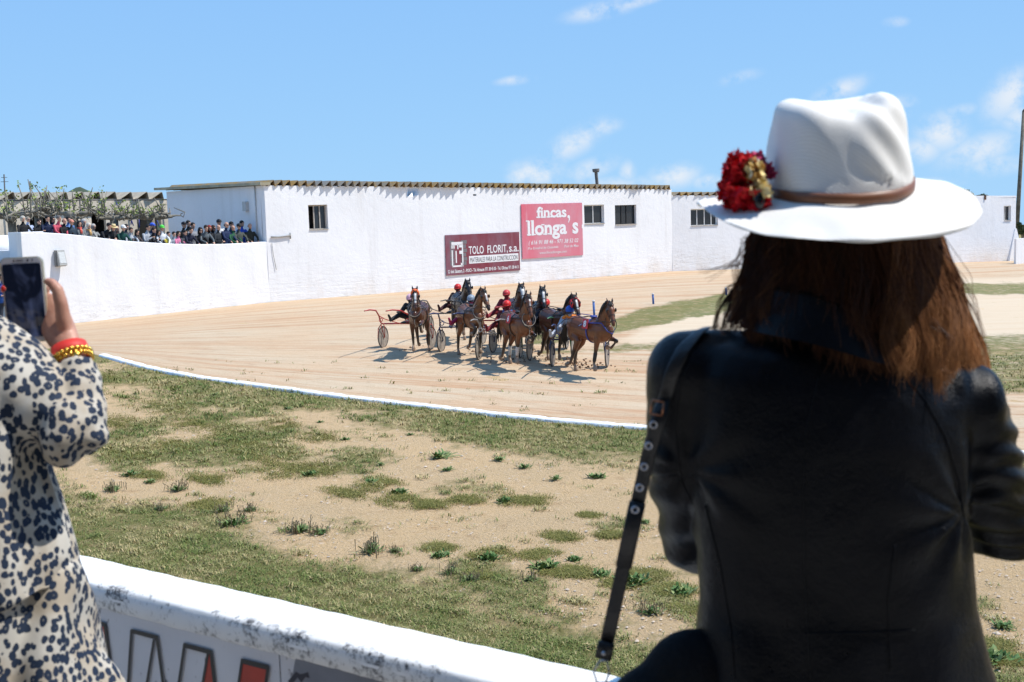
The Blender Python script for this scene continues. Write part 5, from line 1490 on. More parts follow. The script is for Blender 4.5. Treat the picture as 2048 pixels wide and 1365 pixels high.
# leafy bushes and trees beyond the buildings
def bushy(u, vb, vt, w, D, label, seed, name='tree', cat='tree', leaf=LEAFD, n=2600):
    r = random.Random(seed); b = P(u, vb, D); t_ = P(u, vt, D); hgt = t_[2]; root = thing(name, label, cat, (b[0], b[1], 0.0))
    W_ = w / FPX * D
    tr = MB(); tr.tube([A(0, 0, -.1), A(.1, 0, hgt * .45), A(0, 0, hgt * .8)], [.22, .15, .06], 8)
    lobes = []
    for k in range(9):
        c = A(r.uniform(-W_ * .36, W_ * .36), r.uniform(-W_ * .3, W_ * .3), hgt * r.uniform(.55, .86)); rr = W_ * r.uniform(.14, .24); lobes.append((c, rr))
        tr.tube([A(0, 0, hgt * .35), c * .6 + A(0, 0, hgt * .15), c], [.08, .05, .02], 5)
    tr.build('trunk', BARK, root)
    V = []; q_ = []
    for k in range(n):
        c, rr = lobes[r.randrange(len(lobes))]; d_ = nrm(A(r.gauss(0, 1), r.gauss(0, 1), r.gauss(0, 1))); p_ = c + d_ * rr * r.uniform(.55, 1.08) * A(1, 1, .75)
        if p_[2] > hgt: p_[2] = hgt - r.random() * .2
        a_ = nrm(A(r.gauss(0, 1), r.gauss(0, 1), r.gauss(0, 1))); b_ = nrm(np.cross(a_, A(r.gauss(0, 1), r.gauss(0, 1), r.gauss(0, 1)))); z_ = r.uniform(.06, .13) * D / 80
        V += [p_ - a_ * z_, p_ + b_ * z_ * .6, p_ + a_ * z_, p_ - b_ * z_ * .6]
    m_ = fastmesh(np.array(V), np.arange(len(V)), np.full(n, 4)); mkobj('crown', m_, leaf, root)
bushy(1950, 520, 369, 78, 84, 'round dark green tree above the flat roof of the outbuilding', 4, n=4200)
bushy(1990, 520, 378, 30, 86, 'smaller dark shrub top beside the round tree above the flat roof', 6, n=1500)
bushy(2046, 520, 436, 26, 84, 'dark tree between the outbuilding corner and the pole', 9, n=1500)
# ------------------------------------------------------------------ grass, weeds, stones
def vcolmat(name, pairs, rough=.6, trans=0.0):
    g = NG(name); f = g.at('tone'); r = g.n('ShaderNodeValToRGB'); g.l(f, r.inputs[0])
    el = r.color_ramp.elements
    while len(el) < len(pairs): el.new(.5)
    for e, (p, c) in zip(el, pairs): e.position = p; e.color = (*c[:3], 1)
    g.col(r.outputs[0]); g.set(Roughness=rough); g.b.inputs['Specular IOR Level'].default_value = .2
    return g.m
BLADE = vcolmat('grass blades', [(0, (.06, .11, .018)), (.38, (.14, .185, .04)), (.66, (.27, .26, .10)), (1, (.50, .39, .20))])
def blades(name, pts, hts, tone, spread, mat_, per, label=None):
    n = len(pts); P0 = np.repeat(pts, per, 0); H_ = np.repeat(hts, per) * rng.uniform(.55, 1.25, n * per); T_ = np.repeat(tone, per) + rng.normal(0, .20, n * per)
    m = len(P0); an = rng.uniform(0, 2 * PI, m); ln = rng.uniform(.15, 1.3, m)
    b = P0 + np.stack([rng.normal(0, spread, m), rng.normal(0, spread, m), np.zeros(m)], 1)
    d = np.stack([np.cos(an) * ln, np.sin(an) * ln, np.ones(m)], 1); d /= np.linalg.norm(d, axis=1)[:, None]
    w = np.stack([-np.sin(an), np.cos(an), np.zeros(m)], 1) * (H_ * rng.uniform(.05, .10, m))[:, None]
    mid = b + d * (H_ * .55)[:, None]; tip = b + (d * .8 + np.stack([np.cos(an) * .5, np.sin(an) * .5, np.full(m, -.1)], 1)) * H_[:, None]
    V = np.stack([b - w, b + w, mid + w * .8, mid - w * .8, tip], 1).reshape(-1, 3)
    k = np.arange(m)[:, None] * 5
    loops = np.concatenate([k + np.array([0, 1, 2, 3]), k + np.array([3, 2, 4])], 1).ravel()
    me = fastmesh(V, loops, np.tile([4, 3], m)); attr(me, 'tone', np.repeat(np.clip(T_, 0, 1), 5))
    return mkobj(name, me, mat_)
def sample_ground(n, u0, u1, v0, v1):
    """points spread over the ground evenly as the eye sees them, thinned to a real density"""
    u = rng.uniform(u0, u1, n); v = rng.uniform(v0, v1, n)
    d = np.stack([(u - 1024) / FPX, -(v - 682.5) / FPX, -np.ones(n)]); w = RM @ d
    t = -CAMH / w[2]; x = w[0] * t; y = w[1] * t
    z = gz(x, y); t = (z - CAMH) / w[2]; x = w[0] * t; y = w[1] * t
    return x, y, gz(x, y)
x, y, z = sample_ground(150000, 60, 2100, 712, 1365)
gm = grassmask(x, y)
q_ = np.stack([x, y, x * 0], 1)
patch = vnoise(q_ * .9, 21, 4); fine_ = vnoise(q_ * 3.1, 22, 3)
keep = rng.random(len(x)) < np.clip((gm - .38 + .34 * patch + .22 * fine_) * 2.1, 0, 1)
x, y, z, patch, fine_ = (a[keep] for a in (x, y, z, patch, fine_))
tone = np.clip(.50 + .26 * vnoise(np.stack([x, y, x * 0], 1) * .55, 31, 3) + .12 * fine_, .05, .95)
hts = np.clip(.050 + .022 * fine_, .015, .10) * np.clip(y / 17, .8, 1.6)
o = blades('grass', np.stack([x, y, z - .005], 1), hts, tone, .05, BLADE, 4)
tag(o, 'short patchy green and straw-coloured turf between the parapet and the track', 'grass', kind='stuff')
print('grass tufts', len(x))
# sparse low mats on the sand
mats_ = [(200, 780, 60), (330, 830, 80), (460, 875, 110), (520, 905, 120), (560, 940, 110), (640, 940, 70), (700, 985, 80), (760, 965, 60), (800, 1000, 70), (860, 1010, 50), (1050, 1000, 70), (1120, 1075, 60),
         (420, 960, 70), (260, 915, 80), (300, 955, 60), (880, 1095, 45), (980, 1110, 60), (1080, 1110, 55), (1150, 1145, 70), (1250, 1165, 60), (1350, 1180, 60), (1380, 1215, 50), (1080, 1140, 45), (960, 1150, 40), (1290, 1150, 60),
         (1980, 1290, 60), (2010, 1320, 60), (240, 860, 70), (380, 860, 60), (640, 880, 60), (560, 860, 60), (930, 1000, 50), (1180, 1030, 30), (1220, 1070, 35), (420, 1010, 60), (350, 900, 70)]
PX = []; 
for (u, v, w) in mats_:
    n = int(w * 12); a = rng.normal(0, .5, n); b = rng.normal(0, .5, n)
    k = a * a + b * b < 1.3 + .4 * np.sin(np.arctan2(b, a) * 3 + u)
    PX.append(np.stack([u + a[k] * w * .75, v + b[k] * w * .20], 1))
PX = np.concatenate(PX)
d = np.stack([(PX[:, 0] - 1024) / FPX, -(PX[:, 1] - 682.5) / FPX, -np.ones(len(PX))]); w_ = RM @ d; t = -CAMH / w_[2]
x = w_[0] * t; y = w_[1] * t; z = gz(x, y); n3 = vnoise(np.stack([x, y, x * 0], 1) * 2.2, 40, 3); k = n3 > -.35; x, y, z = x[k], y[k], z[k]
MATM = vcolmat('creeping weed', [(0, (.10, .12, .022)), (.5, (.20, .19, .045)), (1, (.34, .28, .10))])
o = blades('ground_cover', np.stack([x, y, z - .005], 1), np.full(len(x), .042), np.clip(rng.normal(.45, .2, len(x)), 0, 1), .06, MATM, 7)
tag(o, 'yellow-green mats of creeping weed scattered over the bare sand', 'ground cover', kind='stuff')
# pebbles
x, y, z = sample_ground(5200, 60, 2100, 860, 1360)
gm = grassmask(x, y); k = (gm < .5) & (vnoise(np.stack([x, y, x * 0], 1) * .5, 77, 3) > -.1); x, y, z = x[k], y[k], z[k]; mb = MB()
V = []; Fq = []
base = np.array([(1, 0, 0), (0, 1, 0), (-1, 0, 0), (0, -1, 0), (0, 0, 1)], float)
for i in range(len(x)):
    s_ = rng.uniform(.006, .026) * (1 if rng.random() < .93 else 1.8); an = rng.uniform(0, 6.3); c_, n_ = math.cos(an), math.sin(an); b = len(V)
    for q in base:
        jx = q * (s_, s_ * rng.uniform(.6, 1), s_ * .5) * rng.uniform(.7, 1.2); V.append((x[i] + c_ * jx[0] - n_ * jx[1], y[i] + n_ * jx[0] + c_ * jx[1], z[i] + jx[2]))
    Fq += [(b, b + 1, b + 4), (b + 1, b + 2, b + 4), (b + 2, b + 3, b + 4), (b + 3, b, b + 4)]
me = fastmesh(np.array(V), np.array(Fq), np.full(len(Fq), 3))
tag(mkobj('pebbles', me, mat('pale limestone', (.46, .38, .30), .9, .3, 3)), 'small pale stones scattered on the sand', 'stones', kind='stuff')

# individual weeds: leafy rosettes and upright spikes
WLEAF = vcolmat('weed leaf', [(0, (.05, .12, .03)), (.5, (.12, .20, .06)), (1, (.27, .29, .12))]); WSPK = vcolmat('weed spike', [(0, (.10, .085, .045)), (1, (.30, .24, .15))])
def weed_mesh(seed, n, ln, lift, w):
    r = np.random.default_rng(seed); V = []; F = []; tn = []
    for i in range(n):
        an = r.uniform(0, 2 * PI); L_ = ln * r.uniform(.5, 1.1); up_ = r.uniform(*lift); d = A(math.cos(an), math.sin(an), 0); sd_ = A(-d[1], d[0], 0); b = len(V); c0 = A(r.normal(0, .05), r.normal(0, .04), 0); t_ = r.uniform(0, 1)
        for k, (f, ww) in enumerate(((0, .4), (.35, 1), (.7, .8), (1, .08))):
            c = c0 + d * L_ * f * math.cos(up_) + A(0, 0, L_ * (f * math.sin(up_) - .35 * f * f * math.sin(up_)))
            V += [c - sd_ * w * ww * L_, c + sd_ * w * ww * L_ + A(0, 0, .004)]; tn += [t_, t_]
        F += [(b + 2 * j, b + 2 * j + 1, b + 2 * j + 3, b + 2 * j + 2) for j in range(3)]
    me = newmesh(V, F, False); attr(me, 'tone', tn); return me
def spike_mesh(seed, n, sp, h):
    r = np.random.default_rng(seed); mb = MB()
    for i in range(n):
        c = A(r.normal(0, sp), r.normal(0, sp * .6), 0); hh = h * r.uniform(.5, 1.1); mb.tube([c, c + A(r.normal(0, .015), 0, hh * .6), c + A(r.normal(0, .03), 0, hh)], [.0035, .004, .006], 4)
    me = mb.mesh(False); attr(me, 'tone', r.uniform(0, 1, len(me.vertices))); return me
LM = [weed_mesh(s, 90, .13, (.2, 1.2), .10) for s in (1, 2, 3)]; LS_ = [spike_mesh(s, 34, .13, .13) for s in (1, 2)]; LM2 = [weed_mesh(s, 130, .09, (.3, 1.4), .16) for s in (5, 6)]
def weed(u, v, kind, s, label):
    g = G(u, v); r = thing('weed', label, 'plant', (g[0], g[1], g[2] - .004), rnd.uniform(0, 6.28), 'weeds growing on the sand'); r.scale = (s, s, s)
    me = rnd.choice(LM if kind != 'low' else LM2)
    mkobj('leaves', me, None, r)
    if not me.materials: me.materials.append(WLEAF)
    if kind == 'spiky':
        m2 = rnd.choice(LS_); mkobj('flower_spikes', m2, None, r)
        if not m2.materials: m2.materials.append(WSPK)
for (u, v, k, s) in [(880, 915, 'leaf', 1.6), (895, 940, 'leaf', .8), (1048, 935, 'leaf', .9), (1195, 955, 'leaf', 1.1), (1110, 958, 'leaf', .8), (998, 920, 'leaf', .9), (690, 880, 'leaf', .8), (575, 818, 'leaf', .7), (430, 790, 'leaf', .7), (760, 930, 'leaf', .6),
                     (258, 950, 'leaf', 1.1), (300, 965, 'leaf', .8), (505, 770, 'leaf', .5), (820, 870, 'leaf', .6), (640, 845, 'leaf', .6), (1290, 1045, 'leaf', .6), (2005, 1255, 'leaf', .9)]:
    weed(u, v, k, s, 'low leafy green weed without flower spikes on the turf and sand')
for (u, v, k, s) in [(225, 980, 'spiky', 1.0), (355, 980, 'spiky', 1.0), (470, 1048, 'spiky', 1.35), (445, 1022, 'spiky', .9), (500, 1022, 'spiky', .8), (600, 1062, 'spiky', 1.2), (640, 1066, 'spiky', .9), (742, 1102, 'spiky', 1.2), (790, 1104, 'spiky', .7),
                     (900, 1145, 'spiky', .8), (940, 1160, 'spiky', .8), (1060, 1160, 'spiky', .7), (835, 1140, 'spiky', .6), (1300, 1225, 'spiky', .9), (320, 1020, 'spiky', .8)]:
    weed(u, v, k, s, 'weed clump with thin upright brown flower spikes at the turf edge')
for (u, v, k, s) in [(1090, 1135, 'low', 1.4), (1270, 1165, 'low', 1.5), (1360, 1185, 'low', 1.3), (880, 1112, 'low', 1.1), (980, 1118, 'low', 1.3), (1010, 1003, 'low', 1.1), (800, 985, 'low', 1.2), (740, 965, 'low', 1.0), (620, 950, 'low', 1.1), (1200, 1150, 'low', 1.0), (1990, 1320, 'low', 1.5), (1150, 1120, 'low', .9)]:
    weed(u, v, k, s, 'rounded yellow-green weed cushion on bare sand')

# ------------------------------------------------------------------ the viewers' terrace and its parapet
VFLOOR = CAMH - 1.62
ZTOP = CAMH - .85
def atz(u, v, z):
    d = ray(u, v); t = (z - CAMH) / d[2]; return A(d[0] * t, d[1] * t, z)
fa = atz(150, 1103.5, ZTOP); fb = atz(698, 1227, ZTOP); dP = nrm((fb - fa) * A(1, 1, 0)); nP = A(-dP[1], dP[0], 0)        # nP points away from the viewers
na = atz(170, 1162, ZTOP); nb_ = atz(700, 1289, ZTOP)
wid = float(np.dot(fa - na, nP) + np.dot(fb - nb_, nP)) / 2
print('parapet width', wid, 'dir', dP)
org = fa - nP * wid                                        # a point on the near top edge
def capmat():
    g = NG('white cap paint'); p = g.pos()
    n = g.noise(p, 60, 9, .8); big = g.noise(p, 9, 5, .6)
    e = g.at('edge')
    f = g.math('MULTIPLY', g.ramp(g.math('ADD', n, g.math('MULTIPLY', big, .6)), .80, .92), e)
    c = g.mix(g.ramp(big, .3, .7), (.86, .86, .85), (.80, .80, .79))
    c = g.mix(g.math('MULTIPLY', g.ramp(g.noise(p, 20, 8, .7), .60, .70), .12), c, (.5, .48, .45))
    g.col(g.mix(f, c, (.045, .045, .05))); g.set(Roughness=.8)
    g.bump(g.math('ADD', g.noise(p, 25, 8, .7), n), .3, .003); return g.m
CAP = capmat()
pr = thing('parapet', 'white parapet with a rounded cap and lettered panels in front of the women', 'wall', tuple(org - A(0, 0, ZTOP - VFLOOR)))
pof = pr.location
mb = MB(); prof = [(-.004, -.058, .5), (-.010, -.050, .75), (-.010, -.022, .85), (-.007, -.006, 1), (-.001, 0, .9), (.014, .002, .25), (.04, .003, 0), (wid * .5, .004, 0), (wid - .015, .001, 0), (wid, -.012, 0), (wid + .004, -.06, 0), (wid, -.8 - (ZTOP - VFLOOR - .8), 0)]
ss = np.arange(-2.2, 3.4, .03); V = []; E = []
for i, s_ in enumerate(ss):
    for j, (a, b, e) in enumerate(prof):
        wob = .0003 * math.sin(s_ * 9 + j) + .0006 * math.sin(s_ * 31 + j * 2) + .0006 * math.sin(s_ * 67 + j)
        q = org + dP * s_ + nP * (a + (wob if j < len(prof) - 1 else 0)); V.append((q[0], q[1], ZTOP + b + wob * .7)); E.append(e)
k = len(prof); F = [(i * k + j, (i + 1) * k + j, (i + 1) * k + j + 1, i * k + j + 1) for i in range(len(ss) - 1) for j in range(k - 1)]
mb.add(V, F); me = mb.mesh(True); attr(me, 'edge', E); mkobj('cap', me, CAP, pr, pof)
# near face core and panels
def facept(u, v, out=.0):
    """pixel -> point on the near face plane"""
    o_ = org + nP * (.002 - out); r = ray(u, v); c = np.array([0, 0, CAMH]); t = np.dot(o_ - c, nP) / np.dot(r, nP); return c + r * t
zpt = facept(257, 1204)[2]
mb = MB(); L0, L1 = -2.2, 3.4
a = org + dP * L0 + nP * .006; b = org + dP * L1 + nP * .006; a2 = a + nP * (wid - .02); b2 = b + nP * (wid - .02)
mb.hexa([(a[0], a[1], VFLOOR - .1), (b[0], b[1], VFLOOR - .1), (b2[0], b2[1], VFLOOR - .1), (a2[0], a2[1], VFLOOR - .1)], [(a[0], a[1], ZTOP - .02), (b[0], b[1], ZTOP - .02), (b2[0], b2[1], ZTOP - .02), (a2[0], a2[1], ZTOP - .02)])
mb.build('core', mat('grey render', (.42, .42, .43), .9, .15, 10), pr, pof, smooth=False)
def panelmat():
    g = NG('scuffed white panel'); p = g.pos()
    c = g.mix(g.ramp(g.noise(p, 4, 4), .3, .7), (.66, .66, .68), (.58, .58, .61))
    n = g.noise(g.mapv(p, (1, 1, .6)), 34, 6, .6, .4); cl = g.noise(p, 7, 4)
    f = g.math('MULTIPLY', g.ramp(n, .60, .64), g.ramp(cl, .46, .56))
    g.col(g.mix(g.math('MULTIPLY', f, .85), c, (.06, .06, .07))); g.set(Roughness=.45); return g.m
PAN = panelmat()
su = lambda u: float(np.dot(facept(u, 1300) - org, dP))
sj = su(562.5)
rotP = np.array([[dP[0], nP[0], 0], [dP[1], nP[1], 0], [0, 0, 1]])
def slab(name, s0, s1, z0, z1, out, th, m, parent, dx=None):
    mb = MB(); c = org + dP * (s0 + s1) / 2 - nP * (out + th / 2 - .006); mb.box((c[0], c[1], (z0 + z1) / 2), (s1 - s0, th, z1 - z0), rotP); return mb.build(name, m, parent, None if parent is not pr else pof, smooth=False)
p1_ = slab('sign_panel', -2.1, sj - .002, VFLOOR + .08, zpt, 0, .010, PAN, pr)
p2_ = slab('sign_panel', sj + .002, 3.3, VFLOOR + .08, zpt, 0, .010, PAN, pr)
slab('edge_strip', sj + .003, 2.6, zpt - .003, zpt + .004, .010, .006, mat('bright edge', (.85, .85, .85), .4), pr)
slab('edge_strip', -2.1, su(262), zpt - .003, zpt + .003, .010, .006, mat('bright edge', (.85, .85, .85), .4), pr)
def pix_poly(mb, pts, out):
    mb.add([facept(u, v, out) for u, v in pts], [tuple(range(len(pts)))])
BK_, RD_, GY_ = mat('letter black', (.012, .012, .012), .5), mat('letter red', (.42, .03, .012), .5), mat('panel grey', (.19, .20, .23), .5)
OUT = .0085
B_L = 1560
def stroke(a, b, w, out=OUT + .0012):
    a = A(*a); b = A(*b); d = nrm(b - a); n = A(-d[1], d[0]) * w / 2; pix_poly(mb, [a - n, b - n, b + n, a + n], out)
LETTERS = [(dict(s=[((240, B_L + 60), (263, 1260), 5.5), ((313, 1272), (352, B_L), 5.5), ((308, 1279), (262, B_L), 5)], t=[(262, 1258), (313, 1271), (311, 1279.5), (263, 1267)], f=None)),
           (dict(s=[((330, B_L), (369, 1288), 5.5), ((421, 1301), (450, B_L), 6), ((416, 1306), (372, B_L), 5.5)], t=[(367, 1286), (422, 1300.5), (421, 1310), (369, 1296)], f=[(415, 1308), (421, 1309), (450, B_L), (374, B_L)])),
           (dict(s=[((484, 1320), (450, B_L), 5.5), ((536, 1334), (500, B_L), 5.5)], t=[(482, 1317), (538, 1331), (535.5, 1341), (481, 1327)], f=[(484, 1327), (535, 1340), (500, B_L), (452, B_L)])),
           (dict(s=[((209, 1248), (250, B_L), 5.5)], t=[(150, 1231), (211, 1246), (209, 1254), (150, 1239)], f=[(150, 1238), (209, 1253), (250, B_L), (170, B_L)]))]
for Lt in LETTERS:
    mb = MB()
    for st_ in Lt['s']: stroke(*st_)
    pix_poly(mb, Lt['t'], OUT + .0014); lo_ = mb.build('painted_letter', BK_, pr, pof, smooth=False)
    if Lt['f']:
        mb = MB(); pix_poly(mb, Lt['f'], OUT + .0004); mb.build('letter_fill', RD_, lo_, None, smooth=False)
mb = MB(); pts = [(584, 1420), (586, 1345), (590, 1322), (596, 1309), (606, 1305), (640, 1313), (700, 1328), (900, 1378), (1100, 1428), (1100, 1600), (590, 1600)]
pix_poly(mb, pts, OUT + .0003); mb.build('grey_patch', GY_, pr, pof, smooth=False)
mb = MB()
cs_ = [(576, 1366, 5), (584, 1358, 6), (592, 1352, 6), (600, 1356, 7), (608, 1351, 6), (616, 1350, 5), (612, 1360, 5), (600, 1366, 8), (590, 1368, 8)]
up_ = [(u, v - r * (1 + .4 * math.sin(u))) for u, v, r in cs_[:6]]; lo2 = [(u + 3, v + r * (1 + .4 * math.cos(u * 2))) for u, v, r in cs_[:6]][::-1]
for i in range(5): pix_poly(mb, [up_[i], up_[i + 1], lo2[4 - i], lo2[5 - i]], OUT + .0008)
mb.build('stain', mat('stain', (.03, .03, .045), .6), pr, pof, smooth=False)
# terrace slab under the viewers, with its retaining face
mb = MB(); a = org + dP * -8 + nP * (wid + .004); b = org + dP * 8 + nP * (wid + .004); c = b - nP * 6; d_ = a - nP * 6
mb.hexa([(a[0], a[1], -.3), (d_[0], d_[1], -.3), (c[0], c[1], -.3), (b[0], b[1], -.3)], [(a[0], a[1], VFLOOR), (d_[0], d_[1], VFLOOR), (c[0], c[1], VFLOOR), (b[0], b[1], VFLOOR)])
tag(mb.build('viewing_terrace', mat('worn concrete', (.34, .32, .29), .95, .2, 4), smooth=False), kind='structure')

# unseen roofed tiers added behind the viewers to cut the sky light
mb = MB()
for i in range(9):
    y0 = -2.2 - i * .8; z1 = VFLOOR + .42 * (i + 1)
    mb.box((2, y0 - .41, (z1 - .3) / 2), (46 + .01 * i, .80, z1 + .3))
mb.box((2, -9.9, 5.2), (46, .3, 11.0)); mb.box((2, -6.6, 10.9), (47, 7.6, .25))
for x_ in range(-20, 25, 5): mb.box((x_, -3.1, 6.9), (.25, .25, 7.8))
gs = mb.build('sky_block_stand', mat('dark blocker concrete', (.20, .18, .165), .95, .2, 2), smooth=False)
tag(gs, 'unseen roofed concrete tiers added behind the viewers to block sky light', 'sky blocker')
# ------------------------------------------------------------------ woman in the white hat
def ringloft(mb, rings, n=28, pw=2.3):
    """rings: (left point, right point, half depth)"""
    V = []
    for l_, r_, hd in rings:
        c = (l_ + r_) / 2; a = (r_ - l_) / 2; f = A(0, 1, 0)
        for k in range(n):
            t = 2 * PI * k / n; ct, st_ = math.cos(t), math.sin(t)
            V.append(c + a * math.copysign(abs(ct) ** (2 / pw), ct) + f * hd * math.copysign(abs(st_) ** (2 / pw), st_))
    F = [(i * n + k, i * n + (k + 1) % n, (i + 1) * n + (k + 1) % n, (i + 1) * n + k) for i in range(len(rings) - 1) for k in range(n)]
    F += [tuple(range(n - 1, -1, -1)), tuple((len(rings) - 1) * n + k for k in range(n))]
    mb.add(V, F)
def leather():
    g = NG('black leather'); v = g.objco()
    n = g.noise(v, 260, 4, .6); n2 = g.noise(v, 28, 6, .65); n3 = g.noise(v, 7, 4)
    g.col(g.mix(g.ramp(n3, .3, .7), (.0025, .003, .0045), (.0045, .005, .0075)))
    g.l(g.ramp(n2, .3, .7, .26, .42), g.b.inputs['Roughness']); g.b.inputs['Specular IOR Level'].default_value = .15
    g.bump(g.math('ADD', g.math('MULTIPLY', n, .35), n2), .5, .006)
    return g.m
LTHR = leather()
DW = 1.6
wb_ = P(1660, 700, DW); WL = (float(wb_[0]), float(wb_[1]), VFLOOR)
woman = thing('person', 'woman in a white hat and black leather jacket seen from behind', 'person', WL)
hatc = P(1672, 393, 1.63)
Lw = [P(1375, 745, 1.60), P(1374, 900, 1.63), P(1396, 1072, 1.72), P(1500, 965, 1.93), P(1600, 850, 2.03)]
Rw = [P(1925, 808, 1.60), P(1953, 930, 1.62), P(1996, 1046, 1.70), P(1900, 930, 1.93), P(1790, 845, 2.03)]
mb = MB()
hc = hatc + A(0, .01, -.055)
q, R = head(mb, hc, A(-.25, 1, -.05), A(0, 0, 1), 1.0)
mb.tube([P(1660, 690, 1.60), hc + A(0, -.02, -.06)], [.055, .05], 12)
mb.tube([A(WL[0], 1.61, VFLOOR + .92), A(WL[0], 1.61, VFLOOR + 1.15), P(1655, 700, 1.61)], [(.13, .08), (.12, .075), (.08, .05)], 14, side=A(1, 0, 0), round_=True)
for k, W_, sg in ((0, Lw, -1), (1, Rw, 1)):
    mb.tube([P(1655, 760, 1.61), W_[0] * .9 + P(1655, 800, 1.61) * .1, W_[1], W_[2]], [.05, .035, .034, .032], 10, round_=True)
    mb.tube(W_[2:], [.032, .030, .024], 10, round_=True)
    hand(mb, W_[4], nrm(W_[4] - W_[3]) + A(-sg * .3, .1, .5), A(0, .5, 1), 1.0, .9, side=-sg)
    mb.tube([A(WL[0] + sg * .09, 1.61, VFLOOR + .93), A(WL[0] + sg * .10, 1.61, VFLOOR + .5), A(WL[0] + sg * .11, 1.60, VFLOOR + .06)], [.085, .058, .042], 12, round_=True)
    mb.tube([A(WL[0] + sg * .11, 1.57, VFLOOR + .04), A(WL[0] + sg * .12, 1.78, VFLOOR + .035)], [(.035, .035), (.042, .022)], 8, side=A(1, 0, 0), round_=True)
me = remesh(mb, .006, 2); mkobj('body', me, SKIN, woman, WL)
# trousers and shoes
mb = MB()
ringloft(mb, [(P(1385, 1400, 1.6), P(2000, 1400, 1.6), .11), (P(1378, 1500, 1.6), P(2012, 1500, 1.6), .125), (P(1378, 1620, 1.6), P(2005, 1620, 1.6), .12)])
for sg in (-1, 1): mb.tube([A(WL[0] + sg * .10, 1.61, VFLOOR + .80), A(WL[0] + sg * .105, 1.61, VFLOOR + .48), A(WL[0] + sg * .11, 1.60, VFLOOR + .10)], [.105, .078, .062], 14, round_=True)
mkobj('trousers', remesh(mb, .012, 3), mat('black trousers', (.012, .012, .014), .8), woman, WL)
mb = MB()
for sg in (-1, 1): mb.tube([A(WL[0] + sg * .11, 1.56, VFLOOR + .045), A(WL[0] + sg * .12, 1.80, VFLOOR + .04)], [(.045, .045), (.052, .034)], 12, side=A(1, 0, 0), round_=True)
mb.build('shoes', SHOE, woman, WL)
# jacket
mb = MB()
rg = [(1575, 640, 1745, 655, .055), (1490, 664, 1835, 705, .078), (1392, 686, 1905, 758, .096), (1352, 735, 1935, 805, .106), (1362, 850, 1935, 880, .116), (1386, 1000, 1925, 1000, .116), (1398, 1100, 1932, 1100, .110),
      (1401, 1200, 1945, 1200, .106), (1392, 1300, 1972, 1300, .114), (1382, 1400, 2003, 1400, .126), (1374, 1530, 2022, 1530, .136)]
ringloft(mb, [(P(a, b, DW), P(c, d, DW), e) for a, b, c, d, e in rg], 36)
for W_, r0 in ((Lw, .057), (Rw, .062)):
    mb.ball(W_[0], (r0 * 1.02, r0 * 1.1, r0 * 1.05), 16, 12)
    mb.tube(W_[:3], [r0, r0 * 1.03, r0 * .98], 18, round_=True); mb.tube(W_[2:], [r0 * .97, r0 * .80, r0 * .60], 18, round_=True); mb.ball(W_[2], r0 * 1.0, 16, 12)
    c0 = P(1655, 790, 1.6); mb.tube([W_[0], W_[0] * .6 + c0 * .4], [(r0 * 1.0, r0 * 1.1), (r0 * 1.1, r0 * 1.3)], 16, round_=True)
me = remesh(mb, .0062, 7)
V = coords(me); nn = np.empty(len(V) * 3, np.float32); me.vertices.foreach_get('normal', nn); nn = nn.reshape(-1, 3)
uu, vv = proj(V[:, 0], V[:, 1], V[:, 2])
dsp = .0035 * vnoise(V * np.array([3.2, 3.2, 1.4]), 51, 3)
wr_ = np.clip(1.4 - segdist(V, Rw[1], Rw[2]) / .085, 0, 1) * np.clip((V[:, 0] - Rw[1][0] + .055) / .06, 0, 1)
dsp += wr_ * .0062 * np.sin(V[:, 2] * 2 * PI / .034 + V[:, 0] * 22 + 1.2 * vnoise(V * 6, 52, 2))
wl_ = np.clip(1.4 - segdist(V, Lw[1], Lw[2]) / .085, 0, 1); dsp += wl_ * .0028 * np.sin(V[:, 2] * 2 * PI / .06 - V[:, 0] * 40 + vnoise(V * 5, 53, 2))
for (cu, cv, rr, am, fr) in ((1930, 1030, .17, .0048, 9), (1385, 960, .15, .0040, 8)):          # folds fanning out of the underarms
    c = P(cu, cv, 1.52); dd = V - c; rad = np.hypot(dd[:, 0], dd[:, 2]); an = np.arctan2(dd[:, 2], dd[:, 0])
    dsp += am * np.clip(1 - rad / rr, 0, 1) * np.clip(rad / .03, 0, 1) * np.sin(an * fr + 6 * vnoise(V * 2.5, 54, 2) * .3)
ws = np.clip(1.3 - segdist(V, P(1860, 770, 1.56), P(1960, 790, 1.58)) / .05, 0, 1); dsp += ws * .006 * np.sin(V[:, 0] * 2 * PI / .06 + 1.0)
dsp += .003 * np.clip((vv - 1180) / 100, 0, 1) * np.sin(V[:, 0] * 38 + V[:, 2] * 20 + vnoise(V * 3, 55, 2) * 1.5)
setcoords(me, V + nn * dsp[:, None])
jk = mkobj('jacket', me, LTHR, woman, WL)
from mathutils.bvhtree import BVHTree
def bvh(me):
    V = coords(me); F = [tuple(p.vertices) for p in me.polygons]; return BVHTree.FromPolygons([tuple(v) for v in V], F)
JB = bvh(me)
def onto(B, pts, n=40, lift=.0003, fallback=1.5):
    pts = np.array(pts, float); L_ = np.concatenate([[0], np.cumsum(np.hypot(*np.diff(pts, axis=0).T))]); out = []
    for s_ in np.linspace(0, L_[-1], n):
        r = ray(np.interp(s_, L_, pts[:, 0]), np.interp(s_, L_, pts[:, 1])); r = r / np.linalg.norm(r); h = B.ray_cast(Vector((0, 0, CAMH)), Vector(r))
        if h[0] is not None: out.append(np.array(h[0]) + np.array(h[1]) * lift)
    return out
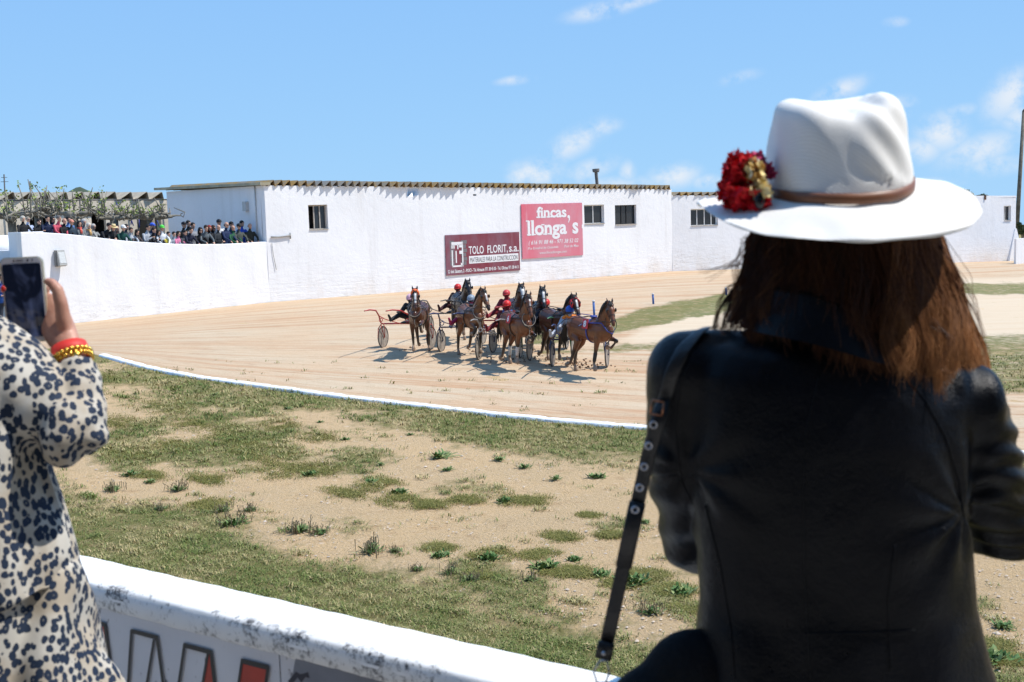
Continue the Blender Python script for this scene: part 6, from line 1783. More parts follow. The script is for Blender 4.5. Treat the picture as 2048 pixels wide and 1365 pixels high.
for path in ([(1640, 745), (1612, 860), (1607, 1000), (1612, 1200), (1622, 1362)], [(1806, 748), (1850, 800), (1890, 872), (1918, 960), (1928, 1035)], [(1398, 690), (1362, 760), (1350, 860), (1362, 960), (1385, 1010)],
             [(1610, 1268), (1720, 1266), (1830, 1260)], [(1790, 1090), (1776, 1200), (1782, 1340)], [(1410, 1010), (1440, 1130), (1462, 1260), (1470, 1360)]):
    pp = onto(JB, path)
    if len(pp) > 3: mb = MB(); mb.tube(pp, .0011, 6); mb.build('seam', LTHR, jk)
cl = MB(); c0 = P(1642, 662, 1.585)
V_ = []; n_ = 40
for j, (rx, ry, z_) in enumerate(((.088, .076, -.012), (.080, .070, .018), (.082, .073, .036), (.088, .079, .030), (.104, .092, -.002), (.112, .099, -.022))):
    for i in range(n_): t_ = 2 * PI * i / n_; V_.append(c0 + A(rx * math.cos(t_), ry * math.sin(t_) - .008, z_ - .03 * math.cos(t_) + (.011 if j in (1, 2, 3) else .006) * math.exp(-(((math.degrees(t_) - 252 + 180) % 360 - 180) / 42) ** 2)))
cl.add(V_, [(j * n_ + i, j * n_ + (i + 1) % n_, (j + 1) * n_ + (i + 1) % n_, (j + 1) * n_ + i) for j in range(5) for i in range(n_)])
cl.build('collar', LTHR, jk)
# hat
def strawmat():
    g = NG('white woven straw'); v = g.objco()
    w1 = g.n('ShaderNodeTexWave'); w1.inputs['Scale'].default_value = 108; w1.bands_direction = 'DIAGONAL'; w1.inputs['Distortion'].default_value = 1.5; g.l(v, w1.inputs[0])
    w2 = g.n('ShaderNodeTexWave'); w2.inputs['Scale'].default_value = 95; w2.bands_direction = 'Z'; w2.inputs['Distortion'].default_value = 1; g.l(v, w2.inputs[0])
    h = g.math('ADD', w1.outputs[1], w2.outputs[1])
    g.col(g.mix(g.ramp(h, .2, 1.6), (.73, .71, .665), (.86, .845, .81))); g.set(Roughness=.8); g.bump(h, .22, .0012)
    return g.m
STRAW = strawmat()
mb = MB(); NA = 72
azs = [0, 20, 40, 60, 90, 115, 140, 160, 180, 200, 225, 250, 270, 295, 320, 340, 360]
ze = [-.001, .016, .021, .014, -.006, -.010, -.010, -.006, -.004, -.026, -.048, -.056, -.058, -.053, -.043, -.026, -.001]
re_ = [.187, .188, .184, .182, .184, .182, .182, .186, .194, .190, .186, .184, .184, .185, .188, .190, .187]
zc_ = [.012, .012, .013, .013, .016, .012, .010, .006, .002, -.004, -.010, -.014, -.015, -.012, -.004, .006, .012]
zr_ = [.137, .138, .138, .137, .136, .135, .135, .135, .132, .128, .119, .107, .105, .116, .130, .137, .137]
ip = lambda a, t: float(np.interp(math.degrees(t) % 360, azs, a))
V = []
def hv(r, t, z): return hatc + A(r * math.cos(t), r * math.sin(t), z)
for i in range(NA):
    t = 2 * PI * i / NA; z0 = ip(zc_, t); a_, b_ = .0990, .112; rr = a_ * b_ / math.hypot(b_ * math.cos(t), a_ * math.sin(t)); zt = ip(zr_, t)
    zed = ip(ze, t); rE = ip(re_, t); col = []
    for k in range(9):                                        # under-brim then brim top
        f = k / 8; col.append((rr * .98 + (rE - rr) * f, z0 + (zed - z0) * (f ** 1.25) - .003))
    col.append((rE + .0015, zed)); 
    for k in range(9):
        f = 1 - k / 8; col.append((rr + (rE - rr) * f, z0 + (zed - z0) * (f ** 1.25) + .0025))
    H0 = zt - z0
    pin = .010 * math.exp(-((math.degrees(t) - 262) / 22) ** 2)
    for f, k in ((.12, 1.0), (.33, .98), (.54, .955), (.71, .925), (.83, .89), (.915, .845), (.97, .775), (1.0, .68), (.998, .57)):
        col.append((rr * k - pin * f, z0 + H0 * f + .003))
    for f in (.25, .5, .75, .97):
        col.append((rr * .57 * (1 - f), (zt + .003) * (1 - f) ** 1.2 + (.126 + .006 * math.sin(t) * (1 - f)) * (1 - (1 - f) ** 1.2)))
    V += [hv(r_, t, z_) for r_, z_ in col]
k = len(col); F = [(i * k + j, ((i + 1) % NA) * k + j, ((i + 1) % NA) * k + j + 1, i * k + j + 1) for i in range(NA) for j in range(k - 1)] + [tuple(i * k + k - 1 for i in range(NA))]
mb.add(V, F); me = mb.mesh(True)
me = evalmods(me, [('SUBSURF', dict(levels=2, render_levels=2))]); V = coords(me)
nn = np.empty(len(V) * 3, np.float32); me.vertices.foreach_get('normal', nn); nn = nn.reshape(-1, 3); W_ = V - hatc
cr = (W_[:, 2] > .02) & (np.hypot(W_[:, 0], W_[:, 1]) < .115)
d_ = .0022 * vnoise(W_ * 9, 61, 2) + np.where(cr & (W_[:, 1] < .02), .0030 * np.sin((W_[:, 0] * .75 + W_[:, 2] * .66) * 2 * PI / .042 + .9) * np.exp(-((W_[:, 0] - .045) / .04) ** 2), 0)
setcoords(me, V + nn * d_[:, None])
hat = mkobj('hat', me, STRAW, woman, WL)
mb = MB(); V = []; nb2 = 64
for i in range(nb2):
    t = 2 * PI * i / nb2; z0 = ip(zc_, t); a_, b_ = .0990, .112; rr = a_ * b_ / math.hypot(b_ * math.cos(t), a_ * math.sin(t)) + .0035
    for dz_, dr in ((.000, .0), (.001, .0015), (.007, .002), (.0135, .0015), (.0145, -.003)): V.append(hv(rr + dr, t, z0 + dz_ + .003))
F = [(i * 5 + j, ((i + 1) % nb2) * 5 + j, ((i + 1) % nb2) * 5 + j + 1, i * 5 + j + 1) for i in range(nb2) for j in range(4)]
mb.add(V, F); mb.build('hat_band', mat('tan leather band', (.20, .075, .03), .45, .15, 30), hat)
# flower posy
def petals(c, R_, n, size, seed, cup=.5):
    r = np.random.default_rng(seed); V = []; F = []; tn = []
    for i in range(n):
        d = nrm(r.normal(size=3)); c2 = c + d * R_ * r.uniform(.35, 1.0); a_ = nrm(np.cross(d, r.normal(size=3))); b_ = nrm(d * cup + np.cross(a_, d) * .8); s_ = size * r.uniform(.6, 1.2); b = len(V); t_ = r.uniform()
        rows = [(-.5, 0, .35), (-.2, .35, .9), (.0, .75, 1.0), (.1, 1.05, .75)]
        for (bend, f, w) in rows:
            for sgn in (-1, 0, 1): V.append(c2 + b_ * s_ * f + a_ * sgn * w * s_ * .6 + d * s_ * (.22 * abs(sgn) + r.uniform(-.12, .12))); tn.append(t_)
        for j in range(3):
            for h in range(2): F.append((b + j * 3 + h, b + j * 3 + h + 1, b + (j + 1) * 3 + h + 1, b + (j + 1) * 3 + h))
    me = newmesh(V, F, True); attr(me, 'tone', tn); return me
REDP = vcolmat('red petals', [(0, (.40, .004, .012)), (.6, (.72, .010, .022)), (1, (.90, .07, .07))]); CREAM = vcolmat('cream petals', [(0, (.55, .30, .08)), (.5, (.80, .62, .25)), (1, (.85, .80, .55))]); MAG = vcolmat('magenta petals', [(0, (.25, .01, .06)), (1, (.55, .06, .16))])
fl = bpy.data.objects.new('flower_posy', None); COL.objects.link(fl); fl.parent = hat
for (u, v, D_, R_, n, s_, m_, nm, sd_) in ((1475, 385, 1.585, .020, 260, .012, REDP, 'carnation', 1), (1482, 338, 1.59, .0185, 220, .011, REDP, 'carnation', 2), (1512, 398, 1.565, .012, 120, .010, REDP, 'carnation', 3), (1512, 322, 1.60, .010, 60, .009, MAG, 'magenta_flower', 4), (1528, 342, 1.595, .010, 60, .008, MAG, 'magenta_flower', 7),
                                    (1506, 345, 1.575, .011, 70, .009, CREAM, 'cream_flower', 5), (1522, 380, 1.56, .011, 80, .009, CREAM, 'cream_flower', 6), (1500, 330, 1.58, .007, 30, .008, CREAM, 'cream_flower', 8), (1463, 352, 1.58, .008, 50, .008, REDP, 'carnation', 9)):
    o = mkobj(nm, petals(P(u, v, D_), R_, n, s_, sd_), m_, fl if False else hat)
bpy.data.objects.remove(fl)
mb = MB(); mb.ball(P(1520, 402, 1.552), (.008, .006, .012), 10, 7); mb.build('dark_bead', GL, hat)
# hair: clumped wavy strands
def hairmat():
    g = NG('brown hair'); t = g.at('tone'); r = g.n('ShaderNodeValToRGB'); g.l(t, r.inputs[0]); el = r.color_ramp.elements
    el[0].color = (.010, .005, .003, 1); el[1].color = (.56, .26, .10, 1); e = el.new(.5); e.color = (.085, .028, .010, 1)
    g.col(r.outputs[0]); g.set(Roughness=.5); g.b.inputs['Specular IOR Level'].default_value = .3
    tr = g.n('ShaderNodeBsdfTranslucent'); g.l(r.outputs[0], tr.inputs[0]); ms = g.n('ShaderNodeMixShader'); ms.inputs[0].default_value = .28
    g.l(g.b.outputs[0], ms.inputs[1]); g.l(tr.outputs[0], ms.inputs[2]); out = [n for n in g.t.nodes if n.type == 'OUTPUT_MATERIAL'][0]; g.l(ms.outputs[0], out.inputs[0])
    return g.m
HM = hairmat()
LB = [(440, 1512), (470, 1506), (520, 1494), (570, 1480), (620, 1456), (665, 1442)]; RB = [(440, 1868), (500, 1890), (560, 1914), (620, 1934), (690, 1958), (750, 1966), (770, 1962)]
DB = [(440, 1.545), (520, 1.525), (620, 1.500), (700, 1.488), (780, 1.482)]
li = lambda a, x: np.interp(x, [p[0] for p in a], [p[1] for p in a])
def vend(f): return np.interp(f, [0, .05, .12, .25, .38, .5, .65, .78, .9, 1], [668, 668, 640, 616, 640, 674, 706, 728, 752, 758])
def hairpos(f, v, lay):
    u = li(LB, v) + (li(RB, v) - li(LB, v)) * f
    s_ = np.sqrt(np.clip(1 - (2 * f - 1) ** 2, 0, 1)); D_ = 1.64 - (1.64 - li(DB, v)) * s_ * lay
    return u, D_
NS = 8200; NSEG = 22
r = np.random.default_rng(99); clump = r.uniform(0, 1, 190); V = []; TN = []
cid = r.integers(0, len(clump), NS); f0 = np.clip(clump[cid] + r.normal(0, .012, NS), 0, 1); lay0 = np.clip(.80 + .22 * r.random(len(clump))[cid] + r.normal(0, .04, NS), .3, 1.06)
ph = r.uniform(0, 6.28, len(clump))[cid] + r.normal(0, .25, NS); am = r.uniform(3, 20, len(clump))[cid]; fq = r.uniform(.018, .034, len(clump))[cid]
ve = vend(f0) + r.normal(0, 24, len(clump))[cid] + r.normal(0, 20, NS) - 60 * (r.random(NS) < .15); tone0 = np.clip(.26 + .80 * np.clip(f0 - .45, 0, 1) + r.normal(0, .09, len(clump))[cid] + r.normal(0, .06, NS), 0, 1)  # tone rises to the right: bleaching plus sunlight painted into the hair
drift = r.normal(0, .035, len(clump))[cid] + r.normal(0, .012, NS)
pts = []
for k in range(NSEG + 1):
    s_ = k / NSEG; v = 446 + (ve - 446) * s_; f = np.clip(clump[cid] + (f0 - clump[cid]) * (1.35 - .95 * s_ ** 2) + drift * s_ + (.02 * np.sin(s_ * 9 + ph)), -.02, 1.02); u, D_ = hairpos(np.clip(f, 0, 1), v, lay0)
    u = u + am * np.sin((v - 446) * fq + ph) * s_ + (f - np.clip(f, 0, 1)) * 300
    ttip = np.clip((s_ - .8) / .2, 0, 1)
    dd = np.stack([(u - 1024) / FPX, -(v - 682.5) / FPX, -np.ones(NS)]); w = RM @ dd; t = D_ / w[1]
    pts.append(np.stack([w[0] * t, w[1] * t, CAMH + w[2] * t], 1))
# strays
def stray(path, D0, D1, n=3, jit=4):
    out = []
    for _ in range(n):
        a = np.array(path, float) + r.normal(0, jit, (len(path), 2)); L_ = np.linspace(0, 1, len(path)); out.append([P(np.interp(s_, L_, a[:, 0]), np.interp(s_, L_, a[:, 1]), D0 + (D1 - D0) * s_) for s_ in np.linspace(0, 1, NSEG + 1)])
    return out
ST = []
ST += stray([(1500, 470), (1485, 505), (1468, 540), (1470, 600), (1455, 640)], 1.6, 1.55, 10, 5)
ST += stray([(1500, 525), (1450, 530), (1400, 545)], 1.6, 1.58, 5, 4); ST += stray([(1492, 555), (1455, 575), (1436, 605), (1432, 640), (1447, 668)], 1.6, 1.56, 7, 4)
ST += stray([(1480, 480), (1500, 500), (1460, 535), (1415, 560)], 1.62, 1.6, 4, 6)
ST += stray([(1880, 480), (1925, 560), (1950, 610), (1972, 680)], 1.6, 1.56, 8, 7); ST += stray([(1900, 540), (1948, 640), (1975, 700), (1968, 735)], 1.58, 1.54, 10, 6)
ST += stray([(1860, 640), (1900, 680), (1880, 735), (1905, 760)], 1.53, 1.5, 8, 6)
S_ = np.array(ST).transpose(1, 0, 2); pts = [np.concatenate([a, b]) for a, b in zip(pts, S_)]; NT_ = NS + S_.shape[1]
tone0 = np.concatenate([tone0, np.full(S_.shape[1], .5)])
pts = np.array(pts); rad = np.full((NSEG + 1, NT_), .00058); rad[:, NS:] = .0006; rad *= np.linspace(1, .35, NSEG + 1)[:, None]
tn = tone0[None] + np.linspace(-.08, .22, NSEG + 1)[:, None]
def strandmesh(pts, rad, tn):
    """pts (segments+1, strands, 3) -> thin three-sided hairs"""
    ns_ = pts.shape[0] - 1; nt_ = pts.shape[1]
    tang = np.gradient(pts, axis=0); tang /= np.linalg.norm(tang, axis=2)[..., None] + 1e-9; sdv = np.cross(tang, np.array([0, 1.0, 0])); sdv /= np.linalg.norm(sdv, axis=2)[..., None] + 1e-9; bdv = np.cross(tang, sdv)
    VV = np.stack([pts + (sdv * math.cos(a) + bdv * math.sin(a)) * rad[..., None] for a in (PI / 2 * -1, PI / 6, 5 * PI / 6)], 2)
    VV = VV.transpose(1, 0, 2, 3).reshape(-1, 3); base = (np.arange(nt_)[:, None, None] * (ns_ + 1) + np.arange(ns_)[None, :, None]) * 3
    j = np.arange(3)[None, None]; Q = np.stack([base + j, base + (j + 1) % 3, base + 3 + (j + 1) % 3, base + 3 + j], -1).reshape(-1, 4)
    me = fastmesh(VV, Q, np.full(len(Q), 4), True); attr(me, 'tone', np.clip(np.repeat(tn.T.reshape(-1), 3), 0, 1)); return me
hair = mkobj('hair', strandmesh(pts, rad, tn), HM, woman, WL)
mb = MB(); V = []; nf, nv = 30, 18                                                # scalp side of the hair mass
for i in range(nv + 1):
    for k in range(nf + 1):
        f = k / nf; v = 440 + (float(vend(f)) - 22 - 440) * i / nv; u, D_ = hairpos(np.array(f), np.array(v), .74); V.append(P(float(u) + (6 if f == 0 else -6 if f == 1 else 0), v, float(D_) + .012))
F = [(i * (nf + 1) + k, i * (nf + 1) + k + 1, (i + 1) * (nf + 1) + k + 1, (i + 1) * (nf + 1) + k) for i in range(nv) for k in range(nf)]
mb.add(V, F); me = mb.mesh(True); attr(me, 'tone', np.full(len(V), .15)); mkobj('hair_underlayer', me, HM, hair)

# shoulder bag
DSB = 1.545
bag = thing('shoulder_bag', 'black shoulder bag on a long studded strap beside the leather jacket', 'bag', tuple(P(1330, 1500, 1.6)))
bo = bag.location
pp = onto(JB, [(1430, 655), (1398, 668), (1368, 700), (1345, 750), (1332, 800)], 12, .004)
pp += [P(1322, 820, 1.535), P(1312, 860, 1.54), P(1298, 905, 1.55), P(1272, 1020, 1.56), P(1250, 1120, 1.565), P(1228, 1220, 1.57), P(1209, 1305, 1.57)]
BLKL = mat('strap leather', (.010, .010, .011), .42, .2, 60, .2, 150)
mb = MB(); mb.tube(pp, (.0098, .0016), 10, side=A(1, -.15, .2)); sp_ = mb.build('strap', BLKL, bag, bo)
mb = MB(); mb.tube([P(1247, 1135, 1.562), P(1262, 1065, 1.558), P(1275, 1005, 1.553)], (.0115, .0022), 10, side=A(1, -.15, .2)); mb.build('strap_keeper', BLKL, bag, bo); mb = MB(); mb.tube([P(1206, 1318, 1.568), P(1213, 1285, 1.565)], (.012, .0028), 10, side=A(1, -.15, .2)); mb.build('strap_keeper', BLKL, bag, bo)
STL = mat('dull steel', (.42, .42, .45), .35, .1, 30, metal=.9)
for (u, v) in ((1297.5, 892), (1288.5, 934), (1279.5, 976), (1270.5, 1020), (1307, 850)):
    mb = MB(); mb.ring(P(u, v, 1.538), .0045, .0016, (0, 1, .1), 16, 6); mb.build('eyelet', STL, sp_)
mb = MB()
bq = [P(1304, 800, 1.53), P(1328, 805, 1.53), P(1324, 832, 1.53), P(1300, 827, 1.53)]
for a_, b_ in zip(bq, bq[1:] + bq[:1]): mb.tube([a_, b_], .0015, 6)
mb.build('buckle', mat('copper buckle', (.35, .16, .09), .35, metal=.8), bag, bo)
mb = MB(); mb.ball(P(1207.5, 1307, 1.56), .0035, 8, 6); mb.build('rivet', STL, bag, bo)
mb = MB(); hx = [(1200, 1322), (1214, 1322), (1219, 1345), (1211, 1366), (1194, 1366), (1187, 1343)]
hx = [P(u, v, 1.572) for u, v in hx]
for a_, b_ in zip(hx, hx[1:] + hx[:1]): mb.tube([a_, b_], .0014, 6)
mb.build('ring', STL, bag, bo)
mb = MB(); mb.tube([P(1202, 1366, 1.572), P(1206, 1420, 1.58), P(1260, 1490, 1.58)], (.012, .003), 8, side=A(1, 0, 0)); mb.build('tab', BLKL, bag, bo)
mb = MB(); mb.ball(P(1388, 1395, 1.585), (.085, .055, .102), 24, 16); mb.ball(P(1330, 1470, 1.58), (.10, .06, .11), 24, 16); mb.ball(P(1390, 1540, 1.58), (.14, .065, .10), 24, 16)
mkobj('bag_body', remesh(mb, .008, 6), mat('bag cloth', (.006, .006, .007), .75, .2, 40, .3, 120, spec=.15), bag, bo)

# ------------------------------------------------------------------ woman in the leopard print
def leopard():
    g = NG('leopard print cloth'); v = g.objco()
    wv = g.n('ShaderNodeTexNoise'); wv.inputs['Scale'].default_value = 24; g.l(v, wv.inputs['Vector'])
    mv = g.n('ShaderNodeVectorMath', operation='MULTIPLY_ADD'); g.l(wv.outputs['Color'], mv.inputs[0]); mv.inputs[1].default_value = (.014, .014, .014); g.l(g.mapv(v, (1, 1, .8)), mv.inputs[2])
    vo = g.n('ShaderNodeTexVoronoi'); vo.inputs['Scale'].default_value = 76; vo.inputs['Randomness'].default_value = .85; g.l(mv.outputs[0], vo.inputs['Vector'])
    v2 = g.n('ShaderNodeTexVoronoi'); v2.feature = 'DISTANCE_TO_EDGE'; v2.inputs['Scale'].default_value = 58; v2.inputs['Randomness'].default_value = .85; g.l(mv.outputs[0], v2.inputs['Vector'])
    sp = g.ramp(g.math('ADD', vo.outputs['Distance'], g.math('MULTIPLY', g.noise(v, 90, 3, .6), .35)), .66, .70, 1, 0)
    core = g.math('MULTIPLY', g.ramp(vo.outputs['Distance'], .09, .14, 1, 0), g.ramp(g.noise(v, 70, 2), .52, .56))
    br = g.ramp(g.noise(v, 90, 3, .6), .36, .42)
    f = g.math('MULTIPLY', sp, g.math('SUBTRACT', 1.0, g.math('MULTIPLY', core, .8)))
    g.col(g.mix(f, g.mix(g.ramp(g.noise(v, 14, 3), .4, .6), (.52, .49, .43), (.42, .36, .28)), (.016, .028, .055)))
    g.set(Roughness=.75); g.b.inputs['Specular IOR Level'].default_value = .25; g.bump(g.noise(v, 300, 3), .15, .002); return g.m
LEO = leopard()
LWL = (float(P(-60, 800, 1.95)[0]), 1.95, VFLOOR)
w2 = thing('person', 'woman in a leopard print tunic filming with a raised phone at the left edge', 'person', LWL)
SH, UA, EL, FA, CU = P(0, 742, 1.98), P(70, 806, 1.95), P(143, 866, 1.93), P(154, 800, 1.965), P(149, 738, 2.0)
mb = MB()
hd2 = P(-175, 480, 1.99)
q2, R2 = head(mb, hd2, A(.15, 1, 0), A(0, 0, 1), 1.0)
nk_ = P(-140, 645, 1.97); mb.tube([nk_, hd2 + A(0, -.02, -.05)], [.055, .05], 12)
mb.tube([A(LWL[0], 1.96, VFLOOR + .9), A(LWL[0], 1.96, VFLOOR + 1.15), nk_ + A(0, 0, -.05)], [(.09, .06), (.09, .06), (.07, .05)], 14, side=A(1, 0, 0), round_=True)
mb.tube([nk_ + A(.02, 0, -.09), SH, UA, EL], [.05, .042, .038, .034], 12, round_=True)
WR = P(137, 698, 2.02)
mb.tube([EL, FA, CU, WR], [(.034, .034), (.032, .032), (.028, .024), (.025, .019)], 14, side=A(1, .2, 0), round_=True)
mb.tube([WR, P(122, 668, 2.045), P(108, 638, 2.07), P(88, 612, 2.083)], [(.025, .019), (.031, .019), (.034, .016), (.032, .012)], 14, side=nrm(P(150, 640, 2.05) - P(100, 668, 2.06)), round_=True)
mb.tube([P(134, 672, 2.035), P(127, 640, 2.03), P(122, 606, 2.028), P(115, 580, 2.03), P(103, 566, 2.034), P(94, 563, 2.036)], [.0135, .0135, .0118, .0108, .0092, .0068], 12, round_=True)
for k, (v0, v1, tip) in enumerate(((572, 556, 3), (592, 582, 4), (612, 606, 5), (630, 628, 9))):
    mb.tube([P(92, v0 + 6, 2.086), P(55, (v0 + v1) / 2, 2.092), P(30, v1, 2.090)] + ([P(tip + 3, v1 - 2, 2.072), P(tip + 4, v1 - 4, 2.055)] if k == 1 else [P(24, v1, 2.088)]), [.0095, .0085, .0078, .0072, .0060][:5 if k == 1 else 4], 10, round_=True)
LH = [P(-200, 770, 1.96), P(-215, 930, 1.98), P(-150, 820, 2.15), P(-90, 740, 2.2)]
mb.tube([nk_ + A(-.02, 0, -.09)] + LH, [.05, .042, .036, .03, .024], 10, round_=True); hand(mb, LH[3], A(.5, .1, .6), A(0, 1, 0), 1.0, .9, side=-1)
for sg in (-1, 1):
    mb.tube([A(LWL[0] + sg * .05, 1.97, VFLOOR + .93), A(LWL[0] + sg * .08, 1.97, VFLOOR + .5), A(LWL[0] + sg * .11, 1.95, VFLOOR + .06)], [.06, .052, .042], 12, round_=True)
    mb.tube([A(LWL[0] + sg * .11, 1.92, VFLOOR + .04), A(LWL[0] + sg * .12, 2.13, VFLOOR + .035)], [(.035, .035), (.042, .022)], 8, side=A(1, 0, 0), round_=True)
SKW = NG('warm skin'); _v = SKW.objco(); SKW.col(SKW.mix(SKW.ramp(SKW.noise(_v, 30, 4), .35, .65), (.42, .20, .135), (.50, .27, .19))); SKW.set(Roughness=.5); SKW.b.inputs['Subsurface Weight'].default_value = .12; SKW.b.inputs['Subsurface Radius'].default_value = (.01, .004, .002)
SKW.bump(SKW.noise(_v, 160, 5), .25, .002); SKW = SKW.m
mkobj('body', remesh(mb, .0034, 2), SKW, w2, LWL)
mb = MB(); mb.ball(q2(-.018, 0, .028), (.098, .082, .098), 18, 12, R2); cap2 = mb.build('hair', mat('dark brown hair', (.03, .015, .01), .5, .3, 40, .6, 100), w2, LWL)
r = np.random.default_rng(5); N2 = 2600; th = r.uniform(-1.5, 1.5, N2); el_ = r.uniform(.2, 1.5, N2); cl_ = r.integers(0, 120, N2); jt = r.normal(0, .05, 120)[cl_]
S0 = np.stack([np.cos(th) * np.cos(el_) * .9, np.sin(th) * np.cos(el_) + 0, np.sin(el_)], 1); S0 /= np.linalg.norm(S0, axis=1)[:, None]
N0 = np.stack([np.full(N2, -.75), .55 * np.sin(th) + jt, np.full(N2, -.55)], 1); N0 /= np.linalg.norm(N0, axis=1)[:, None]
ln_ = .13 + r.uniform(0, .06, N2) + .05 * jt; pp2 = []
for k in range(19):
    s_ = k / 18; f = min(1, s_ / .6); dq = S0 * (1 - f) + N0 * f; dq /= np.linalg.norm(dq, axis=1)[:, None]
    e_ = dq * np.array([.102, .088, .104]) * (1 + .05 * r.random())
    loc = e_ + np.array([-.018, 0, .028]); g_ = max(0, s_ - .6) / .4
    loc[:, 2] -= ln_ * g_; loc[:, 0] -= .012 * math.sin(g_ * 3) ; loc[:, 1] += .008 * np.sin(g_ * 6 + cl_)
    pp2.append(np.array(q2(0, 0, 0)) + loc @ R2.T)
pp2 = np.array(pp2); rd2 = np.full(pp2.shape[:2], .0010) * np.linspace(1, .5, 19)[:, None]
mkobj('loose_hair', strandmesh(pp2, rd2, np.clip(.25 + r.normal(0, .1, N2)[None] + np.linspace(0, .1, 19)[:, None], 0, 1)), HM, cap2)
def nail(c, d, m_): mb = MB(); mb.ball(c, (.0045, .002, .006), 8, 6); mb.build('fingernail', m_, w2, LWL)
NL = mat('red nail polish', (.5, .02, .02), .25)
for (u, v, D_) in ((6, 578, 2.052),): nail(P(u, v, D_), None, NL)
# tunic: outer layer with sleeve, longer under layer
def drape(me, amp, seed, bundle):
    V = coords(me); nn = np.empty(len(V) * 3, np.float32); me.vertices.foreach_get('normal', nn); nn = nn.reshape(-1, 3)
    d_ = amp * vnoise(V * np.array([6, 6, 2.0]), seed, 3)
    for fn in bundle: d_ += fn(V)
    setcoords(me, V + nn * d_[:, None]); return me
mb = MB()
ringloft(mb, [(P(a, b, 1.96), P(c, d, 1.96), e) for a, b, c, d, e in ((-140, 640, -40, 635, .05), (-200, 668, 10, 655, .075), (-232, 720, 45, 712, .095), (-235, 800, 62, 800, .11), (-228, 900, 78, 900, .115), (-226, 960, 95, 960, .115), (-224, 1040, 122, 1040, .12), (-224, 1110, 142, 1110, .125), (-226, 1166, 152, 1166, .13))], 32)
mb.tube([P(-30, 700, 1.97), SH, P(40, 778, 1.965), UA, P(110, 842, 1.94), EL], [.070, .086, .078, .068, .058, .052], 20, round_=True)
mb.ball(EL, (.058, .055, .052), 16, 12)
mb.tube([EL, P(157, 835, 1.945), FA, P(154, 765, 1.985), CU], [.050, .047, .041, .038, .036], 20)
mb.tube([P(-190, 720, 1.96)] + LH[1:3], [.07, .06, .05], 16, round_=True)
me = remesh(mb, .0052, 5)
def fA(V):
    w = np.clip(1.3 - segdist(V, UA, EL) / .09, 0, 1); return w * .0040 * np.sin((V[:, 0] * .8 - V[:, 2] * .6) * 2 * PI / .045 + 2 * vnoise(V * 4, 3, 2))
def fB(V):
    w = np.clip(1.4 - segdist(V, EL, CU) / .055, 0, 1); return w * .0030 * np.sin(V[:, 2] * 2 * PI / .042 + V[:, 0] * 30 + vnoise(V * 6, 4, 2))
def fC(V):
    w = np.clip((CAMH - .30 - V[:, 2]) / .1, 0, 1) * np.clip((V[:, 1] < 1.96) * 1.0, 0, 1); return w * .012 * np.sin(V[:, 0] * 2 * PI / .085 + 2.2 * np.sin(V[:, 2] * 7) + vnoise(V * 3, 5, 2))
drape(me, .0045, 71, [fA, fB, fC]); tn = mkobj('tunic', me, LEO, w2, LWL)
mb = MB()
ringloft(mb, [(P(a, b, 1.97), P(c, d, 1.97), e) for a, b, c, d, e in ((-215, 1120, 140, 1120, .115), (-228, 1190, 155, 1190, .125), (-245, 1270, 192, 1270, .14), (-262, 1365, 226, 1365, .155), (-290, 1500, 268, 1500, .18), (-300, 1620, 290, 1620, .19))], 40)
me = remesh(mb, .006, 4)
drape(me, .004, 72, [lambda V: .014 * np.sin(V[:, 0] * 2 * PI / .10 + 1.5 * np.sin(V[:, 2] * 6) + vnoise(V * 3, 6, 2))]); mkobj('skirt', me, LEO, w2, LWL)
# cuff fold, bracelets
ax = nrm(WR - CU)
mb = MB(); mb.ring(P(150, 745, 1.998), .0345, .0045, ax, 30, 8); mb.build('cuff', LEO, w2, LWL)
mb = MB(); c = P(140, 703, 2.015)
mb.tube([c - ax * .009, c - ax * .003, c + ax * .010], [(.031, .0265), (.032, .0275), (.031, .0265)], 30, side=A(1, .2, 0)); mb.build('red_wristband', mat('red band', (.60, .03, .02), .6), w2, LWL)
GOLD = mat('gold beads', (.85, .50, .09), .22, .1, 20, metal=1.0)
mb = MB(); 
for row, (cu_, cv_) in enumerate(((143.5, 715), (146, 723.5))):
    c = P(cu_, cv_, 2.008); a_ = nrm(np.cross(ax, A(0, 1, 0))); b_ = np.cross(ax, a_)
    for i in range(24):
        t = 2 * PI * (i + row * .5) / 24; mb.ball(c + a_ * math.cos(t) * .034 + b_ * math.sin(t) * .030, .0046, 8, 6)
mb.box(P(152, 712, 1.978), (.012, .006, .012)); mb.build('gold_bracelet', GOLD, w2, LWL)
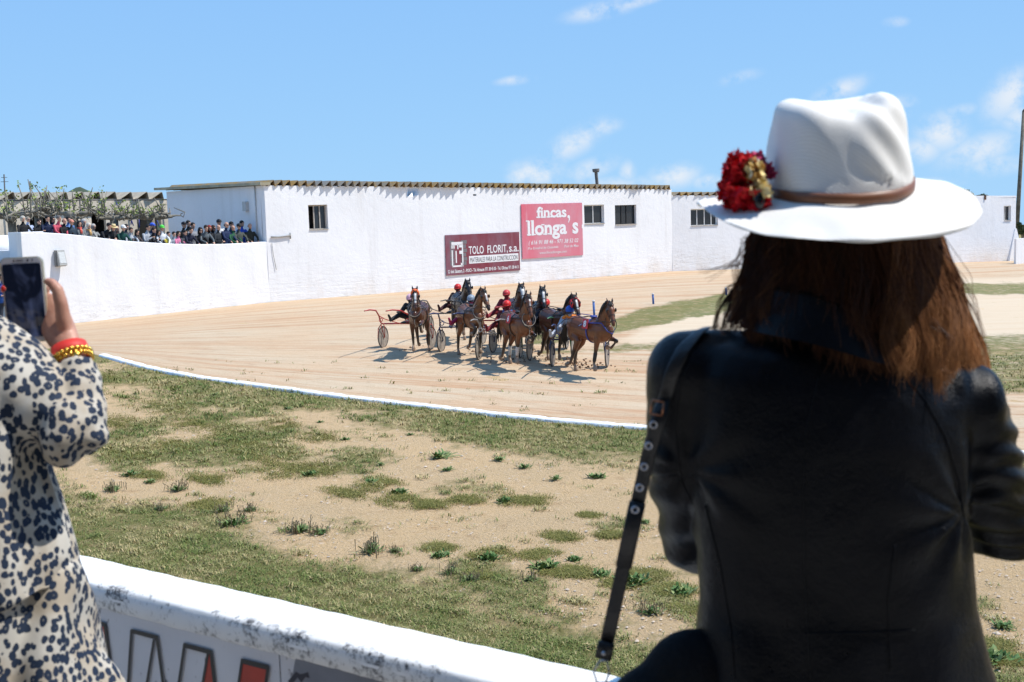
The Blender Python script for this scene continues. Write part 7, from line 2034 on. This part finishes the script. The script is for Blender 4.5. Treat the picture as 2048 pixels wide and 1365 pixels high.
# phone
pc = P(51, 600, 2.062); ph_ = thing('phone', 'gold-edged smartphone held upright in the hand of the leopard print woman', 'phone', tuple(pc), 0)
rt = np.array(Matrix.Rotation(math.radians(-1.2), 3, 'Y')) @ np.array(Matrix.Rotation(math.radians(4), 3, 'Z'))
def rrect(w, h, r, n=6):
    o_ = []
    for cx, cy, a0 in ((w / 2 - r, h / 2 - r, 0), (-w / 2 + r, h / 2 - r, 90), (-w / 2 + r, -h / 2 + r, 180), (w / 2 - r, -h / 2 + r, 270)):
        for k in range(n + 1): a = math.radians(a0 + 90 * k / n); o_.append((cx + r * math.cos(a), cy + r * math.sin(a)))
    return o_
def plate(name, w, h, r, y0, y1, m, parent, dz=0.):
    pr_ = rrect(w, h, r); n = len(pr_); mb = MB(); mb.add([rt @ A(x, y0, z + dz) for x, z in pr_] + [rt @ A(x, y1, z + dz) for x, z in pr_], [tuple(range(n)), tuple(range(2 * n - 1, n - 1, -1))] + [(i, n + i, n + (i + 1) % n, (i + 1) % n) for i in range(n)])
    return mb.build(name, m, parent, angle=40)
plate('phone_case', .0735, .153, .011, -.004, .005, mat('gold case', (.52, .47, .34), .3, .05, 10, metal=.5), ph_)
plate('front_bezel', .0695, .149, .009, -.0052, -.0038, mat('pale bezel', (.62, .62, .66), .3), ph_)
def screenmat():
    g = NG('dim screen'); v = g.objco(); n = g.noise(g.mapv(v, (18, 18, 9), (0, .5, 0)), 1.2, 3, .5, 1.2)
    g.col((.004, .005, .009)); g.set(Roughness=.10); g.b.inputs['Specular IOR Level'].default_value = .35
    r2 = g.n('ShaderNodeValToRGB'); g.l(n, r2.inputs[0]); e = r2.color_ramp.elements; e[0].position = .48; e[0].color = (.002, .003, .008, 1); e[1].position = .72; e[1].color = (.035, .045, .09, 1)
    g.l(r2.outputs[0], g.b.inputs['Emission Color']); g.b.inputs['Emission Strength'].default_value = 1.0; return g.m
plate('screen', .0665, .132, .004, -.0062, -.0050, screenmat(), ph_, -.001)
mb = MB()
for x_, r_ in ((-.012, .0016), (.012, .002), (.02, .0015)): mb.ball(rt @ A(x_, -.0055, .0705), (r_, .0012, r_), 8, 6)
mb.box(rt @ A(-.002, -.0055, .0705), (.012, .0012, .0016), rt); mb.build('earpiece', GL, ph_)
